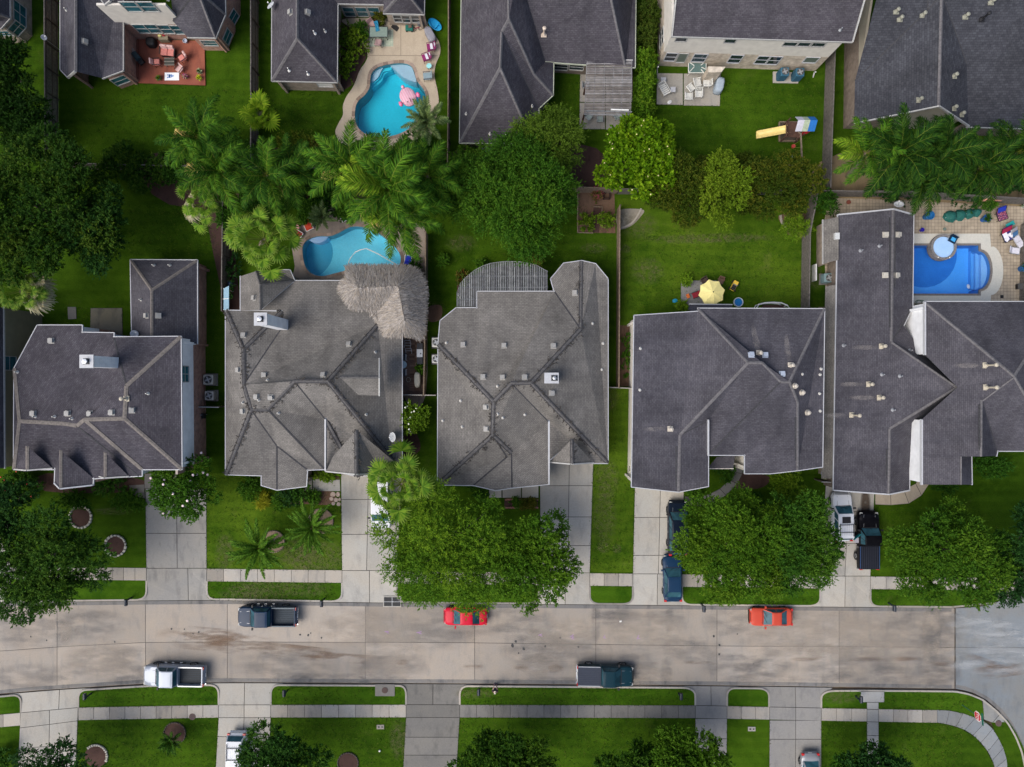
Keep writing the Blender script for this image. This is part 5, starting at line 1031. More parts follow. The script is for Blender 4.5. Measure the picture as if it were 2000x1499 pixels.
while k < 20000:
    x = random.uniform(660, 832); y = random.uniform(516, 664)
    if not inside(x, y, tout): continue
    e = 1.0; gx = (zt(x+e, y)-zt(x-e, y)); gy = (zt(x, y+e)-zt(x, y-e)); g = Vector((-gx, gy, 0)); z = zt(x, y)
    if g.length < 1e-4:
        cx, cy = 760, 580; g = Vector((x-cx, -(y-cy), 0))
    d = g.normalized(); a = random.gauss(0, .22); d = Vector((d.x*math.cos(a)-d.y*math.sin(a), d.x*math.sin(a)+d.y*math.cos(a), -.62+random.uniform(-.08, .1))).normalized()
    p = P(x, y, z)+off+Vector((0, 0, random.uniform(.0, .1))); L = random.uniform(.3, .6); s_ = d.cross(Vector((0, 0, 1))).normalized()*random.uniform(.012, .03); b = len(vs_)
    vs_ += [p-s_, p+s_, p+d*L+s_*.4, p+d*L-s_*.4]; fs_.append((b, b+1, b+2, b+3)); c = random.choice(((.3, .275, .25), (.39, .36, .33), (.24, .22, .2), (.14, .125, .115), (.31, .265, .21)))
    tn += [c]*4; k += 1
o = MB().add(vs_, fs_).build('straw', THM.m, th, kind='stuff'); ca = o.data.color_attributes.new('tint', 'FLOAT_COLOR', 'POINT'); ca.data.foreach_set('color', np.array([(*c, 1) for c in tn], dtype=np.float32).ravel())
for p in ((690, 545), (815, 545), (815, 640), (750, 640)):
    q = P(*p, 3.2)+off; MB().tube([(q.x, q.y, 0), (q.x, q.y, 3.3)], .12, 10).build('post', WOOD, th)
# ---------------------------------------------------------------- trees, palms and shrubs
LEAF = leafmat('leaf', .28, .6); BARK = M((.12, .1, .08), .95, var=.45, nscale=5); PBARK = M((.2, .16, .12), .95, var=.45, nscale=5)
def meshfrom(name, V, nq, cols, mat, parent=None, label=None):
    """quads from a (4n,3) array, with a per-vertex leaf tint"""
    me = bpy.data.meshes.new(name); n = len(V); me.vertices.add(n); me.vertices.foreach_set('co', V.astype(np.float32).ravel()); q = n//4
    me.loops.add(n); me.loops.foreach_set('vertex_index', np.arange(n, dtype=np.int32)); me.polygons.add(q); me.polygons.foreach_set('loop_start', np.arange(0, n, 4, dtype=np.int32))
    me.update(calc_edges=True); ca = me.color_attributes.new('tint', 'FLOAT_COLOR', 'POINT'); c4 = np.ones((n, 4), np.float32); c4[:, :3] = cols; ca.data.foreach_set('color', c4.ravel()); me.materials.append(mat)
    o = bpy.data.objects.new(name, me); col.objects.link(o)
    if parent is not None: o.parent = parent
    return o
def unit(v): return v/np.maximum(1e-6, np.linalg.norm(v, axis=-1, keepdims=True))
def leaves(base, dirs, up, L, W, curl=.15):
    """rhombic leaves: base points, directions, approx. up vectors"""
    s = unit(np.cross(dirs, up)); nrm = unit(np.cross(s, dirs)); n = len(base); V = np.empty((n, 4, 3)); L = L[:, None]; W = W[:, None]
    V[:, 0] = base; V[:, 1] = base+dirs*L*.45+s*W; V[:, 2] = base+dirs*L-nrm*L*curl; V[:, 3] = base+dirs*L*.45-s*W; return V.reshape(-1, 3)
DK = ((.012, .042, .008), (.022, .065, .008), (.038, .088, .01)); MD = ((.02, .062, .008), (.036, .092, .01), (.062, .125, .012)); LT = ((.045, .1, .008), (.085, .155, .012), (.14, .2, .02)); OL = ((.035, .06, .01), (.065, .075, .012), (.1, .085, .018)); DB = ((.009, .03, .012), (.014, .045, .014), (.025, .065, .012))
def tree(label, x, y, rx, ry, h, pal=MD, n_shoot=1100, per=14, leafL=.22, leafW=.055, twig=.7, nl=16, name='tree', cat='tree', group=None, flowers=None, shape=.62, seed=0, sparse=1.0, lean=.0, bright=1.0, droop=.0, fl_r=.09, trunkoff=(0, 0)):
    rng = np.random.default_rng(seed+int(x*7+y*13)); zc = h*shape; c = P(x, y, zc); k = (CAMH-zc)/CAMH/PPM; rx *= k; ry *= k; rz = h*(1-shape)*.95
    nl = int(nl*1.05); n_shoot = int(n_shoot*1.35); c2_ = Vector((c.x, c.y)); trunkoff = (c.x*.055, c.y*.055) if c2_.length > 20 and name != 'shrub' else trunkoff
    root = empty(name, (c.x+trunkoff[0], c.y+trunkoff[1], 0), 0, label, cat, group); off = np.array([-trunkoff[0], -trunkoff[1], 0.])
    # lobes: uneven clumps over the crown
    lob = []; ga = 2.399963
    for i in range(nl):
        t = (i+.5)/nl; r = math.sqrt(t)*.82; a = i*ga+rng.uniform(-.35, .35); zz = math.sqrt(max(.0, 1-(r/.9)**2))*.66+rng.uniform(-.42, .26)
        lob.append((r*math.cos(a)*rng.uniform(.82, 1.14), r*math.sin(a)*rng.uniform(.82, 1.14), zz, rng.uniform(.55, 1.2)*1.22/math.sqrt(nl)))
    lob = np.array(lob); wts = lob[:, 3]**2; wts /= wts.sum(); li = rng.choice(nl, n_shoot, p=wts)
    u = unit(rng.normal(size=(n_shoot, 3))); u[:, 2] = np.abs(u[:, 2])*np.where(rng.random(n_shoot) < .84, 1, -.5); rr = lob[li, 3]*rng.uniform(.25, 1.0, n_shoot)**.4
    q = lob[li, :3]+u*rr[:, None]; S = np.array([rx, ry, rz]); pos = q*S+np.array([0, 0, zc])+off
    d = unit(u*np.array([1, 1, .7])+q*.6+rng.normal(size=u.shape)*.35+np.array([0, 0, .15-droop]))
    clump = rng.random(nl)[li]*.5+rng.random(n_shoot)*.3+.2*u[:, 2]
    tl = twig*rng.uniform(.5, 1.25, n_shoot)
    t = rng.uniform(0, 1, (n_shoot, per)); base = pos[:, None]+d[:, None]*(t*tl[:, None])[..., None]; base[..., 2] -= (t**2*tl[:, None])*(.12+droop)
    N = n_shoot*per; base = base.reshape(N, 3)+rng.normal(size=(N, 3))*.05*twig; D = np.repeat(d, per, 0)
    ld = unit(D*.75+rng.normal(size=(N, 3))*.6+np.array([0, 0, -.12-droop])); up = unit(rng.normal(size=(N, 3))*.45+np.array([0, 0, 1.]))
    L = leafL*1.12*rng.uniform(.6, 1.3, N); V = leaves(base, ld, up, L, leafW*1.15*rng.uniform(.7, 1.3, N))
    mixv = np.clip(np.repeat(clump, per)*.7+t.reshape(N)*.35+rng.random(N)*.35-.2, 0, 1); p0, p1, p2 = (np.array(c_) for c_ in pal)
    cc = np.where(mixv[:, None] < .55, p0+(p1-p0)*(mixv/.55)[:, None], p1+(p2-p1)*((mixv-.55)/.45)[:, None])*bright*rng.uniform(.8, 1.2, N)[:, None]
    meshfrom('crown', V, 4, np.repeat(cc, 4, 0), LEAF, root)
    if name != 'shrub':
        tb = MB(); r0 = .05*h/2+.06; top = Vector((off[0]*.8, off[1]*.8, zc*.75)); tb.tube([(0, 0, -.05), (off[0]*.2+.03, off[1]*.2, zc*.3), top], [r0, r0*.8, r0*.6], 8)
        for i in range(0, nl, 2):
            e = Vector(lob[i, :3]*S)+Vector((off[0], off[1], zc)); mid = top.lerp(e, .5)+Vector((rng.uniform(-.2, .2), rng.uniform(-.2, .2), .1)); tb.tube([top-Vector((0, 0, .3)), mid, e], [r0*.42, r0*.25, .02], 5)
        tb.build('trunk', BARK, root)
    if flowers:
        nf, fc = flowers; m = MB(); idx = rng.choice(n_shoot, nf)
        for i in idx:
            if q[i, 2] < .1: continue
            p = pos[i]+d[i]*tl[i]; m.lathe([(.02, -.03), (fl_r, 0), (fl_r*.7, .05), (.01, .06)], p, 6)
        m.build('blossom', M(fc, .8), root, kind='stuff')
    return root
def shrub(label, x, y, r, h=1.2, pal=MD, n=120, per=12, leafL=.16, leafW=.045, ry=None, **k):
    return tree(label, x, y, r, ry or r, h, pal, n, per, leafL, leafW, twig=.4, nl=max(4, min(14, n//18)), name='shrub', cat=k.pop('cat', 'shrub'), shape=.35, **k)
# feather palm frond
def feather(seed, L=3.6, arch=1.35, lw=.8, n=46, colr=MD, wt=.05, wind=0.0, side=.0):
    rng = np.random.default_rng(seed); V = []; C = []; pts = []; p = np.array([0., 0, 0]); el = .75; st = L/24
    for i in range(25):
        t = i/24; pts.append(p.copy()); e = el-arch*t**1.3; az = side*t; p = p+np.array([math.cos(e)*math.cos(az), math.cos(e)*math.sin(az), math.sin(e)])*st
    pts = np.array(pts); tx = unit(np.gradient(pts, axis=0)); sd = unit(np.cross(tx, np.array([0, 0, 1.]))); nr = np.cross(sd, tx)
    for i in range(24):
        w = .045*(1-i/26); V += [pts[i]-sd[i]*w, pts[i]+sd[i]*w, pts[i+1]+sd[i+1]*w*.95, pts[i+1]-sd[i+1]*w*.95]; C += [(.12, .14, .03)]*4
    for k in range(n):
        t = .1+.9*k/n; f = t*24; i = min(23, int(f)); b = pts[i]+(pts[i+1]-pts[i])*(f-i); ll = lw*(math.sin(min(1, t*1.05)*math.pi*.93+.12)*.75+.3)
        for s in (-1, 1):
            for rep in (0, 1):
                a = R(rng.uniform(46, 66)-t*18); ev = rng.uniform(-.1, .55) if rep == 0 else rng.uniform(-.5, .15)
                d = tx[i]*math.cos(a)+sd[i]*s*math.sin(a)+nr[i]*ev; d = d/np.linalg.norm(d); l_ = ll*rng.uniform(.8, 1.12); up = nr[i]+rng.normal(size=3)*.25; sv = np.cross(d, up); sv /= np.linalg.norm(sv)
                m = b+d*l_*.55-np.array([0, 0, .06*l_]); e = b+d*l_-np.array([wind*.0, 0, (.38+rng.uniform(-.1, .15))*l_]); c = np.array(colr[rng.integers(0, 3)])*rng.uniform(.6, 1.45)
                V += [b-sv*wt*.5, b+sv*wt*.5, m+sv*wt*.55, m-sv*wt*.55, m-sv*wt*.55, m+sv*wt*.55, e+sv*wt*.1, e-sv*wt*.1]; C += [c]*8
    return np.array(V), np.array(C)
def fan(seed, r=.85, pet=1.0, n=26, colr=MD, droopy=.35, spread=300, wt=.055, tipc=None, fold=.35):
    rng = np.random.default_rng(seed); V = []; C = []; hub = np.array([pet*.93, 0, pet*.35])
    for a0, a1 in ((np.zeros(3), hub*.5+np.array([0, 0, .05])), (hub*.5+np.array([0, 0, .05]), hub)):
        w = np.array([0, .02, 0]); V += [a0-w, a0+w, a1+w, a1-w]; C += [(.1, .13, .03)]*4
    for k in range(n):
        a = R(-spread/2+spread*(k+.5)/n); l_ = r*(.72+.28*math.cos(a*.5))*rng.uniform(.9, 1.08); c = np.array(colr[rng.integers(0, 3)])*rng.uniform(.85, 1.15)
        d = np.array([math.cos(a), math.sin(a), abs(math.sin(a))*fold*.6+.06-.25*(math.cos(a) > 0)*.3]); d /= np.linalg.norm(d); sv = np.array([-math.sin(a), math.cos(a), 0])
        m = hub+d*l_*.6; e = hub+d*l_+np.array([0, 0, -droopy*l_*rng.uniform(.5, 1.2)]); w0, w1 = .02, l_*.6*math.tan(R(spread/n)/2)*1.15
        c2 = np.array(tipc)*rng.uniform(.8, 1.1) if tipc is not None else c
        V += [hub-sv*w0, hub+sv*w0, m+sv*w1, m-sv*w1, m-sv*w1, m+sv*w1, e+sv*.012, e-sv*.012]; C += [c]*4+[c, c, c2, c2]
    return np.array(V), np.array(C)
FM = {}
def frondmesh(key, fn):
    if key not in FM:
        V, C = fn(); o = meshfrom('frond', V, 4, C, LEAF); FM[key] = o.data; bpy.data.objects.remove(o)
    return FM[key]
def palm(label, x, y, h, kind, n=20, r=1.0, base=None, name='palm_tree', tilt=(-.6, .7), group=None, seed=0, windx=0.0, windy=0.0, dead=0, trunk_r=.16, pend=None, vary=0):
    """kind: list of (key, maker); crown centre at pixel x,y at height h; base = pixel of the foot"""
    rng = random.Random(seed+int(x*3+y)); c = P(x, y, h); b = P(*base, 0) if base else Vector((c.x, c.y, 0)); root = empty(name, b, 0, label, 'palm tree', group); cl = c-b
    MB().tube([(0, 0, -.05), (cl.x*.35, cl.y*.35, h*.35), (cl.x*.75, cl.y*.75, h*.75), (cl.x, cl.y, h*.985)], [trunk_r*1.25, trunk_r, trunk_r*.9, trunk_r*1.1], 10).build('trunk', PBARK, root)
    for i in range(n):
        key, mk = kind[i % len(kind)]; me = frondmesh(key, mk); o = bpy.data.objects.new('frond', me); col.objects.link(o); o.parent = root
        t = i/n; az = i*2.399963+rng.uniform(-.2, .2); s = r*(rng.uniform(.86, 1.1) if vary == 0 else rng.uniform(vary, 1.12)*(.75+.25*t)); o.scale = (s, s*rng.choice((-1, 1)), s)
        az += windx*math.sin(az)*-1+windy*math.cos(az); o.rotation_euler = (rng.uniform(-.25, .25), -(tilt[1]-(tilt[1]-tilt[0])*t+rng.uniform(-.12, .12)), az); o.location = (cl.x+.1*math.cos(az), cl.y+.1*math.sin(az), h+.15*(1-t)-.1)
    if pend:
        for i in range(dead):
            key, mk = pend[i % len(pend)]; me = frondmesh(key, mk); o = bpy.data.objects.new('dead_frond', me); col.objects.link(o); o.parent = root; s = r*rng.uniform(.9, 1.25); o.scale = (s, s, s)
            az = rng.uniform(*dead_az); o.rotation_euler = (0, rng.uniform(.15, .55), az); o.location = (cl.x, cl.y, h-.3)
    return root
dead_az = (2.7, 4.3)
QF = [('q%d' % i, (lambda i=i: feather(i, 4.0, 1.25+.15*i, .85, 38, MD, .05, side=(-.25, .2, .35, 0)[i]))) for i in range(4)]
QD = [('qd%d' % i, (lambda i=i: feather(20+i, 4.0, 1.2+.15*i, .85, 38, DK, .05, side=(-.2, .3, .1)[i]))) for i in range(3)]
QV = [('qv%d' % i, (lambda i=i: feather(25+i, 4.0, 1.2+.15*i, .85, 38, ((.007, .026, .006), (.013, .04, .006), (.028, .064, .009)), .05, side=(-.2, .3, .1)[i]))) for i in range(3)]  # greens darkened in colour to imitate lens falloff near the frame edge
QY = [('qy', lambda: feather(31, 4.0, 1.3, .95, 46, LT, .055, side=.2))]
DP = [('d%d' % i, (lambda i=i: feather(40+i, 2.6, .9, .5, 44, ((.05, .09, .04), (.09, .13, .06), (.13, .17, .09)), .035))) for i in range(2)]
SG = [('s%d' % i, (lambda i=i: feather(50+i, 3.0, .95+.2*i, .34, 40, ((.03, .08, .01), (.05, .11, .012), (.07, .14, .02)), .05, side=(.25, -.2)[i]))) for i in range(2)]
FY = [('fy%d' % i, (lambda i=i: fan(60+i, .85, .95, 16, ((.07, .13, .006), (.1, .165, .01), (.14, .2, .015)), .2, 250, fold=.15))) for i in range(2)]
FG = [('fg%d' % i, (lambda i=i: fan(70+i, .95, 1.95, 16, ((.035, .085, .008), (.06, .12, .012), (.1, .16, .02)), .35, 215, fold=.2, tipc=(.13, .18, .05)))) for i in range(3)]
FS = [('fs%d' % i, (lambda i=i: fan(80+i, .95, 1.9, 16, ((.04, .09, .012), (.08, .14, .02), (.11, .16, .03)), .35, 215, fold=.2, tipc=(.12, .17, .05)))) for i in range(2)]
FDEAD = [('fd', lambda: fan(90, 1.05, 1.2, 24, ((.3, .27, .26), (.22, .19, .16), (.2, .16, .12)), .75, 260, tipc=(.33, .31, .3)))]
QDEAD = [('qdead', lambda: feather(91, 3.2, 1.5, .7, 40, ((.35, .26, .13), (.28, .2, .1), (.4, .3, .16)), .05))]

# --- front trees
tree('large dark green tree over the pavement at the left edge, beside the two stone rings', 82, 1092, 160, 98, 8.5, ((.012, .04, .012), (.022, .06, .01), (.045, .085, .01)), 2300, 15, .2, .045, .75, 26)
tree('smaller bluish green tree above the large dark tree at the left edge', 25, 985, 62, 58, 7, DB, 600, 14, .2, .045, .6, 10)
tree('round crape myrtle tree with pale pink blossoms beside the grey driveway', 365, 957, 66, 64, 5.5, MD, 1100, 14, .15, .04, .45, 16, flowers=(26, (.75, .6, .62)), fl_r=.13)
tree('broad yellow-green feathery elm tree above the red sedan in the middle', 880, 1066, 140, 130, 9, ((.024, .07, .008), (.055, .118, .01), (.12, .185, .014)), 3000, 15, .17, .033, .95, 26, droop=.1)
tree('darker green tree right of the feathery elm, overhanging the pale driveway', 1046, 1092, 82, 98, 8, ((.02, .06, .008), (.04, .095, .008), (.08, .14, .012)), 1500, 14, .19, .045, .75, 18)
tree('dense bright green tree in front of the two parked blue cars', 1432, 1070, 108, 112, 8, ((.02, .062, .008), (.042, .095, .008), (.08, .135, .012)), 2500, 15, .19, .042, .8, 22)
tree('dark green tree behind the dense bright tree, left of the silver wagon', 1552, 1058, 70, 112, 7.5, ((.014, .05, .01), (.028, .075, .01), (.055, .11, .012)), 1700, 14, .19, .042, .8, 18)
tree('round leafy tree right of the black pickup with its open door', 1835, 1078, 118, 106, 8, ((.014, .048, .008), (.032, .08, .008), (.07, .125, .012)), 2300, 14, .19, .045, .75, 22)
tree('very dark tree cut by the right edge beside the corner pavement', 1990, 1080, 74, 105, 7.5, DB, 1300, 14, .2, .045, .7, 14)
tree('small round bush tree with white blossoms beside the brown roof house', 808, 818, 31, 31, 3.2, LT, 420, 13, .13, .04, .35, 10, flowers=(26, (.85, .85, .7)), fl_r=.09, bright=.75)
# --- back gardens
tree('huge dark oak tree filling the left edge behind the fence', 95, 420, 150, 150, 10, ((.008, .026, .006), (.016, .045, .006), (.05, .078, .01)), 3400, 15, .2, .045, .7, 34)
tree('dark tree right of the huge oak, reaching over the shaded lawn', 205, 455, 55, 75, 8, ((.008, .028, .01), (.014, .045, .01), (.035, .07, .012)), 900, 14, .2, .045, .7, 12)
tree('shaded dark tree by the left edge, lower of two above the huge oak', 45, 238, 62, 62, 7, ((.004, .016, .004), (.008, .026, .004), (.018, .042, .006)), 900, 14, .2, .045, .6, 10)  # near-black leaf colours paint in the shade of this corner
tree('shaded dark tree by the left edge, upper of two above the huge oak', 30, 150, 66, 60, 7, ((.004, .016, .004), (.008, .026, .004), (.018, .042, .006)), 900, 14, .2, .045, .6, 8)  # shade put into the leaf colour here too
for i, (x, y, r) in enumerate(((245, 310, 36), (285, 345, 38), (325, 330, 32), (215, 345, 34))):
    shrub(['dark shrub behind the left end of the back hedge', 'dark rounded shrub left of the feather palms', 'dark shrub touching the first feather palm', 'lowest dark shrub between the oak and the hedge'][i], x, y, r, 2.6, ((.008, .03, .006), (.018, .05, .006), (.05, .085, .01)), 260)
tree('large feathery dark green tree behind the taupe roof house', 1010, 400, 118, 98, 9, ((.014, .052, .008), (.03, .08, .008), (.065, .12, .012)), 2600, 15, .2, .035, 1.0, 24, droop=.22)
tree('feathery green tree left of the large feathery tree, above the lawn with bare spots', 925, 380, 70, 72, 8, ((.014, .05, .008), (.028, .075, .008), (.06, .11, .012)), 1400, 14, .2, .035, .9, 14, droop=.2)
tree('dark feathery tree between the large feathery tree and the olive one', 1010, 320, 90, 56, 7.5, ((.014, .05, .008), (.028, .075, .008), (.06, .11, .012)), 1300, 14, .2, .035, .9, 14, droop=.2)
tree('soft olive green tree against the charcoal roof corner', 1070, 285, 72, 60, 7, ((.03, .065, .01), (.055, .095, .012), (.08, .125, .02)), 1400, 14, .16, .03, .8, 14, droop=.1)
tree('bright yellow-green magnolia tree beside the swing set lawn', 1243, 315, 84, 94, 7, ((.022, .07, .003), (.06, .125, .004), (.15, .22, .012)), 1400, 9, .24, .09, .38, 26, flowers=(70, (.6, .55, .25)), fl_r=.08)
tree('brownish olive hedge tree right of the bright magnolia', 1333, 370, 72, 66, 6, ((.014, .034, .004), (.03, .05, .006), (.075, .078, .01)), 1500, 14, .14, .04, .45, 16)
tree('yellow-green hedge tree between the two brownish ones', 1403, 370, 52, 74, 6.4, ((.045, .085, .008), (.08, .13, .01), (.13, .175, .018)), 1100, 14, .15, .04, .5, 12)
tree('brownish olive hedge tree nearest the swing set', 1506, 370, 92, 66, 6, ((.013, .032, .004), (.028, .048, .006), (.08, .078, .01)), 1900, 14, .14, .04, .45, 18)
for i, (y, r) in enumerate(((40, 24), (85, 22), (130, 24), (172, 22), (212, 25))):
    shrub(['vine column at the top beside the brown fence', 'vine column second from the top beside the patio cover', 'middle vine bush right of the slatted patio cover', 'vine bush just above the lowest one beside the patio cover', 'lowest vine bush, touching the bright magnolia'][i], 1262-i*2, y, r*.85, 3.0, ((.025, .07, .006), (.05, .11, .008), (.1, .16, .015)) if i > 1 else ((.02, .04, .008), (.035, .06, .01), (.05, .06, .012)), 240, ry=r*1.2, group=None)
gp = [('tall dark bamboo-like shrub between the fan palm and the pool deck', 585, 290, 36, ((.03, .07, .008), (.07, .1, .012), (.13, .14, .02))), ('rusty brown shrub right of the yellow fan palm', 625, 305, 34, ((.04, .05, .01), (.07, .065, .015), (.08, .1, .015))), ('green shrub under the big feather palms', 600, 350, 46, DK),
      ('dark shrub behind the free-form pool', 640, 385, 40, DK), ('leafy shrub between the palms and the fence', 850, 340, 34, MD), ('dark shrub between the two palm groups', 565, 380, 44, DK), ('shrub behind the sky blue pool chairs', 610, 415, 24, MD), ('green clump left of the green lounge chair', 680, 415, 20, MD),
      ('dark hedge shrub beside the narrow brown fence', 905, 320, 32, MD), ('dark underplanting below the right palms', 1760, 345, 60, DB), ('dark underplanting behind the paved deck', 1880, 350, 60, DB), ('dark underplanting at the far right under the palms', 1975, 340, 46, DB), ('dark shrub left of the free-form pool fence', 455, 430, 26, DK), ('green clump below the feather palms', 500, 395, 40, DK), ('shady shrub under the left feather palms', 380, 330, 52, DK), ('shady shrub in the middle of the left feather palms', 450, 300, 50, DK), ('shady shrub under the right feather palms', 760, 380, 60, DK), ('shady shrub between the upper pool and the palms', 720, 320, 44, DK), ('shady shrub below the grey-green palm', 815, 300, 40, DK)]
for lb, x, y, r, pal in gp: shrub(lb, x, y, r, 2.2, pal, 260 if r < 40 else 420)
for lb, x, y, r, h_, pal, kw in (
    ('dark shrub between the grey fence and the paved deck corner', 1608, 402, 22, 2.4, DK, {}), ('feathery light green bush by the grey fence corner', 1552, 443, 24, 1.6, LT, dict(leafL=.3, leafW=.02)),
    ('pale yellow-green rounded bush in front of the slate roof porch', 1530, 940, 38, 2.2, LT, dict(bright=.8)), ('dark bush beside the walk of the slate roof house', 1470, 985, 22, 1.0, DK, {}), ('dark green bush inside the entry corner of the slate roof house', 1412, 918, 17, 1.2, DK, {}), ('green bush at the foot of the slate gable', 1355, 962, 12, .8, MD, {}),
    ('yellow-green bed plants by the front walk of the brown roof house', 637, 930, 18, .8, LT, dict(ry=7)), ('spiky yellow shrub on the lawn below the brown roof', 513, 978, 10, .8, ((.15, .15, .01), (.2, .2, .02), (.1, .14, .01)), dict(leafL=.35, leafW=.02)), ('loose green shrub below the brown roof gable', 490, 952, 22, 1.0, MD, {}),
    ('dark bluish shrub in the mulch below the brown roof', 565, 968, 20, 1.1, DB, {}), ('second dark shrub in the mulch beside the flagstones', 588, 966, 16, 1.0, DK, {}), ('low flower clump in the mulch beside the flagstones', 612, 973, 10, .6, MD, {}), ('grey-green trailing shrub at the lawn edge of the mulch bed', 548, 980, 14, .8, MD, {}),
    ('shrub with red flowers below the left house', 45, 945, 34, 1.4, DK, dict(flowers=(16, (.5, .06, .04)))), ('dark leafy shrub under the left house gables', 145, 975, 40, 1.0, ((.012, .045, .006), (.025, .07, .008), (.045, .1, .01)), dict(ry=14)), ('broad-leaved shrub right of the left house gables', 215, 942, 34, 1.3, DK, dict(ry=17)), ('low broad-leaved plant near the left grey driveway', 250, 980, 30, .7, MD, dict(ry=18)),
    ('dark shrubs at the entrance of the taupe roof house', 940, 960, 16, 1.0, DK, {}), ('low green clump in the dark brick-edged bed', 1008, 983, 5, .4, MD, {}), ('small olive clump in the dark brick-edged bed', 1022, 984, 5, .4, OL, {}), ('second olive clump at the right end of the brick-edged bed', 1037, 983, 5, .4, OL, {}),
    ('left vegetable plants in the brown bed', 1145, 434, 13, .6, LT, dict(bright=.7)), ('right vegetable plants in the brown bed', 1184, 433, 13, .8, LT, dict(bright=.8)), ('pink flowering plant above the brown vegetable bed', 1165, 380, 9, 1.0, ((.3, .03, .12), (.05, .1, .01), (.35, .04, .15)), {}),
    ('bed of broad green plants beside the tan deck, upper part', 692, 80, 24, 1.2, LT, dict(ry=30, bright=.7)), ('bed of broad green plants beside the tan deck, lower part', 680, 130, 19, 1.4, LT, dict(ry=28, bright=.75)), ('dark shrub at the top of the bed beside the tan deck', 705, 65, 13, 1.0, DK, {}),
    ('small yellow-green plant at the corner of the parasol patio', 1337, 548, 7, .7, LT, {}), ('small yellow-green plant at the lower left corner of the parasol patio', 1331, 599, 6, .6, LT, {}), ('small round shrub on the lawn beside the brown fence', 864, 512, 8, .7, MD, {}), ('red-leaved plants by the left end of the arc pergola', 903, 545, 9, .6, ((.18, .03, .02), (.05, .08, .015), (.04, .09, .02)), {}),
    ('spindly plant in front of the arc pergola', 1042, 517, 11, 3.3, OL, dict(leafL=.3, leafW=.02)), ('small spiky shrub left of the arc pergola top', 938, 519, 7, .8, MD, {}), ('dark plant beside the blue chair at the sky-blue pool', 808, 524, 12, .8, DK, {}), ('dark planting under the lean-to eave behind the fan palm', 452, 540, 14, 1.2, DB, dict(ry=40)),
    ('shaded shrub on the lawn beside the slate roof wing at the right', 1925, 912, 34, 2.2, ((.012, .045, .006), (.02, .06, .008), (.03, .08, .01)), dict(ry=22)), ('dark plant at the foot of the wide slate house', 1840, 955, 26, .8, DK, dict(ry=8)), ('potted-looking green clump in the side walk', 822, 721, 6, .6, MD, {}), ('green climbing plant over the side strip left of the slate house', 1221, 690, 9, .4, MD, dict(ry=45)),
    ('dark bush at the bottom edge, left corner', 10, 1478, 18, 1.0, DK, {}), ('green fern clump beside the terracotta pot on the tan deck', 742, 37, 8, 1.0, OL, {}), ('low bush behind the blue lounge towels', 1928, 402, 14, 1.0, MD, dict(ry=6))):
    shrub(lb, x, y, r, h_, pal, max(60, int(r*r*.28)) if r < 25 else int(r*(kw.get('ry') or r)*.25), **kw)
for x, y, r, lb in ((1372, 392, 30, 'low dark filler shrub under the left half of the back hedge'), (1448, 392, 32, 'low dark filler shrub in the middle of the back hedge'), (1290, 385, 28, 'low dark filler shrub beside the bright magnolia'), (1372, 335, 24, 'upper filler shrub on the lawn side of the back hedge'), (1450, 332, 26, 'upper filler shrub near the swings')): shrub(lb, x, y, r, 2.8, ((.014, .034, .004), (.03, .05, .006), (.06, .075, .01)), 380)
# --- bottom edge trees
tree('sparse dark tree with open twigs over the lower left driveway', 125, 1490, 76, 46, 6, DB, 520, 12, .2, .05, .7, 14)
tree('dark tree right of the white wagon at the bottom edge', 555, 1475, 84, 60, 6.5, ((.01, .035, .01), (.018, .055, .01), (.04, .085, .012)), 1300, 14, .19, .045, .6, 16)
tree('wide dark tree at the bottom edge right of the dark driveway', 985, 1480, 104, 60, 7, ((.008, .028, .005), (.018, .05, .006), (.05, .09, .01)), 1500, 14, .2, .045, .6, 18)
tree('dark tree at the bottom edge in the wide lower lawn', 1235, 1490, 66, 42, 6, ((.01, .032, .006), (.02, .055, .006), (.045, .085, .01)), 900, 14, .2, .045, .6, 12)
tree('green tree overhanging the narrow lower driveway', 1340, 1482, 84, 60, 6.5, ((.012, .04, .006), (.03, .075, .006), (.06, .115, .012)), 1300, 14, .2, .05, .6, 16)
tree('very dark tree at the bottom edge over the narrow path', 1705, 1490, 70, 34, 6, DB, 800, 14, .2, .045, .5, 12)
tree('dark shrubby tree at the bottom edge left of the very dark one', 1650, 1495, 40, 26, 5, DK, 380, 13, .2, .045, .5, 8)

# --- palms
QL = ['leftmost feather palm beside the dark hedge', 'feather palm above the pale-skirted fan palm', 'feather palm right of the yellow fan palm', 'low feather palm in the middle of the left group', 'feather palm nearest the upper pool edge', 'tall feather palm over the free-form pool', 'feather palm in front of the thatched shelter', 'feather palm left of the narrow brown fence']
for i, (x, y, h, n, r, kd, bs) in enumerate(((392, 270, 8.5, 20, .95, QF+QD, (420, 300)), (432, 335, 8, 22, 1.05, QF+QD, (450, 350)), (522, 345, 8, 18, .95, QD+QF, (510, 320)), (575, 335, 6.5, 18, .85, QD, (555, 350)), (690, 330, 9, 20, 1.1, QF, (700, 350)), (760, 370, 9.5, 24, 1.15, QF+QY, (765, 385)), (795, 425, 8, 16, 1.0, QF+QY, (800, 440)), (835, 345, 7.5, 16, .85, QF, (850, 360)))):
    palm(QL[i], x, y, h, kd, n, r, bs, seed=i, tilt=(-.75, .62), group='feather palms behind the two pools', dead=(1, 2, 0, 1, 1, 2, 1, 0)[i], pend=QDEAD)
palm('grey-green spiky palm beside the upper pool', 835, 240, 5.5, DP, 26, .85, (850, 260), tilt=(-.35, .95), trunk_r=.2)
palm('bright yellow-green fan palm alone on the shaded lawn', 512, 224, 3.8, FY, 24, 1.2, (516, 242), tilt=(-.2, .9), vary=.4, trunk_r=.3)
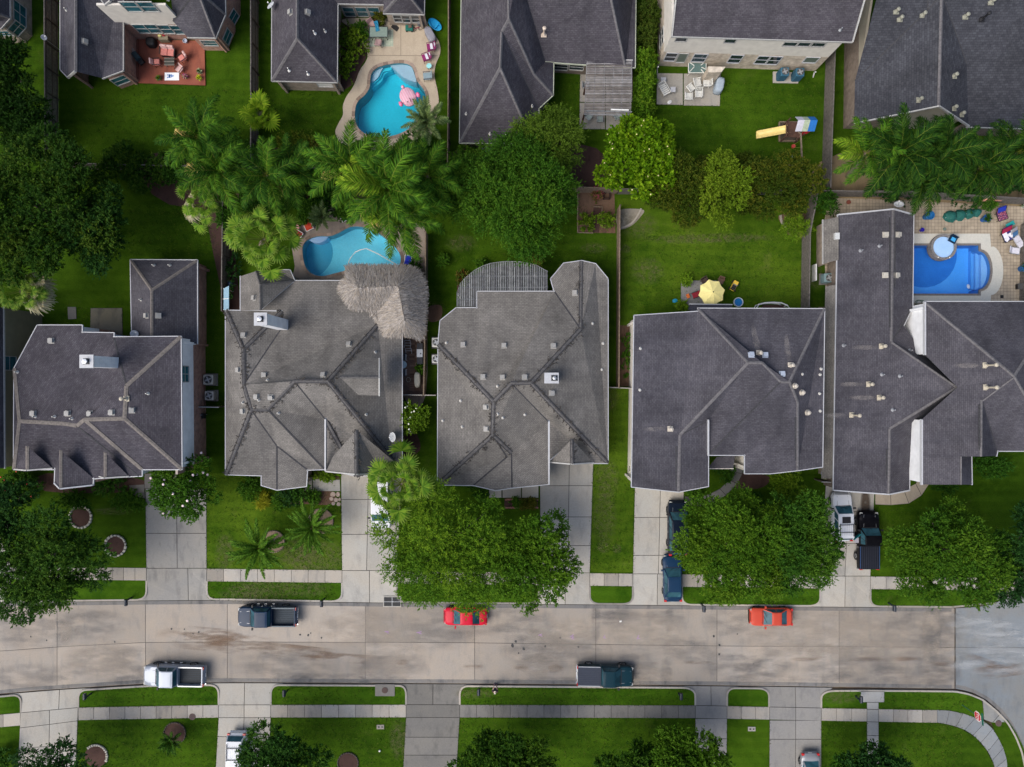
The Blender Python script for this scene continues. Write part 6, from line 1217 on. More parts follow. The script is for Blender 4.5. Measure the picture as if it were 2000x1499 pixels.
palm('large fan palm left of the free-form pool', 515, 468, 7, FG, 46, 1.3, (510, 478), vary=.42, tilt=(-.6, .7), trunk_r=.22)
palm('fan palm with a white withered skirt at the left of the palm group', 398, 395, 7.5, FG, 30, .95, (430, 400), vary=.42, tilt=(-.5, .7), dead=8, pend=FDEAD, trunk_r=.2)
dead_az = (-1.0, .8)
palm('shaggy fan palm with grey dead fronds at the left edge', 42, 570, 6.5, FS, 28, 1.0, (60, 580), vary=.42, tilt=(-.4, .7), dead=12, pend=FDEAD, trunk_r=.22)
palm('fan palm over the white van beside the brown roof house', 784, 946, 6, FG, 54, 1.35, (797, 935), vary=.25, tilt=(-.6, .7), trunk_r=.2)
palm('sago-like palm with long arching fronds over the lower left round bed', 508, 1070, 2.6, SG, 30, .98, (530, 1058), tilt=(-.35, .75), trunk_r=.2, name='sago_palm')
palm('sago-like palm with long arching fronds over the upper right round bed', 611, 1030, 2.6, SG, 28, .95, (620, 1020), tilt=(-.3, .75), trunk_r=.2, name='sago_palm')
palm('small dark palm in the oval bed of the lower lawn', 336, 1448, 1.2, [('sm', lambda: feather(95, 1.4, .9, .3, 30, DK, .03))], 18, .9, (342, 1440), tilt=(-.2, .7), trunk_r=.1, name='sago_palm')
palm('small fan palm behind the sky-blue pool', 630, 425, 1.8, DP, 16, .6, (634, 420), tilt=(0, .8), trunk_r=.12)
QR = ['feather palm leaning over the dark fence at the right', 'tall dark feather palm below the beige gable', 'dark feather palm in the middle of the right row', 'dark feather palm left of the right edge', 'dark feather palm cut by the right edge', 'low feather palm above the paved deck']
for i, (x, y, h, n, r, kd, bs) in enumerate(((1690, 300, 8, 14, .85, QF+QY, (1655, 345)), (1755, 300, 8.5, 24, 1.05, QD+QF, (1760, 330)), (1835, 305, 8, 22, 1.0, QD, (1840, 330)), (1910, 330, 7.5, 20, .95, QD, (1900, 340)), (1985, 300, 8, 20, 1.0, QD, (1980, 330)), (1800, 350, 7, 16, .85, QD+QY, (1800, 360)))):
    palm(QR[i], x, y, h, kd if i == 0 else QV, n, r, bs, seed=i+20, tilt=(-.7, .65), group='feather palms above the paved pool deck', dead=1 if i == 0 else 0, pend=QDEAD)
# ---------------------------------------------------------------- vehicles
def quadbox(m, c, mg, off, th=.015):
    """thin pane laid on the quad c (4 corners), shrunk by mg (fraction) and raised by off along its normal"""
    c = [Vector(p) for p in c]; n = (c[1]-c[0]).cross(c[3]-c[0]).normalized(); f = lambda u, v: c[0].lerp(c[1], u).lerp(c[3].lerp(c[2], u), v)
    mx, my = mg if hasattr(mg, '__len__') else (mg, mg); q = [f(mx, my), f(1-mx, my), f(1-mx, 1-my), f(mx, 1-my)]
    return m.loft([[p+n*(off-th) for p in q], [p+n*off for p in q]])
WHM = {}
def wheels(root, xs, W, r, rimc=METAL):
    for x in xs:
        for s in (-1, 1):
            a = MB(); n = 20; prof = [(r*.62, -.11), (r*.95, -.12), (r, -.07), (r, .07), (r*.95, .12), (r*.62, .11)]
            secs = [[Vector((x+rr*math.cos(2*math.pi*k/n), s*(W/2-.1)+yy*s, r+rr*math.sin(2*math.pi*k/n))) for rr, yy in prof] for k in range(n)]
            secs.append(secs[0]); w = a.loft(secs).build('wheel', RUBBER, root, fixn=True)
            b = MB(); b.tube([(x, s*(W/2-.12), r), (x, s*(W/2+.0), r)], [r*.63, r*.6], 16); b.build('rim', rimc, w)
            c = MB()
            for k in range(5):
                an = k*2*math.pi/5; c.bar((x, s*(W/2+.012), r), (x+r*.58*math.cos(an), s*(W/2+.012), r+r*.58*math.sin(an)), .05, .02)
            c.build('spoke', BLACK, w)
def greenhouse(root, zb, zt, xr0, xr1, xf1, xf0, wb, wt, pm, glass=CARGLASS, pillars=(.5,), sunroof=False, rack=False, crown=.05):
    B = [(xr0, -wb), (xf0, -wb), (xf0, wb), (xr0, wb)]; T = [(xr1, -wt), (xf1, -wt), (xf1, wt), (xr1, wt)]
    b = [Vector((x, y, zb)) for x, y in B]; t = [Vector((x, y, zt)) for x, y in T]
    fr = MB().loft([b, t]).build('cabin_frame', pm, root, fixn=True)
    quadbox(MB(), [b[1], b[2], t[2], t[1]], (.05, .05), .012).build('windshield', glass, root, fixn=True)
    quadbox(MB(), [b[3], b[0], t[0], t[3]], (.07, .08), .012).build('rear_window', glass, root, fixn=True)
    for s in (0, 1):
        c0, c1, c2, c3 = ((b[0], b[1], t[1], t[0]) if s == 0 else (b[2], b[3], t[3], t[2])); ps = [0.05]+list(pillars if s == 0 else [1-p for p in pillars][::-1])+[.95]
        for p0, p1 in zip(ps[:-1], ps[1:]):
            g = .015; qa = [c0.lerp(c1, p0+g), c0.lerp(c1, p1-g), c3.lerp(c2, p1-g), c3.lerp(c2, p0+g)]
            quadbox(MB(), qa, (.02, .1), .01).build('side_window', glass, root, fixn=True)
    rf = MB(); secs = []
    for i in range(7):
        u = i/6; x = xr1-.04+(xf1-xr1+.08)*u; hh = crown*(1-(2*u-1)**4); secs.append([Vector((x, wt*1.02*math.sin(v*math.pi/2*.98), zt+hh*(1-abs(v)**3)+.012)) for v in (-1, -.7, -.35, 0, .35, .7, 1)]+[Vector((x, wt*.98, zt-.03)), Vector((x, -wt*.98, zt-.03))])
    ro = rf.loft(secs).build('roof_panel', pm, root, smooth=False, fixn=True); setbev(ro, .02, 2)
    if sunroof: MB().box((xf1-.55, 0, zt+crown+.014), (.6, .8, .02)).build('sunroof', BLACK, root)
    if rack:
        for s in (-1, 1): MB().bar((xr1+.15, s*wt*.86, zt+.12), (xf1-.9, s*wt*.86, zt+.12), .05, .05).build('roof_rail', BLACK, root)
        for x in (xr1+.55, xf1-1.0): MB().bar((x, -wt*.86, zt+.14), (x, wt*.86, zt+.14), .05, .04).build('cross_bar', BLACK, root)
        rb = MB()
        for k in range(6): rb.box(((xr1+xf1)/2-.2, -wt*.6+k*wt*.24, zt+crown+.012), ((xf1-xr1)*.6, .025, .02))
        rb.build('roof_rib', METAL, root)
def bodyloft(x0, x1, L, W, zf, sill=.28, n=14, taper=.14, crown=.05):
    secs = []
    for i in range(n+1):
        x = x0+(x1-x0)*i/n; u = abs(x)/(L/2); w = W/2*(1-taper*max(0, (u-.72)/.28)**2.2); zb = zf(x); sl_ = sill+.12*max(0, (u-.85)/.15)
        pr = [(-w*.9, sl_), (-w, sl_+.22), (-w*1.0, zb*.72), (-w*.965, zb*.93), (-w*.88, zb), (-w*.5, zb+crown*.7), (0, zb+crown)]
        secs.append([Vector((x, y, z)) for y, z in pr]+[Vector((x, -y, z)) for y, z in pr[-2::-1]])
    return MB().loft(secs)
def car(kind, label, cat, x, y, rot, L, W, Hh, pm, group=None, **o):
    root = empty({'pickup': 'pickup_truck', 'sedan': 'parked_car', 'suv': 'parked_car', 'van': 'parked_van'}[kind], P(x, y, 1.0)*1, R(rot), label, cat, group); root.location.z = o.get('z', 0)
    up = {'pickup': (1.02, 1.16, .95), 'suv': (.95, 1.1, .98), 'sedan': (.68, .86, .84), 'van': (.95, 1.12, 1.05)}[kind]; hf, zb_, zt_ = up
    hoodx = o.get('hood', {'pickup': .24, 'suv': .27, 'sedan': .23, 'van': .36}[kind])*L   # cowl position from the centre
    tr = o.get('trunk', {'sedan': -.36, 'suv': -.475, 'van': -.485, 'pickup': -.08}[kind])*L
    def zf(xx):
        u = xx/(L/2)
        if xx > hoodx: t = (xx-hoodx)/(L/2-hoodx); return zb_+(hf-zb_)*t**1.6-.28*max(0, (t-.8)/.2)**2
        if kind == 'sedan' and xx < tr: t = (tr-xx)/(L/2+tr); return zb_+.02-.18*max(0, (t-.6)/.4)**2
        return zb_+(-.22*max(0, (-u-.93)/.07)**2)
    if kind == 'pickup':
        bx = tr+.02; b1 = bodyloft(bx, L/2, L, W, zf, n=14, crown=.04, taper=.22).build('body', pm, root, fixn=True)
        w = W/2; secs = []
        for i in range(7):
            xx = -L/2+.12+(bx-.06+L/2-.12)*i/6; u = abs(xx)/(L/2); ww = w*(1-.05*max(0, (u-.8)/.2)); pr = [(-ww*.9, .42), (-ww, .6), (-ww*.99, zb_*.9), (-ww*.96, zb_), (-ww*.84, zb_), (-ww*.83, .72)]
            secs.append([Vector((xx, yy, zz)) for yy, zz in pr]+[Vector((xx, -yy, zz)) for yy, zz in pr[::-1]])
        MB().loft(secs).build('truck_bed', pm, root, fixn=True); MB().box(((bx-L/2)/2, 0, .735), ((bx+L/2)*.93, w*1.62, .02)).build('bed_liner', o.get('liner', M((.03, .05, .07), .7)), root)
        rb = MB()
        for k in range(8): rb.box(((bx-L/2)/2, -w*.7+k*w*.2, .755), ((bx+L/2)*.88, .05, .02))
        rb.build('bed_rib', M((.02, .03, .04), .7), root)
        MB().box((-L/2+.12, 0, (zb_+.5)/2), (.1, W*.93, zb_-.5)).build('tailgate', pm, root); MB().box((bx-.06, 0, .95), (.06, W*.85, .45)).build('bed_front', pm, root)
        MB().box((-L/2+.02, 0, .5), (.16, W*.92, .2)).build('rear_bumper', o.get('bump', CHROME), root)
        for s in (-1, 1): MB().bar((-L/2+.12, s*w*.9, zb_+.012), (bx-.1, s*w*.9, zb_+.012), .1, .02).build('bed_rail', o.get('rail', METAL), root)
        if o.get('cover'):
            MB().box(((bx-L/2)/2+.02, 0, zb_+.02), ((bx+L/2)-.12, W*.87, .05)).build('bed_cover', o['cover'], root); rr_ = MB()
            for k in range(9): rr_.box(((bx-L/2)/2, -W*.36+k*W*.09, zb_+.05), ((bx+L/2)-.3, .03, .012))
            rr_.build('cover_rib', M((.035, .04, .06), .6), root)
        cr = tr+.05; greenhouse(root, zb_, Hh, cr, cr+.12, hoodx-.5, hoodx+.12, W*.455, W*.385, pm, pillars=(.46,), crown=.04)
    else:
        b1 = bodyloft(-L/2, L/2, L, W, zf, n=20, crown=.045 if kind == 'sedan' else .03, taper=.3 if kind == 'sedan' else .2).build('body', pm, root, fixn=True)
        if kind == 'sedan': greenhouse(root, zb_-.02, Hh-.05, tr-.02, tr+.72, hoodx-.62, hoodx+.12, W*.455, W*.345, pm, pillars=(.5,), crown=.06, sunroof=o.get('sunroof', False))
        elif kind == 'suv': greenhouse(root, zb_-.02, Hh-.05, tr+.02, tr+o.get('rg', .35), hoodx-.55, hoodx+.15, W*.465, W*.385, pm, pillars=(.36, .68), crown=.05, sunroof=o.get('sunroof', False), rack=o.get('rack', False))
        else: greenhouse(root, zb_-.02, Hh-.05, tr+.02, tr+.18, hoodx-.55, hoodx+.25, W*.47, W*.41, pm, pillars=(.35, .68), crown=.05, rack=o.get('rack', False))
        MB().box((-L/2+.03, 0, .5), (.14, W*.8, .22)).build('rear_bumper', o.get('bump', pm), root)
    b1.data.polygons.foreach_set('use_smooth', [True]*len(b1.data.polygons)); es = b1.modifiers.new('e', 'EDGE_SPLIT'); es.split_angle = R(38)
    MB().box((L/2-.08, 0, .48), (.14, W*.78, .24)).build('front_bumper', o.get('bump', pm), root); MB().box((L/2-.1, 0, .68 if kind != 'sedan' else .52), (.06, W*.5, .2)).build('grille', BLACK, root)
    for s in (-1, 1):
        MB().box((L/2-.22, s*W*.37, hf-.08), (.22, W*.13, .1), s*-.25).build('headlight', M((.34, .35, .34), .15), root); MB().box((-L/2+.1, s*W*.4, zb_-.14), (.2, W*.13, .2)).build('tail_light', M((.45, .02, .02), .25), root)
        mm = MB().box((hoodx-.08, s*(W/2+.12), zb_+.1), (.14, .22, .15)); mm.build('wing_mirror', pm if kind == 'sedan' else BLACK, root)
        for xx in (hoodx-.35, hoodx-1.3)[: 2]:
            MB().box((xx-.5, s*(W/2+.0), zb_*.72), (.18, .03, .04)).build('door_handle', o.get('handle', CHROME), root)
        sm = MB(); sm.bar((hoodx+.2, s*W*.3, zb_+.02), (L/2-.3, s*W*.27, hf+.06), .02, .015); sm.build('hood_crease', M((.02, .02, .022), .5) if not o.get('dark') else METAL, root)
    MB().box((hoodx+.16, 0, zb_+.035), (.05, W*.74, .03)).build('wiper_cowl', BLACK, root)
    if kind != 'sedan' or True:
        wp = MB(); wp.bar((hoodx+.1, -.1, zb_+.1), (hoodx-.15, .45, zb_+.24), .02, .02); wp.bar((hoodx+.1, -.6, zb_+.1), (hoodx-.15, -.1, zb_+.24), .02, .02); wp.build('wiper', BLACK, root)
    MB().box((-L/2-.02, 0, .62 if kind != 'sedan' else .6), (.03, .34, .16)).build('number_plate', WHITE, root)
    r = {'pickup': .4, 'suv': .37, 'sedan': .32, 'van': .36}[kind]; wheels(root, (L*.31, -L*.29), W, r, o.get('rim', METAL))
    if o.get('step'):
        for s in (-1, 1):
            MB().bar((-L*.16, s*(W/2+.05), .38), (L*.2, s*(W/2+.05), .38), .13, .05).build('running_board', BLACK, root)
            for xx in (-.5, .3, 1.0): MB().box((xx, s*(W/2+.07), .415), (.24, .11, .02)).build('step_pad', CHROME, root)
    return root
PT = {k: paint('car_paint_'+k, *v) for k, v in {'navy': ((.008, .026, .06), .0), 'silver': ((.27, .3, .35), .2), 'pinkred': ((.5, .008, .03), .0), 'orange': ((.46, .06, .035), .0), 'teal': ((.006, .028, .04), .0), 'ink': ((.004, .009, .02), .0), 'blue': ((.008, .03, .07), .0), 'black': ((.004, .004, .006), .1), 'white': ((.6, .62, .65), .0), 'grey': ((.26, .27, .29), .2)}.items()}
G_ = 'vehicles parked on the street and driveways'
car('pickup', 'dark blue pickup truck parked on the street by the upper kerb, heading left', 'pickup truck', 520, 1206, 180, 5.7, 1.95, 1.85, PT['navy'], G_, step=True, dark=True, rail=M((.1, .13, .15), .5), liner=M((.006, .02, .035), .6), z=SZ)
car('pickup', 'silver pickup truck with an open dark bed parked by the lower kerb', 'pickup truck', 337, 1322, 179, 5.9, 2.0, 1.85, PT['silver'], G_, step=True, liner=M((.015, .02, .025), .7), z=SZ)
car('sedan', 'bright pinkish red sedan on the street half under the feathery elm', 'car', 908, 1207, 180, 4.2, 1.72, 1.42, PT['pinkred'], G_, z=SZ, hood=.24, trunk=-.34)
car('sedan', 'orange-red coupe parked on the street by the upper kerb at the right', 'car', 1509, 1208, 180, 4.15, 1.75, 1.38, PT['orange'], G_, z=SZ, hood=.17, trunk=-.36)
car('pickup', 'dark teal pickup truck with a ribbed bed cover parked by the lower kerb, heading right', 'pickup truck', 1183, 1322, -1, 5.5, 2.0, 1.8, PT['teal'], G_, cover=M((.022, .03, .05), .6), z=SZ, dark=True)
car('suv', 'long ink-blue wagon at the top of the driveway, partly under the tree', 'car', 1325, 1032, 90, 5.3, 1.95, 1.85, PT['ink'], G_, dark=True, rack=False, z=.03)
car('sedan', 'blue car parked behind the ink-blue wagon, nearest the street', 'car', 1315, 1131, 91, 4.55, 1.85, 1.55, PT['blue'], G_, dark=True, z=.02, hood=.2, trunk=-.4)
car('suv', 'silver wagon with sunroof and roof bars parked beside the black pickup', 'car', 1646, 1010, 91.5, 4.7, 1.88, 1.72, PT['white'], G_, sunroof=True, rack=True, z=.03, hood=.2)
bk = car('pickup', 'black pickup truck with its left door open in the right driveway', 'pickup truck', 1697, 1056, 90, 5.6, 2.0, 1.9, PT['black'], G_, dark=True, cover=M((.006, .007, .012), .4), z=.03, hood=.2, rail=M((.03, .06, .14), .3))
dr = MB().box((.45, 1.4, .85), (1.05, .09, .75), R(-50)).build('open_door', PT['black'], bk); MB().box((.45, 1.4, 1.42), (.8, .05, .4), R(-50)).build('door_window', M((.02, .2, .22), .2), dr); MB().box((.02, 1.18, .95), (.5, .4, .06)).build('door_trim', M((.35, .34, .38), .7), dr)  # teal of the door window is a reflection put into its colour
car('van', 'white van mostly hidden under the fan palm beside the brown roof house', 'van', 744, 985, -90, 4.9, 1.95, 1.85, PT['white'], G_, z=.03, hood=.28)
car('suv', 'white wagon with black roof rack cut by the bottom edge of the photo', 'car', 461, 1482, -91, 4.8, 1.88, 1.7, PT['white'], G_, rack=True, z=.03)
car('sedan', 'silver car with red rear lights cut by the bottom edge at the lower right', 'car', 1585, 1521, -90, 4.6, 1.8, 1.45, PT['grey'], G_, z=.03)
# ---------------------------------------------------------------- street furniture, garden furniture, people
MBX = M((.012, .018, .03), .45)
def mailbox(x, y, rz, label):
    o = empty('mailbox', P(x, y, 0), rz, label, 'mailbox', 'mailboxes along the kerbs'); MB().box((0, 0, .55), (.12, .12, 1.1)).build('post', MBX, o); MB().box((.1, 0, .95), (.4, .08, .08)).build('bracket', MBX, o)
    b = MB(); b.loft([[Vector((xx, .15*math.cos(a), 1.14+.15*math.sin(a)+(.0 if 0 <= a <= math.pi else 0))) for a in np.linspace(0, math.pi, 9)]+[Vector((xx, -.15, 1.02)), Vector((xx, .15, 1.02))] for xx in (-.12, .46)]); b.build('letter_box', MBX, o, fixn=True)
    MB().box((.2, .17, 1.2), (.04, .02, .2)).build('flag', MBX, o); return o
m0 = None
for x, y, rz, lb in ((258, 1167, -90, 'dark mailbox at the upper kerb under the edge of the large dark tree'), (634, 1169, -90, 'dark mailbox at the upper kerb right of the dark blue pickup'), (1369, 1179, -90, 'dark mailbox at the upper kerb below the dense bright tree'), (1735, 1178, -90, 'dark mailbox at the upper kerb below the round leafy tree'),
                 (179, 1354, 90, 'dark mailbox on the lower verge left of the silver pickup'), (562, 1348, 90, 'dark mailbox on the lower verge right of the white wagon driveway'), (936, 1346, 90, 'dark green mailbox on the lower verge beside the standing person'), (1325, 1354, 90, 'dark mailbox at the right end of the longest lower verge'), (1671, 1360, 90, 'dark mailbox beside the pale landing slab')):
    if m0 is None: m0 = mailbox(x, y, R(rz), lb)
    else: copy_tree(m0, P(x, y, 0), R(rz), lb)
# stop sign facing the traffic that comes from the left
ss = empty('stop_sign', P(1879, 1377, 0), R(184), 'red and white STOP sign on a post at the curved corner pavement', 'sign')
MB().box((0, 0, 1.35), (.06, .06, 2.7)).build('post', M((.02, .09, .07), .5), ss)
def octo(r, x0, x1, mat, nm):
    secs = [[Vector((xx, r*math.cos(a), 2.35+r*math.sin(a))) for a in [R(22.5+45*k) for k in range(8)]] for xx in (x0, x1)]; return MB().loft(secs).build(nm, mat, ss, fixn=True)
octo(.48, .035, .05, M((.75, .75, .75), .4, var=.05), 'sign_border'); octo(.44, .05, .056, M((.42, .01, .02), .4, var=.05), 'sign_face')
fc = bpy.data.curves.new('stop', 'FONT'); fc.body = 'STOP'; fc.size = .36; fc.align_x = 'CENTER'; fc.align_y = 'CENTER'; fc.extrude = .003
fo = bpy.data.objects.new('tmp', fc); col.objects.link(fo); dg = bpy.context.evaluated_depsgraph_get(); fm = bpy.data.meshes.new_from_object(fo.evaluated_get(dg)); bpy.data.objects.remove(fo)
lt = bpy.data.objects.new('lettering', fm); fm.materials.clear(); fm.materials.append(M((.8, .8, .8), .4, var=.02)); col.objects.link(lt); lt.parent = ss; lt.location = (.062, 0, 2.35); lt.rotation_euler = (R(90), 0, R(90)); lt.scale = (1.05, 1.3, 1)
MB().box((0, 0, 2.95), (.03, 1.15, .2)).build('street_name_blade', M((.01, .1, .07), .4), ss)
hy = empty('fire_hydrant', P(1899, 1165.5, 0), 0, 'red fire hydrant on the grass at the right end of the upper verge', 'fire hydrant'); RED = M((.4, .015, .02), .45)
MB().lathe([(.16, 0), (.16, .05), (.11, .07), (.11, .55), (.15, .57), (.15, .61), (.12, .68), (.05, .78), (.02, .82)], n=14).build('barrel', RED, hy); MB().tube([(-.22, 0, .42), (.22, 0, .42)], .06, 10).build('outlet', RED, hy); MB().tube([(0, -.2, .42), (0, 0, .42)], .08, 10).build('outlet', RED, hy)
# the standing person (drone pilot), one continuous skinned body
pe = empty('person', P(967.5, 1336.5, 0), 0, 'person in a dark shirt and grey shorts standing at the lower kerb, forearms held forward', 'person')
pe.location = P(967.5, 1339, 0)
def skin(verts, edges, radii, name, mat, parent, sub=2):
    me = bpy.data.meshes.new(name); me.from_pydata([tuple(v) for v in verts], edges, []); o = bpy.data.objects.new(name, me); col.objects.link(o)
    s = o.modifiers.new('skin', 'SKIN'); 
    if not me.skin_vertices: bpy.context.view_layer.objects.active = o
    sv = me.skin_vertices[0].data if me.skin_vertices else None
    if sv:
        for i, r in enumerate(radii): sv[i].radius = (r if hasattr(r, '__len__') else (r, r)); sv[i].use_root = (i == 0)
    m_ = o.modifiers.new('sub', 'SUBSURF'); m_.levels = sub; m_.render_levels = sub
    dg = bpy.context.evaluated_depsgraph_get(); dg.update(); nm = bpy.data.meshes.new_from_object(o.evaluated_get(dg)); bpy.data.objects.remove(o)
    n = bpy.data.objects.new(name, nm); col.objects.link(n); nm.materials.clear(); nm.materials.append(mat); nm.polygons.foreach_set('use_smooth', [True]*len(nm.polygons)); n.parent = parent; return n
SKINM = M((.42, .26, .19), .6, var=.08); SHIRT = M((.02, .012, .02), .8); SHORTS = M((.3, .3, .31), .85)
# facing +Y (towards the street)
v = [(0, 0, .95), (0, .0, 1.15), (0, -.01, 1.38), (0, 0, 1.52), (0, .02, 1.62), (-.09, 0, .88), (-.1, .02, .5), (-.11, -.01, .09), (-.11, .15, .05), (.09, 0, .88), (.1, .02, .5), (.11, -.01, .09), (.11, .15, .05), (-.19, -.01, 1.42), (-.27, .03, 1.14), (-.12, .27, 1.12), (-.06, .34, 1.13), (.19, -.01, 1.42), (.27, .03, 1.14), (.12, .27, 1.12), (.06, .34, 1.13)]
e = [(0, 1), (1, 2), (2, 3), (3, 4), (0, 5), (5, 6), (6, 7), (7, 8), (0, 9), (9, 10), (10, 11), (11, 12), (2, 13), (13, 14), (14, 15), (15, 16), (2, 17), (17, 18), (18, 19), (19, 20)]
rd = [(.15, .11), (.15, .1), (.17, .11), .06, .06, .095, .065, .045, .04, .095, .065, .045, .04, .06, .045, .034, .03, .06, .045, .034, .03]
try: bd = skin(v, e, rd, 'body', SKINM, pe)
except Exception as ex: print('skin', ex)
hd = MB().lathe([(.02, -.13), (.06, -.11), (.085, -.03), (.092, .03), (.085, .09), (.05, .13), (.01, .14)], (0, .03, 1.7), 14, .88, 1.05).build('head', SKINM, pe, smooth=True)
MB().box((0, .135, 1.69), (.025, .04, .05)).build('nose', SKINM, hd); MB().box((0, .118, 1.64), (.05, .012, .012)).build('mouth', M((.3, .1, .09), .6), hd)
for s in (-1, 1): MB().lathe([(.001, -.008), (.012, 0), (.001, .008)], (s*.032, .118, 1.715), 8).build('eye', BLACK, hd); MB().box((s*.088, .02, 1.69), (.02, .035, .06)).build('ear', SKINM, hd)
MB().lathe([(.1, .0), (.1, .05), (.075, .1), (.02, .12)], (0, .02, 1.74), 16, .95, 1.1).box((0, .15, 1.75), (.14, .12, .015)).build('cap', M((.62, .55, .45), .8), pe)
MB().loft([[Vector((rx*math.cos(a), .0+ry*math.sin(a), z)) for a in np.linspace(0, 2*math.pi, 15)[:-1]] for rx, ry, z in ((.17, .13, .93), (.17, .13, 1.1), (.19, .13, 1.3), (.215, .13, 1.42), (.13, .1, 1.49), (.075, .075, 1.5))]).build('shirt', SHIRT, pe, smooth=True)
for s in (-1, 1):
    MB().tube([(s*.17, 0, 1.43), (s*.235, .01, 1.3), (s*.265, .03, 1.19)], [.085, .075, .068], 10).build('sleeve', SHIRT, pe, smooth=True); MB().tube([(s*.085, 0, .95), (s*.1, .01, .72), (s*.105, .02, .52)], [.12, .11, .1], 12).build('short_leg', SHORTS, pe, smooth=True)
    MB().box((s*.11, .07, .05), (.1, .28, .1)).build('shoe', M((.05, .03, .06), .7), pe)
    for f in range(4): MB().tube([(s*(.055), .345, 1.13), (s*(.05-.01*f), .39-.004*f, 1.125-.008*f), (s*(.025-.004*f), .405-.004*f, 1.10-.008*f)], [.011, .01, .008], 6).build('finger', SKINM, pe)
    MB().tube([(s*.06, .33, 1.15), (s*.045, .36, 1.17), (s*.03, .38, 1.165)], [.013, .011, .009], 6).build('thumb', SKINM, pe)
rc = MB().box((0, .38, 1.13), (.17, .1, .05)).box((0, .43, 1.2), (.15, .02, .12), 0).build('controller', M((.6, .6, .62), .4)); rc.location = pe.location; tag(rc, 'small light grey handheld controller held by the standing person', 'controller')

# --- air conditioners
def ac(x, y, w, d, h, label, c=(.45, .43, .38), fan=True, pad=True, group=None, rz=0):
    o = empty('air_conditioner', P(x, y, 0), rz, label, 'air conditioner', group); cm = M(c, .5, .3)
    if pad: MB().box((0, 0, .05), (w+.25, d+.25, .1)).build('pad', CONC_DK, o)
    setbev(MB().box((0, 0, .1+h/2), (w, d, h)).build('casing', cm, o), .05, 2)
    lv = MB()
    for k in range(int(h/.09)):
        for sx, sy, a in ((w/2+.01, 0, 0), (-w/2-.01, 0, 0), (0, d/2+.01, 1), (0, -d/2-.01, 1)): lv.box((sx, sy, .16+k*.09), (.02, d*.86, .03) if not a else (w*.86, .02, .03))
    lv.build('louvre', M(tuple(x_*.6 for x_ in c), .6), o); r = min(w, d)*.4
    MB().lathe([(r, 0), (r, .012), (.01, .012)], (0, 0, h+.1), 24).build('fan_well', BLACK, o); fb = MB()
    for k in range(4):
        a = k*math.pi/2+.4; fb.bar((0, 0, h+.118), (r*.85*math.cos(a), r*.85*math.sin(a), h+.122), .14, .012)
    fb.lathe([(r*.2, 0), (r*.2, .05), (.01, .055)], (0, 0, h+.11), 12); fb.build('fan', METAL, o); gr = MB()
    for k in (1, .75, .5): gr.tube([(r*k*math.cos(t), r*k*math.sin(t), h+.15) for t in np.linspace(0, 2*math.pi, 21)], .008, 4, False)
    gr.build('fan_guard', M((.3, .3, .29), .5), o); return o
ac(414, 742, .95, .95, .8, 'upper square air conditioner between the two houses at the left', (.5, .48, .42)); ac(416, 773, .85, .85, .8, 'lower square air conditioner between the two houses at the left', (.52, .5, .46))
ac(853.5, 670, .8, .9, .8, 'upper of two air conditioners tucked under the taupe roof edge', (.6, .6, .56)); ac(853.5, 702, .8, .8, .8, 'lower of two air conditioners tucked under the taupe roof edge', (.6, .6, .56))
MB().prism(px([(1510, 140), (1560, 142), (1559, 163), (1510, 162)], .1), .14).build('slab', CONC_SW, kind='structure')
ac(1523, 152, .8, .8, 1.25, 'left blue-grey air conditioner on the white slab beside the cream house', (.04, .13, .2), pad=False); ac(1552, 153, .8, .8, 1.25, 'right blue-grey air conditioner on the white slab beside the cream house', (.04, .13, .2), pad=False)
ac(951, 293, .9, .9, .8, 'blue-grey air conditioner behind the charcoal hip roof', (.1, .16, .22)); ac(1611, 546, .95, .85, .9, 'teal-grey air conditioner beside the lean-to at the right', (.2, .3, .32)); ac(3, 105, .8, .9, .8, 'pale air conditioner at the left edge under the tan brick house', (.55, .57, .58))
o = E.part(MB().box(P(1632, 463, 2.9)+Vector((0, 0, .2)), (.4, .6, .4)), 'roof_unit', M((.5, .52, .52), .5))

# --- chairs
def chair(x, y, rot, label, frame, seat, w=.6, d=.6, back=.85, sling=True, group=None, arms=True, name='chair', cat='chair', leg=.035, z=.06):
    o = empty(name, P(x, y, 0), R(rot), label, cat, group); o.location.z = z           # faces +X
    q = MB()
    if sling: MB().box((0, 0, .42), (d, w, .05)).build('seat', seat, o)
    else:
        for k in range(6): q.box((-d/2+.05+k*d/6, 0, .42), (d/8, w, .03))
        q.build('seat', seat, o)
    b = MB(); m = Matrix.Rotation(R(-16), 3, 'Y')
    if sling: b.box((-d/2-.1, 0, .42+(back-.42)/2+.02), (.05, w, back-.4), m=m)
    else:
        for k in range(5): b.box((-d/2-.1, -w/2+.06+k*w/4.6, .42+(back-.42)/2+.02), (.03, w/9, back-.4), m=m)
        b.box((-d/2-.17, 0, back), (.05, w, .06), m=m)
    b.build('backrest', seat, o)
    for sx in (-1, 1):
        for sy in (-1, 1): MB().bar((sx*(d/2-.03), sy*(w/2), 0), (sx*(d/2-.06), sy*w/2, .62 if arms and sx > 0 else .45), leg, leg).build('leg', frame, o)
    if arms:
        for sy in (-1, 1): MB().bar((-d/2-.1, sy*w/2, .64), (d/2, sy*w/2, .63), .055, .03).build('armrest', frame, o)
    return o
WP = M((.66, .66, .62), .5); CR = M((.62, .58, .5), .6); GW = 'white slatted chairs on the pale patio'
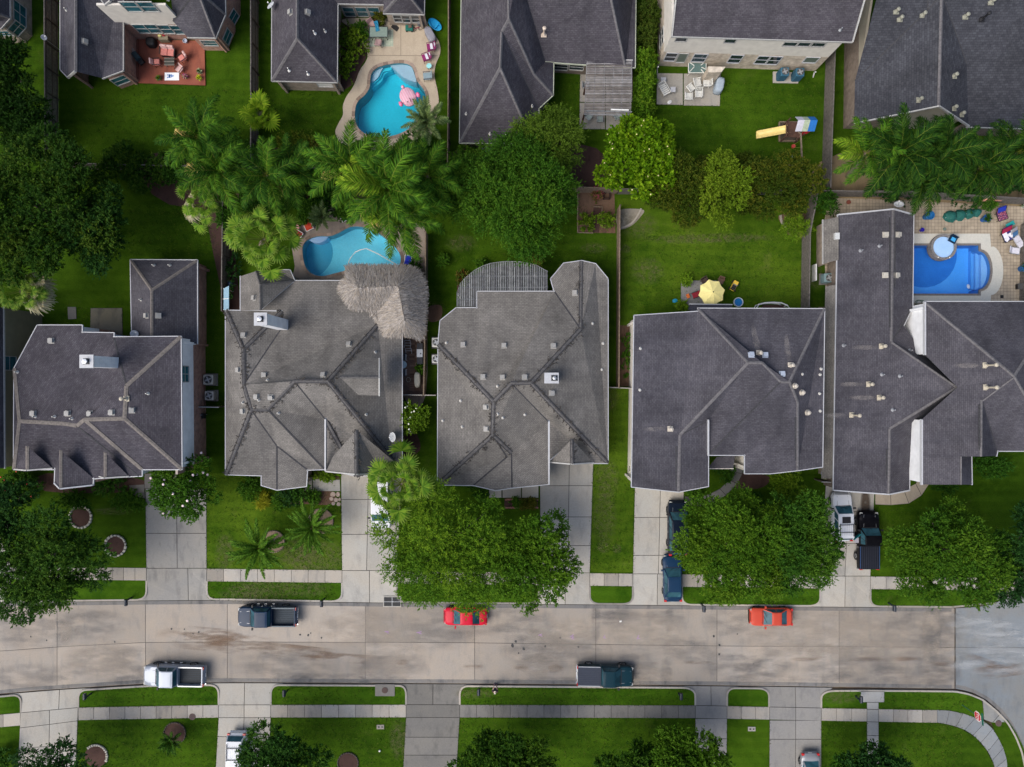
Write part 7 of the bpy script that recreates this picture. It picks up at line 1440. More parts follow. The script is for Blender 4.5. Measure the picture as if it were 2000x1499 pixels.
for x, y, r, lb, rr in ((1360, 166, 10, 'white slatted chair with spread back, topmost in the cluster on the pale patio', 1.1), (1377, 167, 180, 'white slatted chair touching the topmost one, nearest the grey covered grill', 1), (1347, 176, 40, 'white slatted chair standing diagonally left of the topmost one', 1), (1342, 192, 90, 'white slatted chair at the lower left of the cluster on the pale patio', 1), (1362, 188, 270, 'white slatted chair alone at the lower right of the cluster', 1)):
    chair(x, y, r, lb, WP, WP, .66*rr, .62, .85, False, GW)
o = chair(1296, 180, -60, 'white slatted reclining chair at the left edge of the pale patio', WP, WP, .7, 1.1, .75, False, None, name='lounge_chair', cat='lounge chair')
def table(x, y, w, d, h, label, top, leg, rz=0, name='table', cat='table', round_=False, z=.06, glass=None):
    o = empty(name, P(x, y, 0), R(rz), label, cat); o.location.z = z
    if round_: MB().lathe([(w/2, h-.03), (w/2, h), (.01, h)], n=24).build('table_top', top, o)
    else:
        MB().box((0, 0, h), (w, d, .04)).build('table_top', top, o)
        if glass: 
            for a, b in (((-w/2, -d/2), (w/2, -d/2)), ((w/2, -d/2), (w/2, d/2)), ((w/2, d/2), (-w/2, d/2)), ((-w/2, d/2), (-w/2, -d/2))): MB().bar((*a, h+.005), (*b, h+.005), .06, .05).build('frame', glass, o)
    for sx in (-1, 1):
        for sy in (-1, 1): MB().bar((sx*w*.42*(.6 if round_ else 1), sy*d*.42*(.6 if round_ else 1), 0), (sx*w*.4*(.6 if round_ else 1), sy*d*.4*(.6 if round_ else 1), h), .05, .05).build('leg', leg, o)
    return o
LG = M((.42, .43, .46), .5); table(1293.5, 161, .5, .5, .45, 'small pale square table above the white recliner', LG, METAL); table(1312, 179.5, .5, .5, .45, 'small lavender-grey square table right of the white recliner', LG, METAL)
gt = table(1357.5, 139.5, 1.7, 1.05, .75, 'glass garden table with white tubular frame against the cream house', M((.1, .16, .15), .15), WP, 0, glass=WP)
for a, b in (((-.8, .5, .8), (-.3, .15, .8)), ((.8, .55, .8), (.35, .2, .8)), ((-.8, -.5, .8), (-.3, .05, .8)), ((.8, -.2, .8), (.4, .0, .8)), ((.6, -.5, .8), (.35, -.2, .8))): MB().bar(a, b, .06, .05).build('chair_frame', WP, gt)
def covered(x, y, w, d, h, label, mat, rz=0, name='covered_grill', cat='grill cover', seed=1):
    rng = random.Random(seed); o = empty(name, P(x, y, 0), R(rz), label, cat); secs = []
    for z, k in ((.0, 1.0), (.25, .98), (h*.75, .95), (h*.97, .85), (h, .6)):
        secs.append([Vector((w/2*k*math.copysign(abs(math.cos(a))**.55, math.cos(a))*rng.uniform(.95, 1.04), d/2*k*math.copysign(abs(math.sin(a))**.55, math.sin(a))*rng.uniform(.95, 1.04), z+(rng.uniform(-.03, .03) if z > .1 else 0))) for a in np.linspace(0, 2*math.pi, 21)[:-1]])
    MB().loft(secs).build('cover', mat, o, smooth=True, fixn=True); return o
covered(1401.5, 172, .85, 1.5, .95, 'long light grey-blue covered grill at the right edge of the pale patio', M((.3, .36, .42), .7), -12)
covered(1186, 0, .1, .1, .1, 'x', WP).select_get() if False else None
covered(817, 742, .62, 1.6, .95, 'long cream covered grill at the end of the brick side walk', M((.42, .4, .33), .8), 0, seed=3)
bag = empty('white_bag', P(1307, 201, 0), .6, 'small white object lying on the pale patio near its lower edge', 'bag'); MB().lathe([(.05, .05), (.17, .09), (.16, .16), (.04, .2)], n=10, sx=1.5).build('bag', WHITE, bag)
# under and beside the patio cover
chair(1144, 172, 0, 'grey metal chair poking out left of the slatted patio cover', METAL, M((.3, .32, .34), .5), .55, .55, .85); 
for x, y, r, lb in ((1149, 233, -40, 'left pale chair under the lower edge of the patio cover'), (1170, 236, 90, 'middle pale chair under the lower edge of the patio cover'), (1203, 231, 120, 'right pale chair under the lower edge of the patio cover')): chair(x, y, r, lb, METAL, M((.3, .36, .34), .6), .55, .5, .8)
# swing set
pl = empty('swing_set', P(1545, 256, 0), 0, 'wooden play tower with blue and white canopy, yellow slide and swing beam on the lawn', 'play set'); PW = M((.09, .045, .03), .8, var=.3)
def Q(x, y, z): return P(x, y, z)-pl.location
for x, y in ((1537, 238), (1565, 241), (1536, 266), (1564, 268)):
    q = P(x, y, 1.6)-pl.location; MB().bar((q.x, q.y, 0), (q.x, q.y, 2.5), .1, .1).build('post', PW, pl)
fl_ = [P(x, y, 1.45)-pl.location for x, y in ((1535, 237), (1566, 240), (1566, 270), (1535, 267))]; MB().prism(fl_, .08).build('platform', PW, pl)
sb = [P(x, y, .0)-pl.location for x, y in ((1521, 240), (1556, 240), (1556, 277), (1521, 277))]
for a, b in zip(sb, sb[1:]+sb[:1]): MB().bar(a+Vector((0, 0, .12)), b+Vector((0, 0, .12)), .12, .22).build('sandbox_edge', FENCEB, pl)
MB().prism([p+Vector((0, 0, .03)) for p in inset(sb, .06)], .03).build('sand', M((.08, .065, .05), .95), pl)
for i in range(6): MB().bar(Q(1536, 240+i*5, 1.55), Q(1536, 240+i*5, 2.0), .07, .02).build('rail_slat', PW, pl)
MB().bar(Q(1536, 238, 2.05), Q(1536, 268, 2.05), .08, .08).build('handrail', PW, pl)
CW_, CGR, CBL = M((.5, .5, .56), .8, var=.15), M((.35, .42, .3), .8, var=.3), M((.01, .13, .42), .7, var=.15)
def pitch(x0, x1, mat, nm):
    def at3(x, v): y, z = {0: (228.5, 2.5), 1: (235, 3.05), 2: (257, 2.55)}[v]; return P(x+({0: -6, 1: 0, 2: -6}[v]), y, z)-pl.location
    m = MB()
    for a, b in ((0, 1), (1, 2)): m.loft([[at3(x0, a), at3(x1, a), at3(x1, a)-Vector((0, 0, .03)), at3(x0, a)-Vector((0, 0, .03))], [at3(x0, b), at3(x1, b), at3(x1, b)-Vector((0, 0, .03)), at3(x0, b)-Vector((0, 0, .03))]])
    m.build(nm, mat, pl, fixn=True)
pitch(1559, 1572, CW_, 'canopy'); pitch(1572.1, 1583, CGR, 'canopy'); pitch(1583.1, 1597, CBL, 'canopy')
m = MB(); secs = []; YS = M((.72, .56, .2), .4, var=.08)
for i in range(13):
    t = i/12; c = Q(1537-(60)*t, 253+11.5*t, 1.5*(1-t)**1.05+.15+.08*math.sin(t*9)); w = .37
    secs.append([c+Vector((0, s*w, dz)) for s, dz in ((-1, .16), (-.85, .16), (-.75, 0), (.75, 0), (.85, .16), (1, .16), (1, -.04), (-1, -.04))])
m.loft(secs).build('slide', YS, pl, smooth=True, fixn=True)
MB().bar(Q(1564, 261, 2.35), Q(1567, 333, 2.35), .12, .14).build('swing_beam', FENCEB, pl)
for sx in (-14, 12): MB().bar(Q(1567, 331, 2.35), P(1555+sx, 322, 0)-pl.location, .1, .1).build('beam_leg', FENCEB, pl)
MB().bar(Q(1564, 262, 2.3), Q(1559, 258, 2.3), .1, .1).build('brace', FENCEB, pl)
for (x, y), cc, nm, bt in (((1548.5, 287), (.4, .05, .04), 'baby_swing', (274, 288)), ((1549, 305.5), (.5, .55, .55), 'swing_seat', (292, 306))):
    c = P(x, y, .6)-pl.location; s_ = MB().lathe([(.16, 0), (.2, .12), (.18, .22), (.1, .2)], c, 12).build('swing_seat', M(cc, .5), pl)
    for yb_ in bt: MB().bar(Q(1565.5, yb_, 2.3), c+Vector((0, .15 if yb_ == bt[0] else -.15, .15)), .02, .02).build('swing_rope', M((.25, .28, .05), .7), pl)
MB().bar(Q(1568, 262, 1.5), Q(1580, 256, 1.5), .3, .5).build('red_panel', RED, pl)
# parasol patio
um = empty('parasol', P(1386, 567, 0), 0, 'yellow eight-sided parasol open over the small blue-grey patio', 'parasol'); c = P(1390, 572, 2.3)-um.location; YM = M((.75, .66, .26), .75, var=.08)
MB().tube([(c.x, c.y, 0), (c.x, c.y, 2.85)], .025, 8).build('pole', METAL, um); MB().lathe([(.25, 0), (.25, .1), (.04, .12)], (c.x, c.y, 0), 12).build('base', DARKMETAL, um)
for k in range(8):
    a0, a1 = R(k*45+12), R(k*45+57); am = (a0+a1)/2; r = 1.27; tp = c+Vector((0, 0, .5)); p0 = c+Vector((r*math.cos(a0), r*math.sin(a0), 0)); p1 = c+Vector((r*math.cos(a1), r*math.sin(a1), 0)); pm = c+Vector((r*.86*math.cos(am), r*.86*math.sin(am), .0)); ph = c+Vector((r*.45*math.cos(am), r*.45*math.sin(am), .24))
    e = Vector((0, 0, .02)); MB().add([tp, p0, pm, p1, ph, tp-e, p0-e, pm-e, p1-e, ph-e], [(0, 1, 4), (1, 2, 4), (2, 3, 4), (3, 0, 4), (5, 9, 6), (6, 9, 7), (7, 9, 8), (8, 9, 5), (1, 6, 7, 2), (2, 7, 8, 3)]).build('panel', YM, um)
    MB().bar(tp-e*2, p0-e*2, .02, .02).build('rib', METAL, um)
MB().lathe([(.05, .5), (.05, .56), (.01, .6)], c, 8).build('finial', BLACK, um)
table(1393, 573, 1.1, 1.1, .72, 'round patio table hidden under the yellow parasol', M((.1, .1, .1), .4), METAL, round_=True)
chair(1355, 578, 200, 'red camping chair on the blue-grey patio left of the parasol', BLACK, M((.25, .01, .025), .7), .55, .5, .8); chair(1374, 552, -60, 'brown chair showing above the left of the yellow parasol', M((.06, .035, .03), .7), M((.06, .035, .03), .7), .6, .55, .8)
chair(1404, 551, 250, 'light brown wicker chair showing above the right of the yellow parasol', M((.15, .08, .05), .7), M((.16, .09, .06), .7), .5, .5, .8)
o = empty('toy', P(1343, 579, 0), .4, 'small orange plastic toy beside the red camping chair', 'toy'); MB().box((0, 0, .15), (.25, .4, .2)).box((0, .15, .3), (.2, .1, .15)).build('toy_body', M((.65, .16, .03), .5), o)
o = empty('garden_trike', P(1342, 553, 0), .5, 'small blue and white tricycle by the plant at the patio corner', 'tricycle'); MB().box((0, 0, .3), (.5, .08, .08)).build('frame', M((.2, .35, .6), .5), o); MB().box((.2, 0, .45), (.05, .4, .05)).build('handlebar', WHITE, o)
for sx, sy in ((.22, 0), (-.2, .18), (-.2, -.18)): MB().tube([(sx, sy-.03, .13), (sx, sy+.03, .13)], .13, 12).build('wheel', BLACK, o)
o = empty('toy', P(1318, 588, 0), .2, 'small blue toy lying on the lawn left of the parasol patio', 'toy'); MB().lathe([(.05, 0), (.2, .05), (.18, .16), (.05, .2)], n=10, sx=1.4).build('toy_body', M((.01, .25, .4), .5), o)
tc = empty('toy_car', P(1432, 559.5, 0), R(62), 'yellow and black ride-on toy car on the lawn right of the parasol', 'toy car'); TY = M((.75, .5, .05), .45)
setbev(MB().box((0, 0, .28), (1.0, .5, .22)).build('body', TY, tc), .06, 2); MB().box((-.15, 0, .41), (.36, .4, .1)).build('cockpit', BLACK, tc); MB().box((.3, 0, .41), (.36, .44, .06)).build('hood', TY, tc); MB().box((-.42, 0, .42), (.1, .45, .12)).build('spoiler', BLACK, tc)
for sx in (-1, 1):
    for sy in (-1, 1): MB().tube([(sx*.34, sy*.22, .15), (sx*.34, sy*.34, .15)], .15, 12).build('wheel', BLACK, tc)
MB().box((.08, 0, .5), (.03, .44, .16)).build('windscreen', M((.3, .35, .4), .2), tc)
kp = empty('paddling_pool', P(1441, 591, 0), 0, 'small round blue paddling pool with white rim right of the parasol', 'paddling pool'); MB().lathe([(.46, 0), (.46, .25), (.4, .25), (.38, .06), (.01, .06)], n=24).build('tub', M((.6, .65, .68), .5), kp); MB().lathe([(.39, .1), (.39, .16), (.01, .16)], n=20).build('water', M((.01, .17, .45), .08), kp)
# bay windows below the roof edge of the slate house
bw = empty('garden_arch', P(1510, 600, 0), 0, 'low white curved rail frame on the lawn against the slate house', 'rail frame')
pts = [P(x, y, 1.0)-bw.location for x, y in ((1478, 602), (1482, 595), (1494, 592), (1510, 591), (1526, 592), (1538, 597), (1542, 603))]
MB().tube(pts, .07, 6).build('top_rail', WHITE, bw); MB().tube([p-Vector((0, 0, .85)) for p in pts], .05, 6).build('bottom_rail', WHITE, bw)
for p in pts: MB().bar(p, p-Vector((0, 0, 1.0)), .07, .07).build('post', WHITE, bw)
MB().prism(px([(1487, 604), (1491, 596), (1530, 596), (1536, 604)], .2), .2).build('planter_soil', SOILD, kind='structure')
o = empty('hose_reel', P(1228, 913, 0), 0, 'coiled dark garden hose on the cream wall left of the slate house', 'hose'); MB().tube([(.16*math.cos(t), .3*math.sin(t), 1.0+.02*t) for t in np.linspace(0, 12, 50)], .02, 5).build('hose', BLACK, o)
# satellite dishes
def dish(house, x, y, label, r=.4, az=0, zoff=.6, ground=None):
    loc = ground if ground is not None else house.on(x, y)[0]; o = empty('satellite_dish', loc, az, label, 'satellite dish'); MB().tube([(0, 0, 0), (0, 0, zoff)], .03, 6).build('mast', METAL, o)
    n = Vector((.65, 0, .76)).normalized(); t = n.orthogonal().normalized(); b = n.cross(t); c = Vector((.05, 0, zoff)); m = MB(); rings = []
    for k in range(5): rr = r*k/4+.01; rings.append([c+n*(.35*rr*rr/r)+(t*math.cos(a)+b*math.sin(a))*rr for a in np.linspace(0, 2*math.pi, 19)[:-1]])
    for k in range(4, -1, -1): rr = r*k/4+.01; rings.append([c-n*.02+n*(.35*rr*rr/r)+(t*math.cos(a)+b*math.sin(a))*rr for a in np.linspace(0, 2*math.pi, 19)[:-1]])
    m.loft(rings).build('reflector', M((.5, .52, .54), .5), o, smooth=True, fixn=True); MB().bar(c, c+n*.5-Vector((0, 0, .1)), .03, .03).build('feed_arm', METAL, o); MB().box(c+n*.5-Vector((0, 0, .1)), (.1, .1, .1)).build('feed_horn', WHITE, o)
dish(B, 772, 853, 'white satellite dish at the right eave of the brown roof house', .45, math.pi); dish(A, 268, 655, 'small satellite dish on the roof step of the left house', .35, .5); dish(E, 1752, 404, 'grey satellite dish at the gable tip of the wing beside the blue pool', .42, 1.9, .3)
dish(H2, 536, 20, 'satellite dish on a mast at the left eave of the top tan brick house', .4, 2.5); dish(H1, 0, 0, 'bare white dish on a mast by the dark fence at the top left', .25, 0, 2.4, ground=P(117, 98, 0))
# --- red brick patio
PC, PCL = M((.55, .2, .17), .85, var=.15), M((.6, .4, .38), .85, var=.2)
lv = empty('loveseat', P(333, 107, 0), R(-96), 'two-seat garden sofa with salmon cushions and pale pink backrest on the red patio', 'sofa'); lv.location.z = .12
MB().box((0, 0, .22), (.75, 1.35, .3)).build('base', BLACK, lv)
for s in (-1, 1): setbev(MB().box((.05, s*.33, .44), (.66, .62, .16)).build('seat_cushion', PC, lv), .05, 2); setbev(MB().box((-.38, s*.33, .66), (.2, .62, .5), m=Matrix.Rotation(-.25, 3, 'Y')).build('back_cushion', PCL, lv), .06, 2); MB().bar((-.35, s*.72, .62), (.35, s*.72, .6), .07, .05).build('armrest', BLACK, lv)
for x, y, r, lb in ((312, 127, 5, 'salmon cushioned armchair left of the low table on the red patio'), (361, 119, 215, 'salmon cushioned armchair right of the low table on the red patio')):
    o = chair(x, y, r, lb, BLACK, PC, .62, .6, .8, True, None, z=.12); setbev(MB().box((.03, 0, .5), (.52, .52, .14)).build('cushion', PC, o), .05, 2); setbev(MB().box((-.42, 0, .7), (.18, .54, .46), m=Matrix.Rotation(-.25, 3, 'Y')).build('back_cushion', PCL, o), .05, 2)
o = chair(355, 141, 230, 'pink patterned cushioned chair at the corner of the blue and white banner', BLACK, PCL, .55, .55, .75, z=.12)
o = table(336, 126, .95, .7, .42, 'low dark slatted table between the salmon chairs', M((.05, .05, .04), .4), M((.2, .2, .18), .6), 0, z=.12); MB().box((0, 0, .46), (1.0, .06, .03)).box((0, .33, .46), (1.0, .06, .03)).box((0, -.33, .46), (1.0, .06, .03)).build('slat', M((.22, .2, .17), .7), o)
bn = empty('banner', P(337, 151, 0), 0, 'white banner with a blue emblem lying on the red patio', 'banner'); bn.location.z = .125; MB().box((0, 0, .012), (1.4, .76, .02)).build('cloth', M((.8, .82, .85), .7, var=.05), bn)
bm_ = MB()
for cx_, cy_, w_, h_, a_ in ((-.22, .03, .34, .09, .9), (-.22, .03, .34, .09, -.9), (-.22, .03, .12, .34, 0), (-.4, -.1, .1, .1, 0), (-.4, .14, .1, .1, 0), (-.05, .05, .07, .3, 0), (.08, .1, .22, .06, 0), (.06, .0, .18, .06, 0)): bm_.box((cx_, cy_, .025), (w_, h_, .006), a_)
bm_.build('emblem', M((.02, .16, .5), .7), bn)
gm = empty('gas_grill', P(277, 120, 0), R(-52), 'dark gas grill standing diagonally at the left side of the red patio', 'grill'); gm.location.z = .12
MB().box((0, 0, .4), (.9, .5, .75)).build('cabinet', DARKMETAL, gm); MB().loft([[Vector((xx, .28*math.cos(a), .85+.26*math.sin(a))) for a in np.linspace(0, math.pi, 9)] for xx in (-.4, .4)]).build('lid', M((.05, .09, .11), .3, .4), gm, fixn=True); MB().box((-.7, 0, .82), (.4, .45, .05)).build('side_shelf', METAL, gm); MB().box((.68, 0, .82), (.4, .45, .05)).build('side_shelf', DARKMETAL, gm); MB().bar((-.35, -.32, .9), (.35, -.32, .9), .03, .03).build('handle', CHROME, gm)
covered(300, 88, .9, .85, .8, 'black kettle grill with cover beside the planter box on the red patio', BLACK, 0, seed=5)
pb = empty('planter_box', P(326, 80, 0), 0, 'tan planter box with yellow and red flowers below the windows of the red patio', 'planter'); pb.location.z = .12; MB().box((0, 0, .35), (.9, .55, .6)).build('box', M((.25, .22, .15), .7), pb)
MB().lathe([(.05, 0), (.2, .08), (.18, .2), (.03, .26)], (-.25, .1, .65), 9).build('yellow_flower', M((.7, .65, .25), .8), pb); MB().lathe([(.05, 0), (.16, .08), (.12, .2), (.03, .24)], (.12, .15, .65), 7).build('red_flower', M((.45, .03, .04), .8), pb)
def pot(x, y, label, c, plant=None, r=.2, h=.3, z=.1, name='flower_pot'):
    o = empty(name, P(x, y, 0), 0, label, 'plant pot'); o.location.z = z; MB().lathe([(r*.65, 0), (r, h), (r*1.08, h), (r*1.08, h+.04), (r*.88, h+.04), (r*.85, h*.8), (.01, h*.8)], n=16).build('pot', M(c, .6), o)
    if plant:
        V = []; rng = np.random.default_rng(int(x*y)); n = 60; b = np.tile(np.array([[0, 0, h]]), (n, 1)); d = unit(rng.normal(size=(n, 3))+np.array([0, 0, .7])); VV = leaves(b, d, unit(rng.normal(size=(n, 3))*.3+np.array([0, 0, 1.])), np.full(n, r*1.7), np.full(n, .035)); cc = np.array([plant[rng.integers(0, 3)] for _ in range(n)]); meshfrom('leaves', VV, 4, np.repeat(cc, 4, 0), LEAF, o)
    return o
for x, y, lb, c, pp in ((313, 156, 'small pot with a pale plant left of the banner', (.12, .15, .1), LT), (365, 153, 'purple flower pot right of the banner', (.2, .03, .18), ((.5, .35, .35), (.3, .03, .25), (.1, .15, .03))), (392, 156, 'yellow flower pot at the lower right corner of the red patio', (.3, .25, .1), ((.55, .55, .03), (.6, .6, .05), (.2, .25, .02))), (393, 143, 'dark pot with a white flower at the right edge of the red patio', (.06, .09, .05), ((.6, .6, .55), DK[1], DK[2])), (365, 84, 'small blue-white ornament pot under the right windows of the red patio', (.4, .45, .55), None),
                       (731, 41, 'terracotta pot with olive plant under the windows of the tan deck', (.3, .13, .08), OL), (1340, 558, 'white pot beside the small tricycle', (.6, .6, .6), LT), (1409, 548, 'brown round pot right of the wicker chair', (.15, .06, .03), None)): pot(x, y, lb, c, pp)
# --- upper pool deck
rg = MB().prism(px([(721, 58), (768, 58), (768, 91), (721, 91)], .075), .02).build('rug', paver('striped_rug', (.5, .52, .42), (.42, .47, .36), .22, (.3, .38, .28))); tag(rg, 'pale green rug under the glass dining table on the tan deck', 'rug')
table(742.5, 71, 1.75, 1.0, .72, 'dark framed glass dining table on the pale green rug', M((.2, .26, .22), .15), DARKMETAL, 0, glass=DARKMETAL, z=.08)
PK = M((.4, .26, .25), .8); chair(729, 54, -50, 'brownish chair with pink pillow at the upper left of the glass dining table', M((.1, .07, .07), .6), PK, z=.08); chair(741, 88, 80, 'brownish chair with pink pillow below the glass dining table', M((.14, .1, .09), .6), PK, z=.08)
tw = empty('blue_towel', P(739, 60, 0), .3, 'crumpled bright blue towel hanging at the top of the glass dining table', 'towel'); tw.location.z = .85; m = MB(); m.loft([[Vector((-.2+.1*i+.05*math.sin(i*2+j), .5-j*.25, .03*math.sin(i*3+j*2))) for i in range(5)]+[Vector((-.2+.1*i+.05*math.sin(i*2+j), .5-j*.25, .03*math.sin(i*3+j*2)-.03)) for i in range(4, -1, -1)] for j in range(5)]); m.build('cloth', M((.01, .18, .32), .8), tw, fixn=True)
o = MB().prism(px([(770, 45), (780, 55), (775, 62), (763, 53)], .08), .04).build('door_mat', BLACK); tag(o, 'black rectangular doormat on the tan deck', 'doormat')
for x, y, r, lb in ((842, 97, 190, 'upper plum purple chair with a white towel at the right of the tan deck'), (833, 117, 200, 'lower plum purple chair with a grey towel at the right of the tan deck')):
    o = chair(x, y, r, lb, M((.12, .015, .07), .7), M((.22, .015, .11), .8), .7, .7, .85, z=.06); MB().box((-.1, .0, .47), (.25, .62, .05)).box((-.42, .0, .75), (.08, .3, .3)).build('towel', M((.6, .62, .66), .85), o)
table(839, 133.5, .5, .5, .45, 'small round mint-blue table below the plum chairs', M((.3, .68, .68), .4), DARKMETAL, round_=True); o = chair(835, 153.5, 185, 'grey-blue sling armchair below the small mint table', M((.08, .08, .08), .5), M((.22, .3, .33), .7), .7, .7, .85)
covered(841, 72, .8, 1.6, .7, 'long grey covered lounge on the tan deck beside the kiddie boat', M((.22, .22, .25), .8), 28, 'covered_lounge', 'lounge cover', 8)
covered(823, 48, .8, .5, 1.0, 'grill under a grey cover against the bay window', M((.12, .13, .15), .7), 0, seed=9)
kb = empty('kiddie_pool', P(850, 51, 0), R(-42), 'bright blue oval plastic kiddie tub with a seat on the grass', 'paddling pool'); KB = M((.02, .33, .62), .4)
MB().loft([[Vector((r_*.78*math.cos(a)*(1.0), r_*.44*math.sin(a), z)) for a in np.linspace(0, 2*math.pi, 25)[:-1]] for r_, z in ((.85, 0), (1.0, .3), (.84, .31), (.72, .08), (.1, .07))]).build('tub', KB, kb, smooth=False, fixn=True); MB().box((.22, 0, .2), (.1, .6, .18)).build('divider', KB, kb)
o = empty('toy_cluster', P(800, 58, 0), 0, 'green and brown toy wagon on the tan deck in front of the windows', 'toy wagon'); MB().box((0, 0, .25), (.7, .5, .25)).build('wagon', M((.01, .14, .11), .5), o); MB().box((.1, .1, .42), (.3, .3, .15)).build('load', M((.14, .09, .07), .7), o)
for sx in (-.25, .25):
    for sy in (-.26, .26): MB().tube([(sx, sy-.03, .1), (sx, sy+.03, .1)], .1, 10).build('wheel', BLACK, o)
o = empty('bicycle', P(815, 58, 0), .2, 'small pinkish bicycle lying on the tan deck beside the covered grill', 'bicycle'); 
for sx in (-.3, .3): MB().tube([(sx+.18*math.cos(t), .18*math.sin(t), .12) for t in np.linspace(0, 2*math.pi, 17)], .02, 5, False).build('wheel', BLACK, o)
MB().bar((-.3, 0, .12), (.0, .12, .15), .03, .03).bar((0, .12, .15), (.3, 0, .12), .03, .03).bar((-.1, 0, .15), (.2, .15, .15), .03, .03).build('frame', M((.35, .06, .1), .5), o)
# pink inflatable floating on the upper pool
fl = empty('pool_float', P(797, 190, -.1), R(-62), 'pink and white striped round inflatable float with two fins on the teal pool', 'pool float'); fl.location.z = -.12
PKW, PKD = M((.72, .36, .46), .4, var=.05), M((.76, .5, .57), .4, var=.05)
for k in range(14):
    y0, y1 = -.78+k*.111, -.78+(k+1)*.111; secs = []
    for y in np.linspace(y0, y1, 4):
        rx = .98*math.sqrt(max(.02, 1-(y/.8)**2)); hh = .42*math.sqrt(max(.02, 1-(y/.8)**2)); secs.append([Vector((rx*math.cos(t), y, max(-.03, hh*math.sin(t))+.02+.02*math.sin((y-y0)/.111*math.pi))) for t in np.linspace(0, 2*math.pi, 17)[:-1]])
    MB().loft(secs).build('stripe', PKW if k % 2 else PKD, fl, smooth=True, fixn=True)
for s in (-1, 1): MB().lathe([(.03, .05), (.22, .12), (.25, .26), (.15, .36), (.02, .38)], (.35, s*.95, 0), 14, 1.1, .75).build('fin', M((.8, .2, .36), .35), fl, smooth=True); MB().lathe([(.05, .36), (.04, .44), (.01, .45)], (.55, s*.28, 0), 10).build('eye', BLACK, fl)
MB().lathe([(.03, .1), (.16, .2), (.16, .36), (.02, .42)], (-1.0, 0, 0), 12).build('tail', PKW, fl, smooth=True); MB().tube([(.3, .0, .47), (.5, .05, .5), (.72, 0, .45), (.85, -.08, .3)], [.02, .03, .025, .01], 6).build('tentacle', M((.12, .01, .04), .5), fl)
# --- lower pool chairs
def lounger(x, y, rot, label, fr, sl_, L=1.5, w=.6, name='lounge_chair', z=.05, back=.5, group=None):
    o = empty(name, P(x, y, 0), R(rot), label, 'lounge chair', group); o.location.z = z
    MB().box((.2, 0, .32), (L*.6, w-.06, .04)).build('seat', sl_, o); MB().box((-L*.28, 0, .32+back*.4), (L*.42, w-.06, .04), m=Matrix.Rotation(R(38), 3, 'Y')).build('backrest', sl_, o)
    for s in (-1, 1): MB().bar((L*.48, s*w/2, .32), (-L*.14, s*w/2, .32), .05, .05).bar((-L*.14, s*w/2, .32), (-L*.46, s*w/2, .32+back*.85), .05, .05).build('side_rail', fr, o)
    for sx in (-.12, .42):
        for s in (-1, 1): MB().bar((L*sx, s*w/2, .32), (L*sx, s*w/2, 0), .04, .04).build('leg', fr, o)
    MB().bar((L*.48, -w/2, .32), (L*.48, w/2, .32), .05, .05).build('end_rail', fr, o); return o
REDF = M((.55, .05, .02), .8); lounger(603, 441, -65, 'red folding lounge chair with white frame behind the sky-blue pool', WHITE, REDF, 1.15, .75); lounger(582, 458, -32, 'darker red lounge chair partly under the fan palm', WHITE, M((.3, .02, .015), .8), 1.1, .65)
o = table(583, 447, .5, .5, .5, 'small pink hexagonal table between the two red lounge chairs', M((.6, .25, .26), .7), BLACK, round_=True)
lounger(672, 424, -62, 'green lounge chair with white frame behind the sky-blue pool, under the palm', WHITE, M((.01, .22, .06), .8), 1.1, .65); lounger(686, 412, -60, 'dark blue lounge chair behind the green one', WHITE, M((.01, .05, .15), .8), 1.0, .6)
lounger(798, 510, 85, 'bright blue folding chair with white frame at the right end of the sky-blue pool', WHITE, M((.01, .03, .45), .8), 1.0, .65); o = empty('toy', P(798, 493, 0), 0, 'small yellow float lying beside the bright blue folding chair', 'toy'); MB().lathe([(.05, .1), (.2, .14), (.2, .25), (.05, .3)], n=10).build('toy_body', M((.7, .6, .05), .5), o)
o = empty('coiled_hose', P(798, 742, 0), 0, 'pale coiled hose on the brick walk beside the brown roof house', 'hose'); MB().tube([(.2*math.cos(t), .22*math.sin(t), .1+.004*t) for t in np.linspace(0, 16, 60)], .025, 5).build('hose', M((.4, .38, .3), .7), o)
table(789.5, 713, .75, .75, .72, 'round glass table with pale top under the eave of the brown roof house', M((.45, .6, .66), .15), WHITE, round_=True); chair(789, 700, -90, 'dark chair above the round glass table in the brick walk', WHITE, M((.05, .06, .08), .6), .6, .5, .8); chair(789, 727, 90, 'dark chair below the round glass table in the brick walk', WHITE, M((.05, .06, .08), .6), .6, .5, .8)
o = empty('folded_chairs', P(797, 676, 0), 0, 'tangle of white folding chair frames leaning in the brick walk', 'folding chairs')
for k, (dx, dy) in enumerate(((0, .5), (.05, .25), (0, 0), (.1, -.3), (.15, -.5))): MB().bar((-.3+dx, dy, .5), (.3+dx, dy, .55), .03, .03).bar((-.3+dx, dy, .5), (-.28+dx, dy-.2, .5), .03, .03).bar((.3+dx, dy, .55), (.28+dx, dy-.3, .5), .03, .03).build('frame_tube', WHITE, o)
kt = empty('outdoor_kitchen', P(822, 692, 0), 0, 'dark outdoor counter with a steel cooking top against the brown fence', 'counter'); MB().box((0, 0, .42), (.55, 2.0, .84)).build('counter', M((.02, .022, .03), .5), kt); MB().box((0, .05, .87), (.56, .75, .06)).build('cooktop', METAL, kt); MB().lathe([(.06, .9), (.06, .94), (.01, .95)], (.1, .0, 0), 8).build('knob', BLACK, kt)
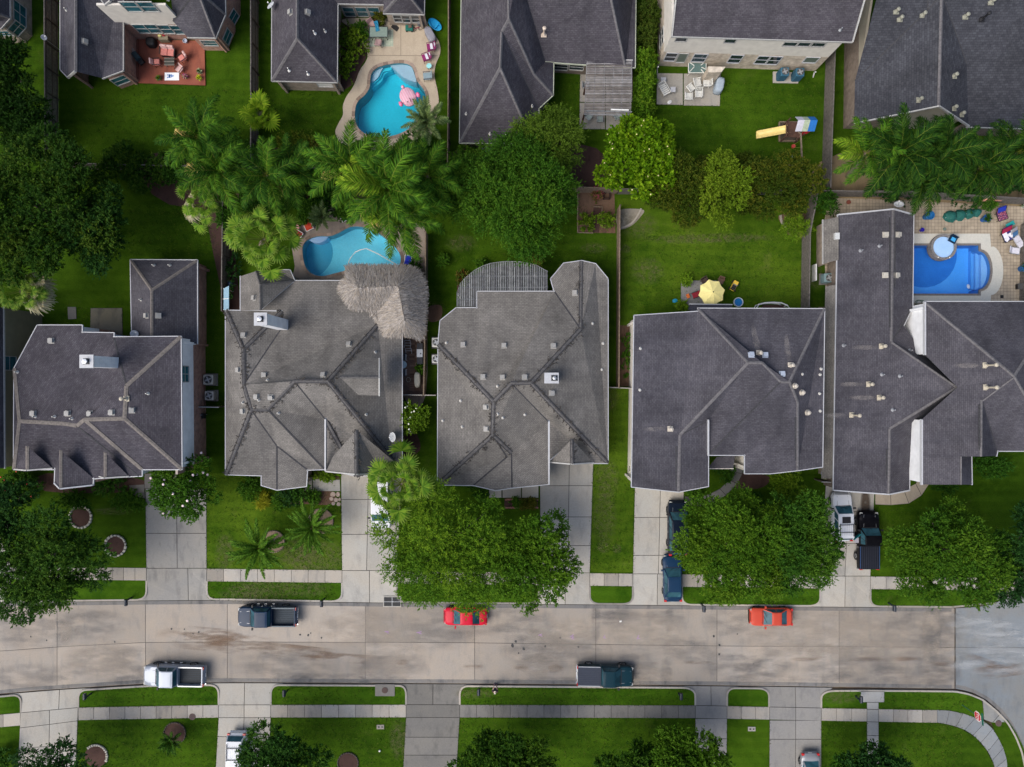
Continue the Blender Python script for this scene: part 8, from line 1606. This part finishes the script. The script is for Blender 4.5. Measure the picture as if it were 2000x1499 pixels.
# --- paved deck furniture
def bigpot(x, y, label, c=(.01, .09, .3), plant=None):
    o = pot(x, y, label, c, plant, .4, .85, .04, 'big_pot'); return o
bigpot(1806, 425, 'tall blue glazed pot with an open top above the round spa', (.01, .12, .32)); bigpot(1992, 526, 'tall blue pot with a plant at the right edge of the paved deck', (.01, .1, .3), DK); o = pot(1918, 430, 'blue pot with a small palm right of the green umbrellas', (.01, .08, .3), DK, .35, .7, .04)
o = pot(1797, 451, 'small dark blue pot lying on the paved deck above the white coping', (.02, .01, .3), None, .18, .35, .04); o = pot(1842, 449, 'small grey-green stone pot above the spa', (.15, .2, .17), None, .13, .2, .04); o = pot(1996, 405, 'white planter with a dark plant at the right end of the back fence', (.5, .5, .48), DK, .22, .4, .04); pot(1656, 396, 'round terracotta saucer on the paved strip behind the wing', (.2, .06, .04), None, .2, .1, .04)
TG = M((.008, .1, .085), .75, var=.25); gu = empty('closed_umbrella', P(1880, 420, 0), R(8), 'row of crumpled teal-green folded umbrellas lying on the paved deck', 'umbrella')
for k, (dx, r_) in enumerate(((-1.3, .62), (-.35, .58), (.55, .5), (1.25, .45))):
    rng = random.Random(k); secs = []
    for z, s_ in ((.05, 1.0), (.35, .85), (.6, .45), (.66, .05)): secs.append([Vector((dx+r_*s_*math.cos(a)*rng.uniform(.8, 1.1)*1.1, r_*s_*math.sin(a)*rng.uniform(.85, 1.1), z)) for a in np.linspace(0, 2*math.pi, 11)[:-1]])
    MB().loft(secs).build('canopy_fold', TG, gu, fixn=True)
MB().bar((-1.9, -.1, .3), (1.8, .1, .4), .05, .05).build('pole', METAL, gu)
def towel_lounger(x, y, rot, label, cols, L=1.9): 
    o = lounger(x, y, rot, label, M((.4, .4, .42), .5), M((.3, .3, .34), .8), L, .65, z=.04); 
    for i, c in enumerate(cols): MB().box((L*.42-.02-i*L*.29, 0, .36 if i < 2 else .5), (L*.27, .56, .04), m=None if i < 2 else Matrix.Rotation(R(38), 3, 'Y')).build('towel', M(c, .85, var=.2), o)
    return o
FLORAL = NT('floral_cloth'); vz = FLORAL.new('ShaderNodeTexVoronoi'); vz.inputs['Scale'].default_value = 9; FLORAL.link(FLORAL.pos(), vz.inputs[0]); hv = FLORAL.ramp(vz.outputs['Distance'], [(.1, (.6, .5, .55)), (.35, (.35, .03, .05)), (.6, (.05, .03, .1))]); FLORAL.col(hv)
o = lounger(1951, 420, -70, 'chair with red floral cushion and royal blue backrest on the paved deck', BLACK, FLORAL.m, 1.3, .95, z=.04); MB().box((-.42, 0, .56), (.5, .8, .12), m=Matrix.Rotation(R(38), 3, 'Y')).build('back_cushion', M((.01, .03, .35), .8), o)
o = lounger(1962, 459, -65, 'crimson and navy daybed with white cloths on it, right of the pool corner', BLACK, M((.02, .02, .16), .8), 1.5, 1.05, z=.04); MB().box((-.42, 0, .56), (.5, 1.0, .1), m=Matrix.Rotation(R(38), 3, 'Y')).build('back_cushion', M((.3, .01, .05), .8), o)
MB().box((.1, -.25, .38), (.75, .42, .05)).box((.45, -.3, .42), (.35, .4, .06), .5).box((.25, .2, .4), (.45, .3, .06), .6).box((.1, .22, .42), (.2, .5, .05), .2).build('cloth', M((.72, .72, .78), .85), o)
towel_lounger(1979, 465, -58, 'long white lounger striped with a blue towel at the right of the paved deck', ((.6, .6, .68), (.55, .55, .62), (.05, .14, .3)), 2.0); o = empty('deck_towel', P(1966, 441, 0), .3, 'teal towel folded over the head of the striped lounger', 'towel'); o.location.z = .5; MB().box((0, 0, 0), (.85, .4, .06), .2).build('cloth', M((.01, .25, .25), .85), o)
lounger(1974, 491, -8, 'small white-cushioned reclining chair below the long lounger', METAL, M((.6, .6, .68), .85), 1.3, .62, z=.04)
bn2 = empty('bench', P(1992, 561, 0), 0, 'dark bench at the right edge of the paved deck near the drain', 'bench'); bn2.location.z = .04
for k in range(5): MB().box((0, -.25+k*.12, .45), (1.1, .09, .04)).build('slat', M((.1, .1, .1), .6), bn2)
for sx in (-.45, .45): MB().box((sx, 0, .22), (.06, .5, .44)).build('leg', BLACK, bn2)
sk = empty('spa_chair', P(1855, 470, 0), R(-28), 'dark framed floating chair with bright blue cushion at the rim of the spa', 'chair'); sk.location.z = .35; MB().box((0, 0, .1), (.75, .62, .1)).build('frame', M((.005, .02, .05), .4), sk); MB().box((.02, 0, .18), (.42, .34, .05)).build('cushion', M((.05, .35, .7), .6), sk); MB().box((0, .34, .25), (.7, .06, .3)).build('armrest', M((.005, .02, .05), .4), sk)
o = MB().prism(px([(1954, 577), (1960, 577), (1960, 583), (1954, 583)], .06), .04).build('deck_drain', BLACK); tag(o, 'small black square drain cover on the tan pavers', 'drain')
o = empty('garden_hose', P(1792, 592, 0), 0, 'green garden hose coiled on the white pool edge beside the gable wall', 'hose'); o.location.z = .06; MB().tube([(.35*math.cos(t)+.02*t, .25*math.sin(t), .02+.006*t) for t in np.linspace(0, 14, 60)], .022, 5).build('hose', M((.02, .1, .05), .6), o)
o = empty('salmon_board', P(1925, 397, 0), .02, 'salmon pink board leaning on the back fence above the blue pots', 'board'); MB().loft([[Vector((-1.2, 0, .9)), Vector((-.4, .25, 1.5)), Vector((1.1, .2, 1.4)), Vector((.9, 0, .9))], [Vector((-1.2, -.06, .88)), Vector((-.4, .19, 1.48)), Vector((1.1, .14, 1.38)), Vector((.9, -.06, .88))]]).build('panel', M((.6, .28, .2), .8), o, fixn=True)
o = empty('white_bench', P(1586, 535, 0), 0, 'long white board standing along the grey fence near the lean-to', 'board'); MB().box((0, 0, .5), (.12, 1.6, .9)).build('board', WHITE, o)
o = empty('skimmer', P(1891, 560, -.1), .3, 'small pale pool cleaner floating near the pool steps', 'pool cleaner'); MB().lathe([(.04, 0), (.16, .03), (.12, .1), (.03, .13)], n=10, sx=1.0, sy=1.5).build('float_body', M((.5, .6, .75), .5), o)
bins = empty('wheelie_bin', P(1606, 920, 0), 0, 'blue and pale items stacked in the side strip beside the slate houses', 'crate'); 
for k, (yy, c) in enumerate(((.4, (.12, .25, .45)), (.1, (.35, .45, .6)), (-.2, (.15, .28, .5)), (-.7, (.4, .42, .25)))): MB().box((.1+.08*(k % 2), yy, .35), (.5, .26, .6)).build('crate', M(c, .6), bins)
bb = empty('charcoal_grill', P(456, 556, 0), 0, 'dark blue round kettle grill under the eave beside the fan palm', 'grill'); MB().lathe([(.05, .5), (.25, .6), (.3, .75), (.25, .9), (.05, .98)], n=18).build('kettle', M((.02, .04, .09), .3), bb, smooth=True)
for k in range(3): a = k*2.09; MB().bar((0, 0, .6), (.3*math.cos(a), .3*math.sin(a), 0), .03, .03).build('leg', METAL, bb)
o = empty('lean_to', P(462, 590, 0), 0, 'pale blue glass side panel with white frame left of the brown roof wing', 'awning'); MB().loft([[Vector((-.35, 1.0, 2.2)), Vector((.35, 1.2, 2.7)), Vector((.35, -1.2, 2.7)), Vector((-.35, -1.0, 2.2))], [Vector((-.35, 1.0, 2.17)), Vector((.35, 1.2, 2.67)), Vector((.35, -1.2, 2.67)), Vector((-.35, -1.0, 2.17))]]).build('glass_panel', M((.25, .4, .5), .2), o, fixn=True); MB().bar((-.4, 0, 2.25), (.35, 0, 2.72), .05, .05).bar((-.35, -1.0, 0), (-.35, -1.0, 2.2), .06, .06).bar((-.35, 1.0, 0), (-.35, 1.0, 2.2), .06, .06).build('frame', WHITE, o)
o = empty('well_box', P(1184, 384, 0), 0, 'dark square wooden box at the top of the vegetable bed', 'planter'); 
for a in range(4): MB().box((.3*math.cos(a*math.pi/2), .3*math.sin(a*math.pi/2), .2), (.06, .66, .4), a*math.pi/2).build('side', M((.04, .02, .015), .8), o)
o = empty('equipment_pad', P(408, 812, 0), 0, 'black electric meter box on the brick wall side near the air conditioners', 'meter box'); MB().box((-.2, 0, .8), (.3, .5, .5)).build('box', BLACK, o); MB().tube([(-.2, .1, 0), (-.2, .1, 1.4)], .04, 6).build('conduit', METAL, o)
o = empty('chalk_marks', P(1101, 1241, SZ), 0, 'faint purple chalk scribbles on the street in the middle', 'chalk marks'); CHK = M((.34, .2, .4), .95)
for i, (x, y, w) in enumerate(((755, 1234, 8), (818, 1235, 10), (1055, 1240, 7), (1117, 1242, 9), (1118, 1246, 6), (1180, 1244, 6), (1246, 1245, 9))):
    p = P(x, y, 0)-P(1101, 1241, 0); MB().box((p.x, p.y, .02), (w/PPM, .06, .004), .2*i).box((p.x+.1, p.y-.12, .02), (w/PPM*.6, .05, .004), -.3).build('scribble', CHK, o)
o = empty('litter', P(1212, 1214, SZ), 0, 'small white scrap of litter on the street below the narrow verge', 'litter'); MB().box((0, 0, .03), (.22, .14, .03), .3).build('scrap', WHITE, o)
o = empty('garden_light', P(742, 1466, 0), 0, 'small white ball lying in the lower lawn beside the dark driveway', 'ball'); MB().lathe([(.02, 0), (.1, .06), (.1, .14), (.02, .2)], n=12).build('ball', WHITE, o, smooth=True)

# --- grass blades spilling over kerbs, slabs and paths, and loose tufts in the lawns
rng = np.random.default_rng(3); bs = []
def along(pts, step=.09, jit=.05):
    w = px(pts)
    for a, b in zip(w[:-1], w[1:]):
        L = (b-a).length; n = max(1, int(L/step)); 
        for k in range(n):
            if rng.random() < .72: p = a.lerp(b, (k+rng.random())/n); bs.append((p.x+rng.normal()*jit, p.y+rng.normal()*jit, .0))
def gline(f, a, b, o=0): along([(x, f(x)+o) for x in np.linspace(a, b, 12)])
for a, b in ((404, 668), (775, 1052), (1152, 1236), (1332, 1602), (1700, 1945)): gline(yt, a, b); gline(yb, a, b); gline(s_top, a+34, b-34, -5)
for a, b in ((153, 427), (529, 793), (898, 1358), (1420, 1503), (1604, 1693), (1716, 1830)): gline(ys, a, b); gline(lambda x: ys(x)+25, a, b); gline(s_bot, a+30, b-30, 7)
for l in ([(284, 955), (286, 1112)], [(403, 955), (404, 1112)], [(666, 985), (668, 1112)], [(1159, 905), (1152, 1119)], [(1240, 955), (1236, 1119)], [(1709, 988), (1700, 1125)], [(153, 1408), (148, 1499)], [(427, 1402), (421, 1499)], [(529, 1402), (525, 1499)], [(793, 1402), (787, 1499)], [(898, 1402), (892, 1499)], [(1358, 1403), (1358, 1499)], [(1420, 1408), (1419, 1499)], [(1503, 1408), (1502, 1499)], [(1604, 1410), (1604, 1499)], [(1693, 1411), (1693, 1470)], [(1716, 1411), (1716, 1470)],
          [(177, 602), (239, 602)], [(177, 602), (176, 640)], [(239, 602), (240, 655)], [(1283, 206), (1407, 208)], [(1407, 145), (1406, 208)], [(1131, 253), (1220, 254)], [(1132, 140), (1131, 253)], [(1329, 548), (1329, 606)], [(1330, 547), (1400, 547)], [(263, 163), (401, 168)], [(400, 82), (401, 167)], [(1206, 410), (1204, 757)], [(1565, 470), (1564, 604)], [(855, 675), (853, 760)], [(441, 620), (441, 925)]): along(l)
along([(x, y) for x, y in dk1[::3]]); along(oc[::2]); along(ic[::2])
for x0, y0, x1, y1, n in ((404, 930, 666, 1110, 1300), (404, 1140, 660, 1172, 420), (1156, 770, 1236, 1115, 900), (130, 170, 480, 330, 1500), (1290, 215, 1600, 310, 1000), (1210, 450, 1560, 600, 1900), (1090, 160, 1130, 255, 200), (840, 400, 1200, 520, 1300), (155, 1412, 420, 1499, 900), (530, 1405, 786, 1499, 900), (900, 1408, 1356, 1499, 1500), (900, 1345, 1350, 1375, 600), (530, 1343, 785, 1374, 300), (160, 1345, 420, 1375, 300), (1722, 1412, 1880, 1499, 700), (1720, 1354, 1900, 1384, 260), (1606, 1412, 1690, 1499, 350), (405, 520, 438, 790, 300), (120, 600, 175, 640, 100), (530, 180, 660, 250, 400), (1340, 1146, 1600, 1178, 320), (1705, 1150, 1940, 1180, 260), (250, 400, 430, 500, 700), (1710, 990, 1960, 1110, 500), (1410, 160, 1600, 215, 400)):
    for k in range(n): p = P(x0+(x1-x0)*rng.random(), y0+(y1-y0)*rng.random(), 0); bs.append((p.x, p.y, 1.0))
B_ = np.array(bs); n = len(B_); rep = 3; base = np.repeat(B_, rep, 0); kind_ = base[:, 2].copy(); base[:, 2] = .0; base[:, :2] += rng.normal(size=(n*rep, 2))*.05
d = unit(rng.normal(size=(n*rep, 3))*np.array([1, 1, .2])+np.array([0, 0, .55])); V = leaves(base, d, unit(rng.normal(size=(n*rep, 3))*.4+np.array([0, 0, 1.])), np.where(kind_ > .5, .13, .12)*rng.uniform(.6, 1.3, n*rep), np.where(kind_ > .5, .022, .028)*rng.uniform(.7, 1.3, n*rep))
pal_ = np.array([(.012, .045, .003), (.02, .055, .003), (.03, .065, .005), (.05, .075, .01), (.07, .08, .02)]); cc = pal_[np.minimum(4, (rng.random(n*rep)**1.5*5).astype(int))]
go = meshfrom('grass', V, 4, np.repeat(cc, 4, 0), LEAF); tag(go, kind='stuff', label='tufts and blades of grass spilling over slab edges', cat='grass')
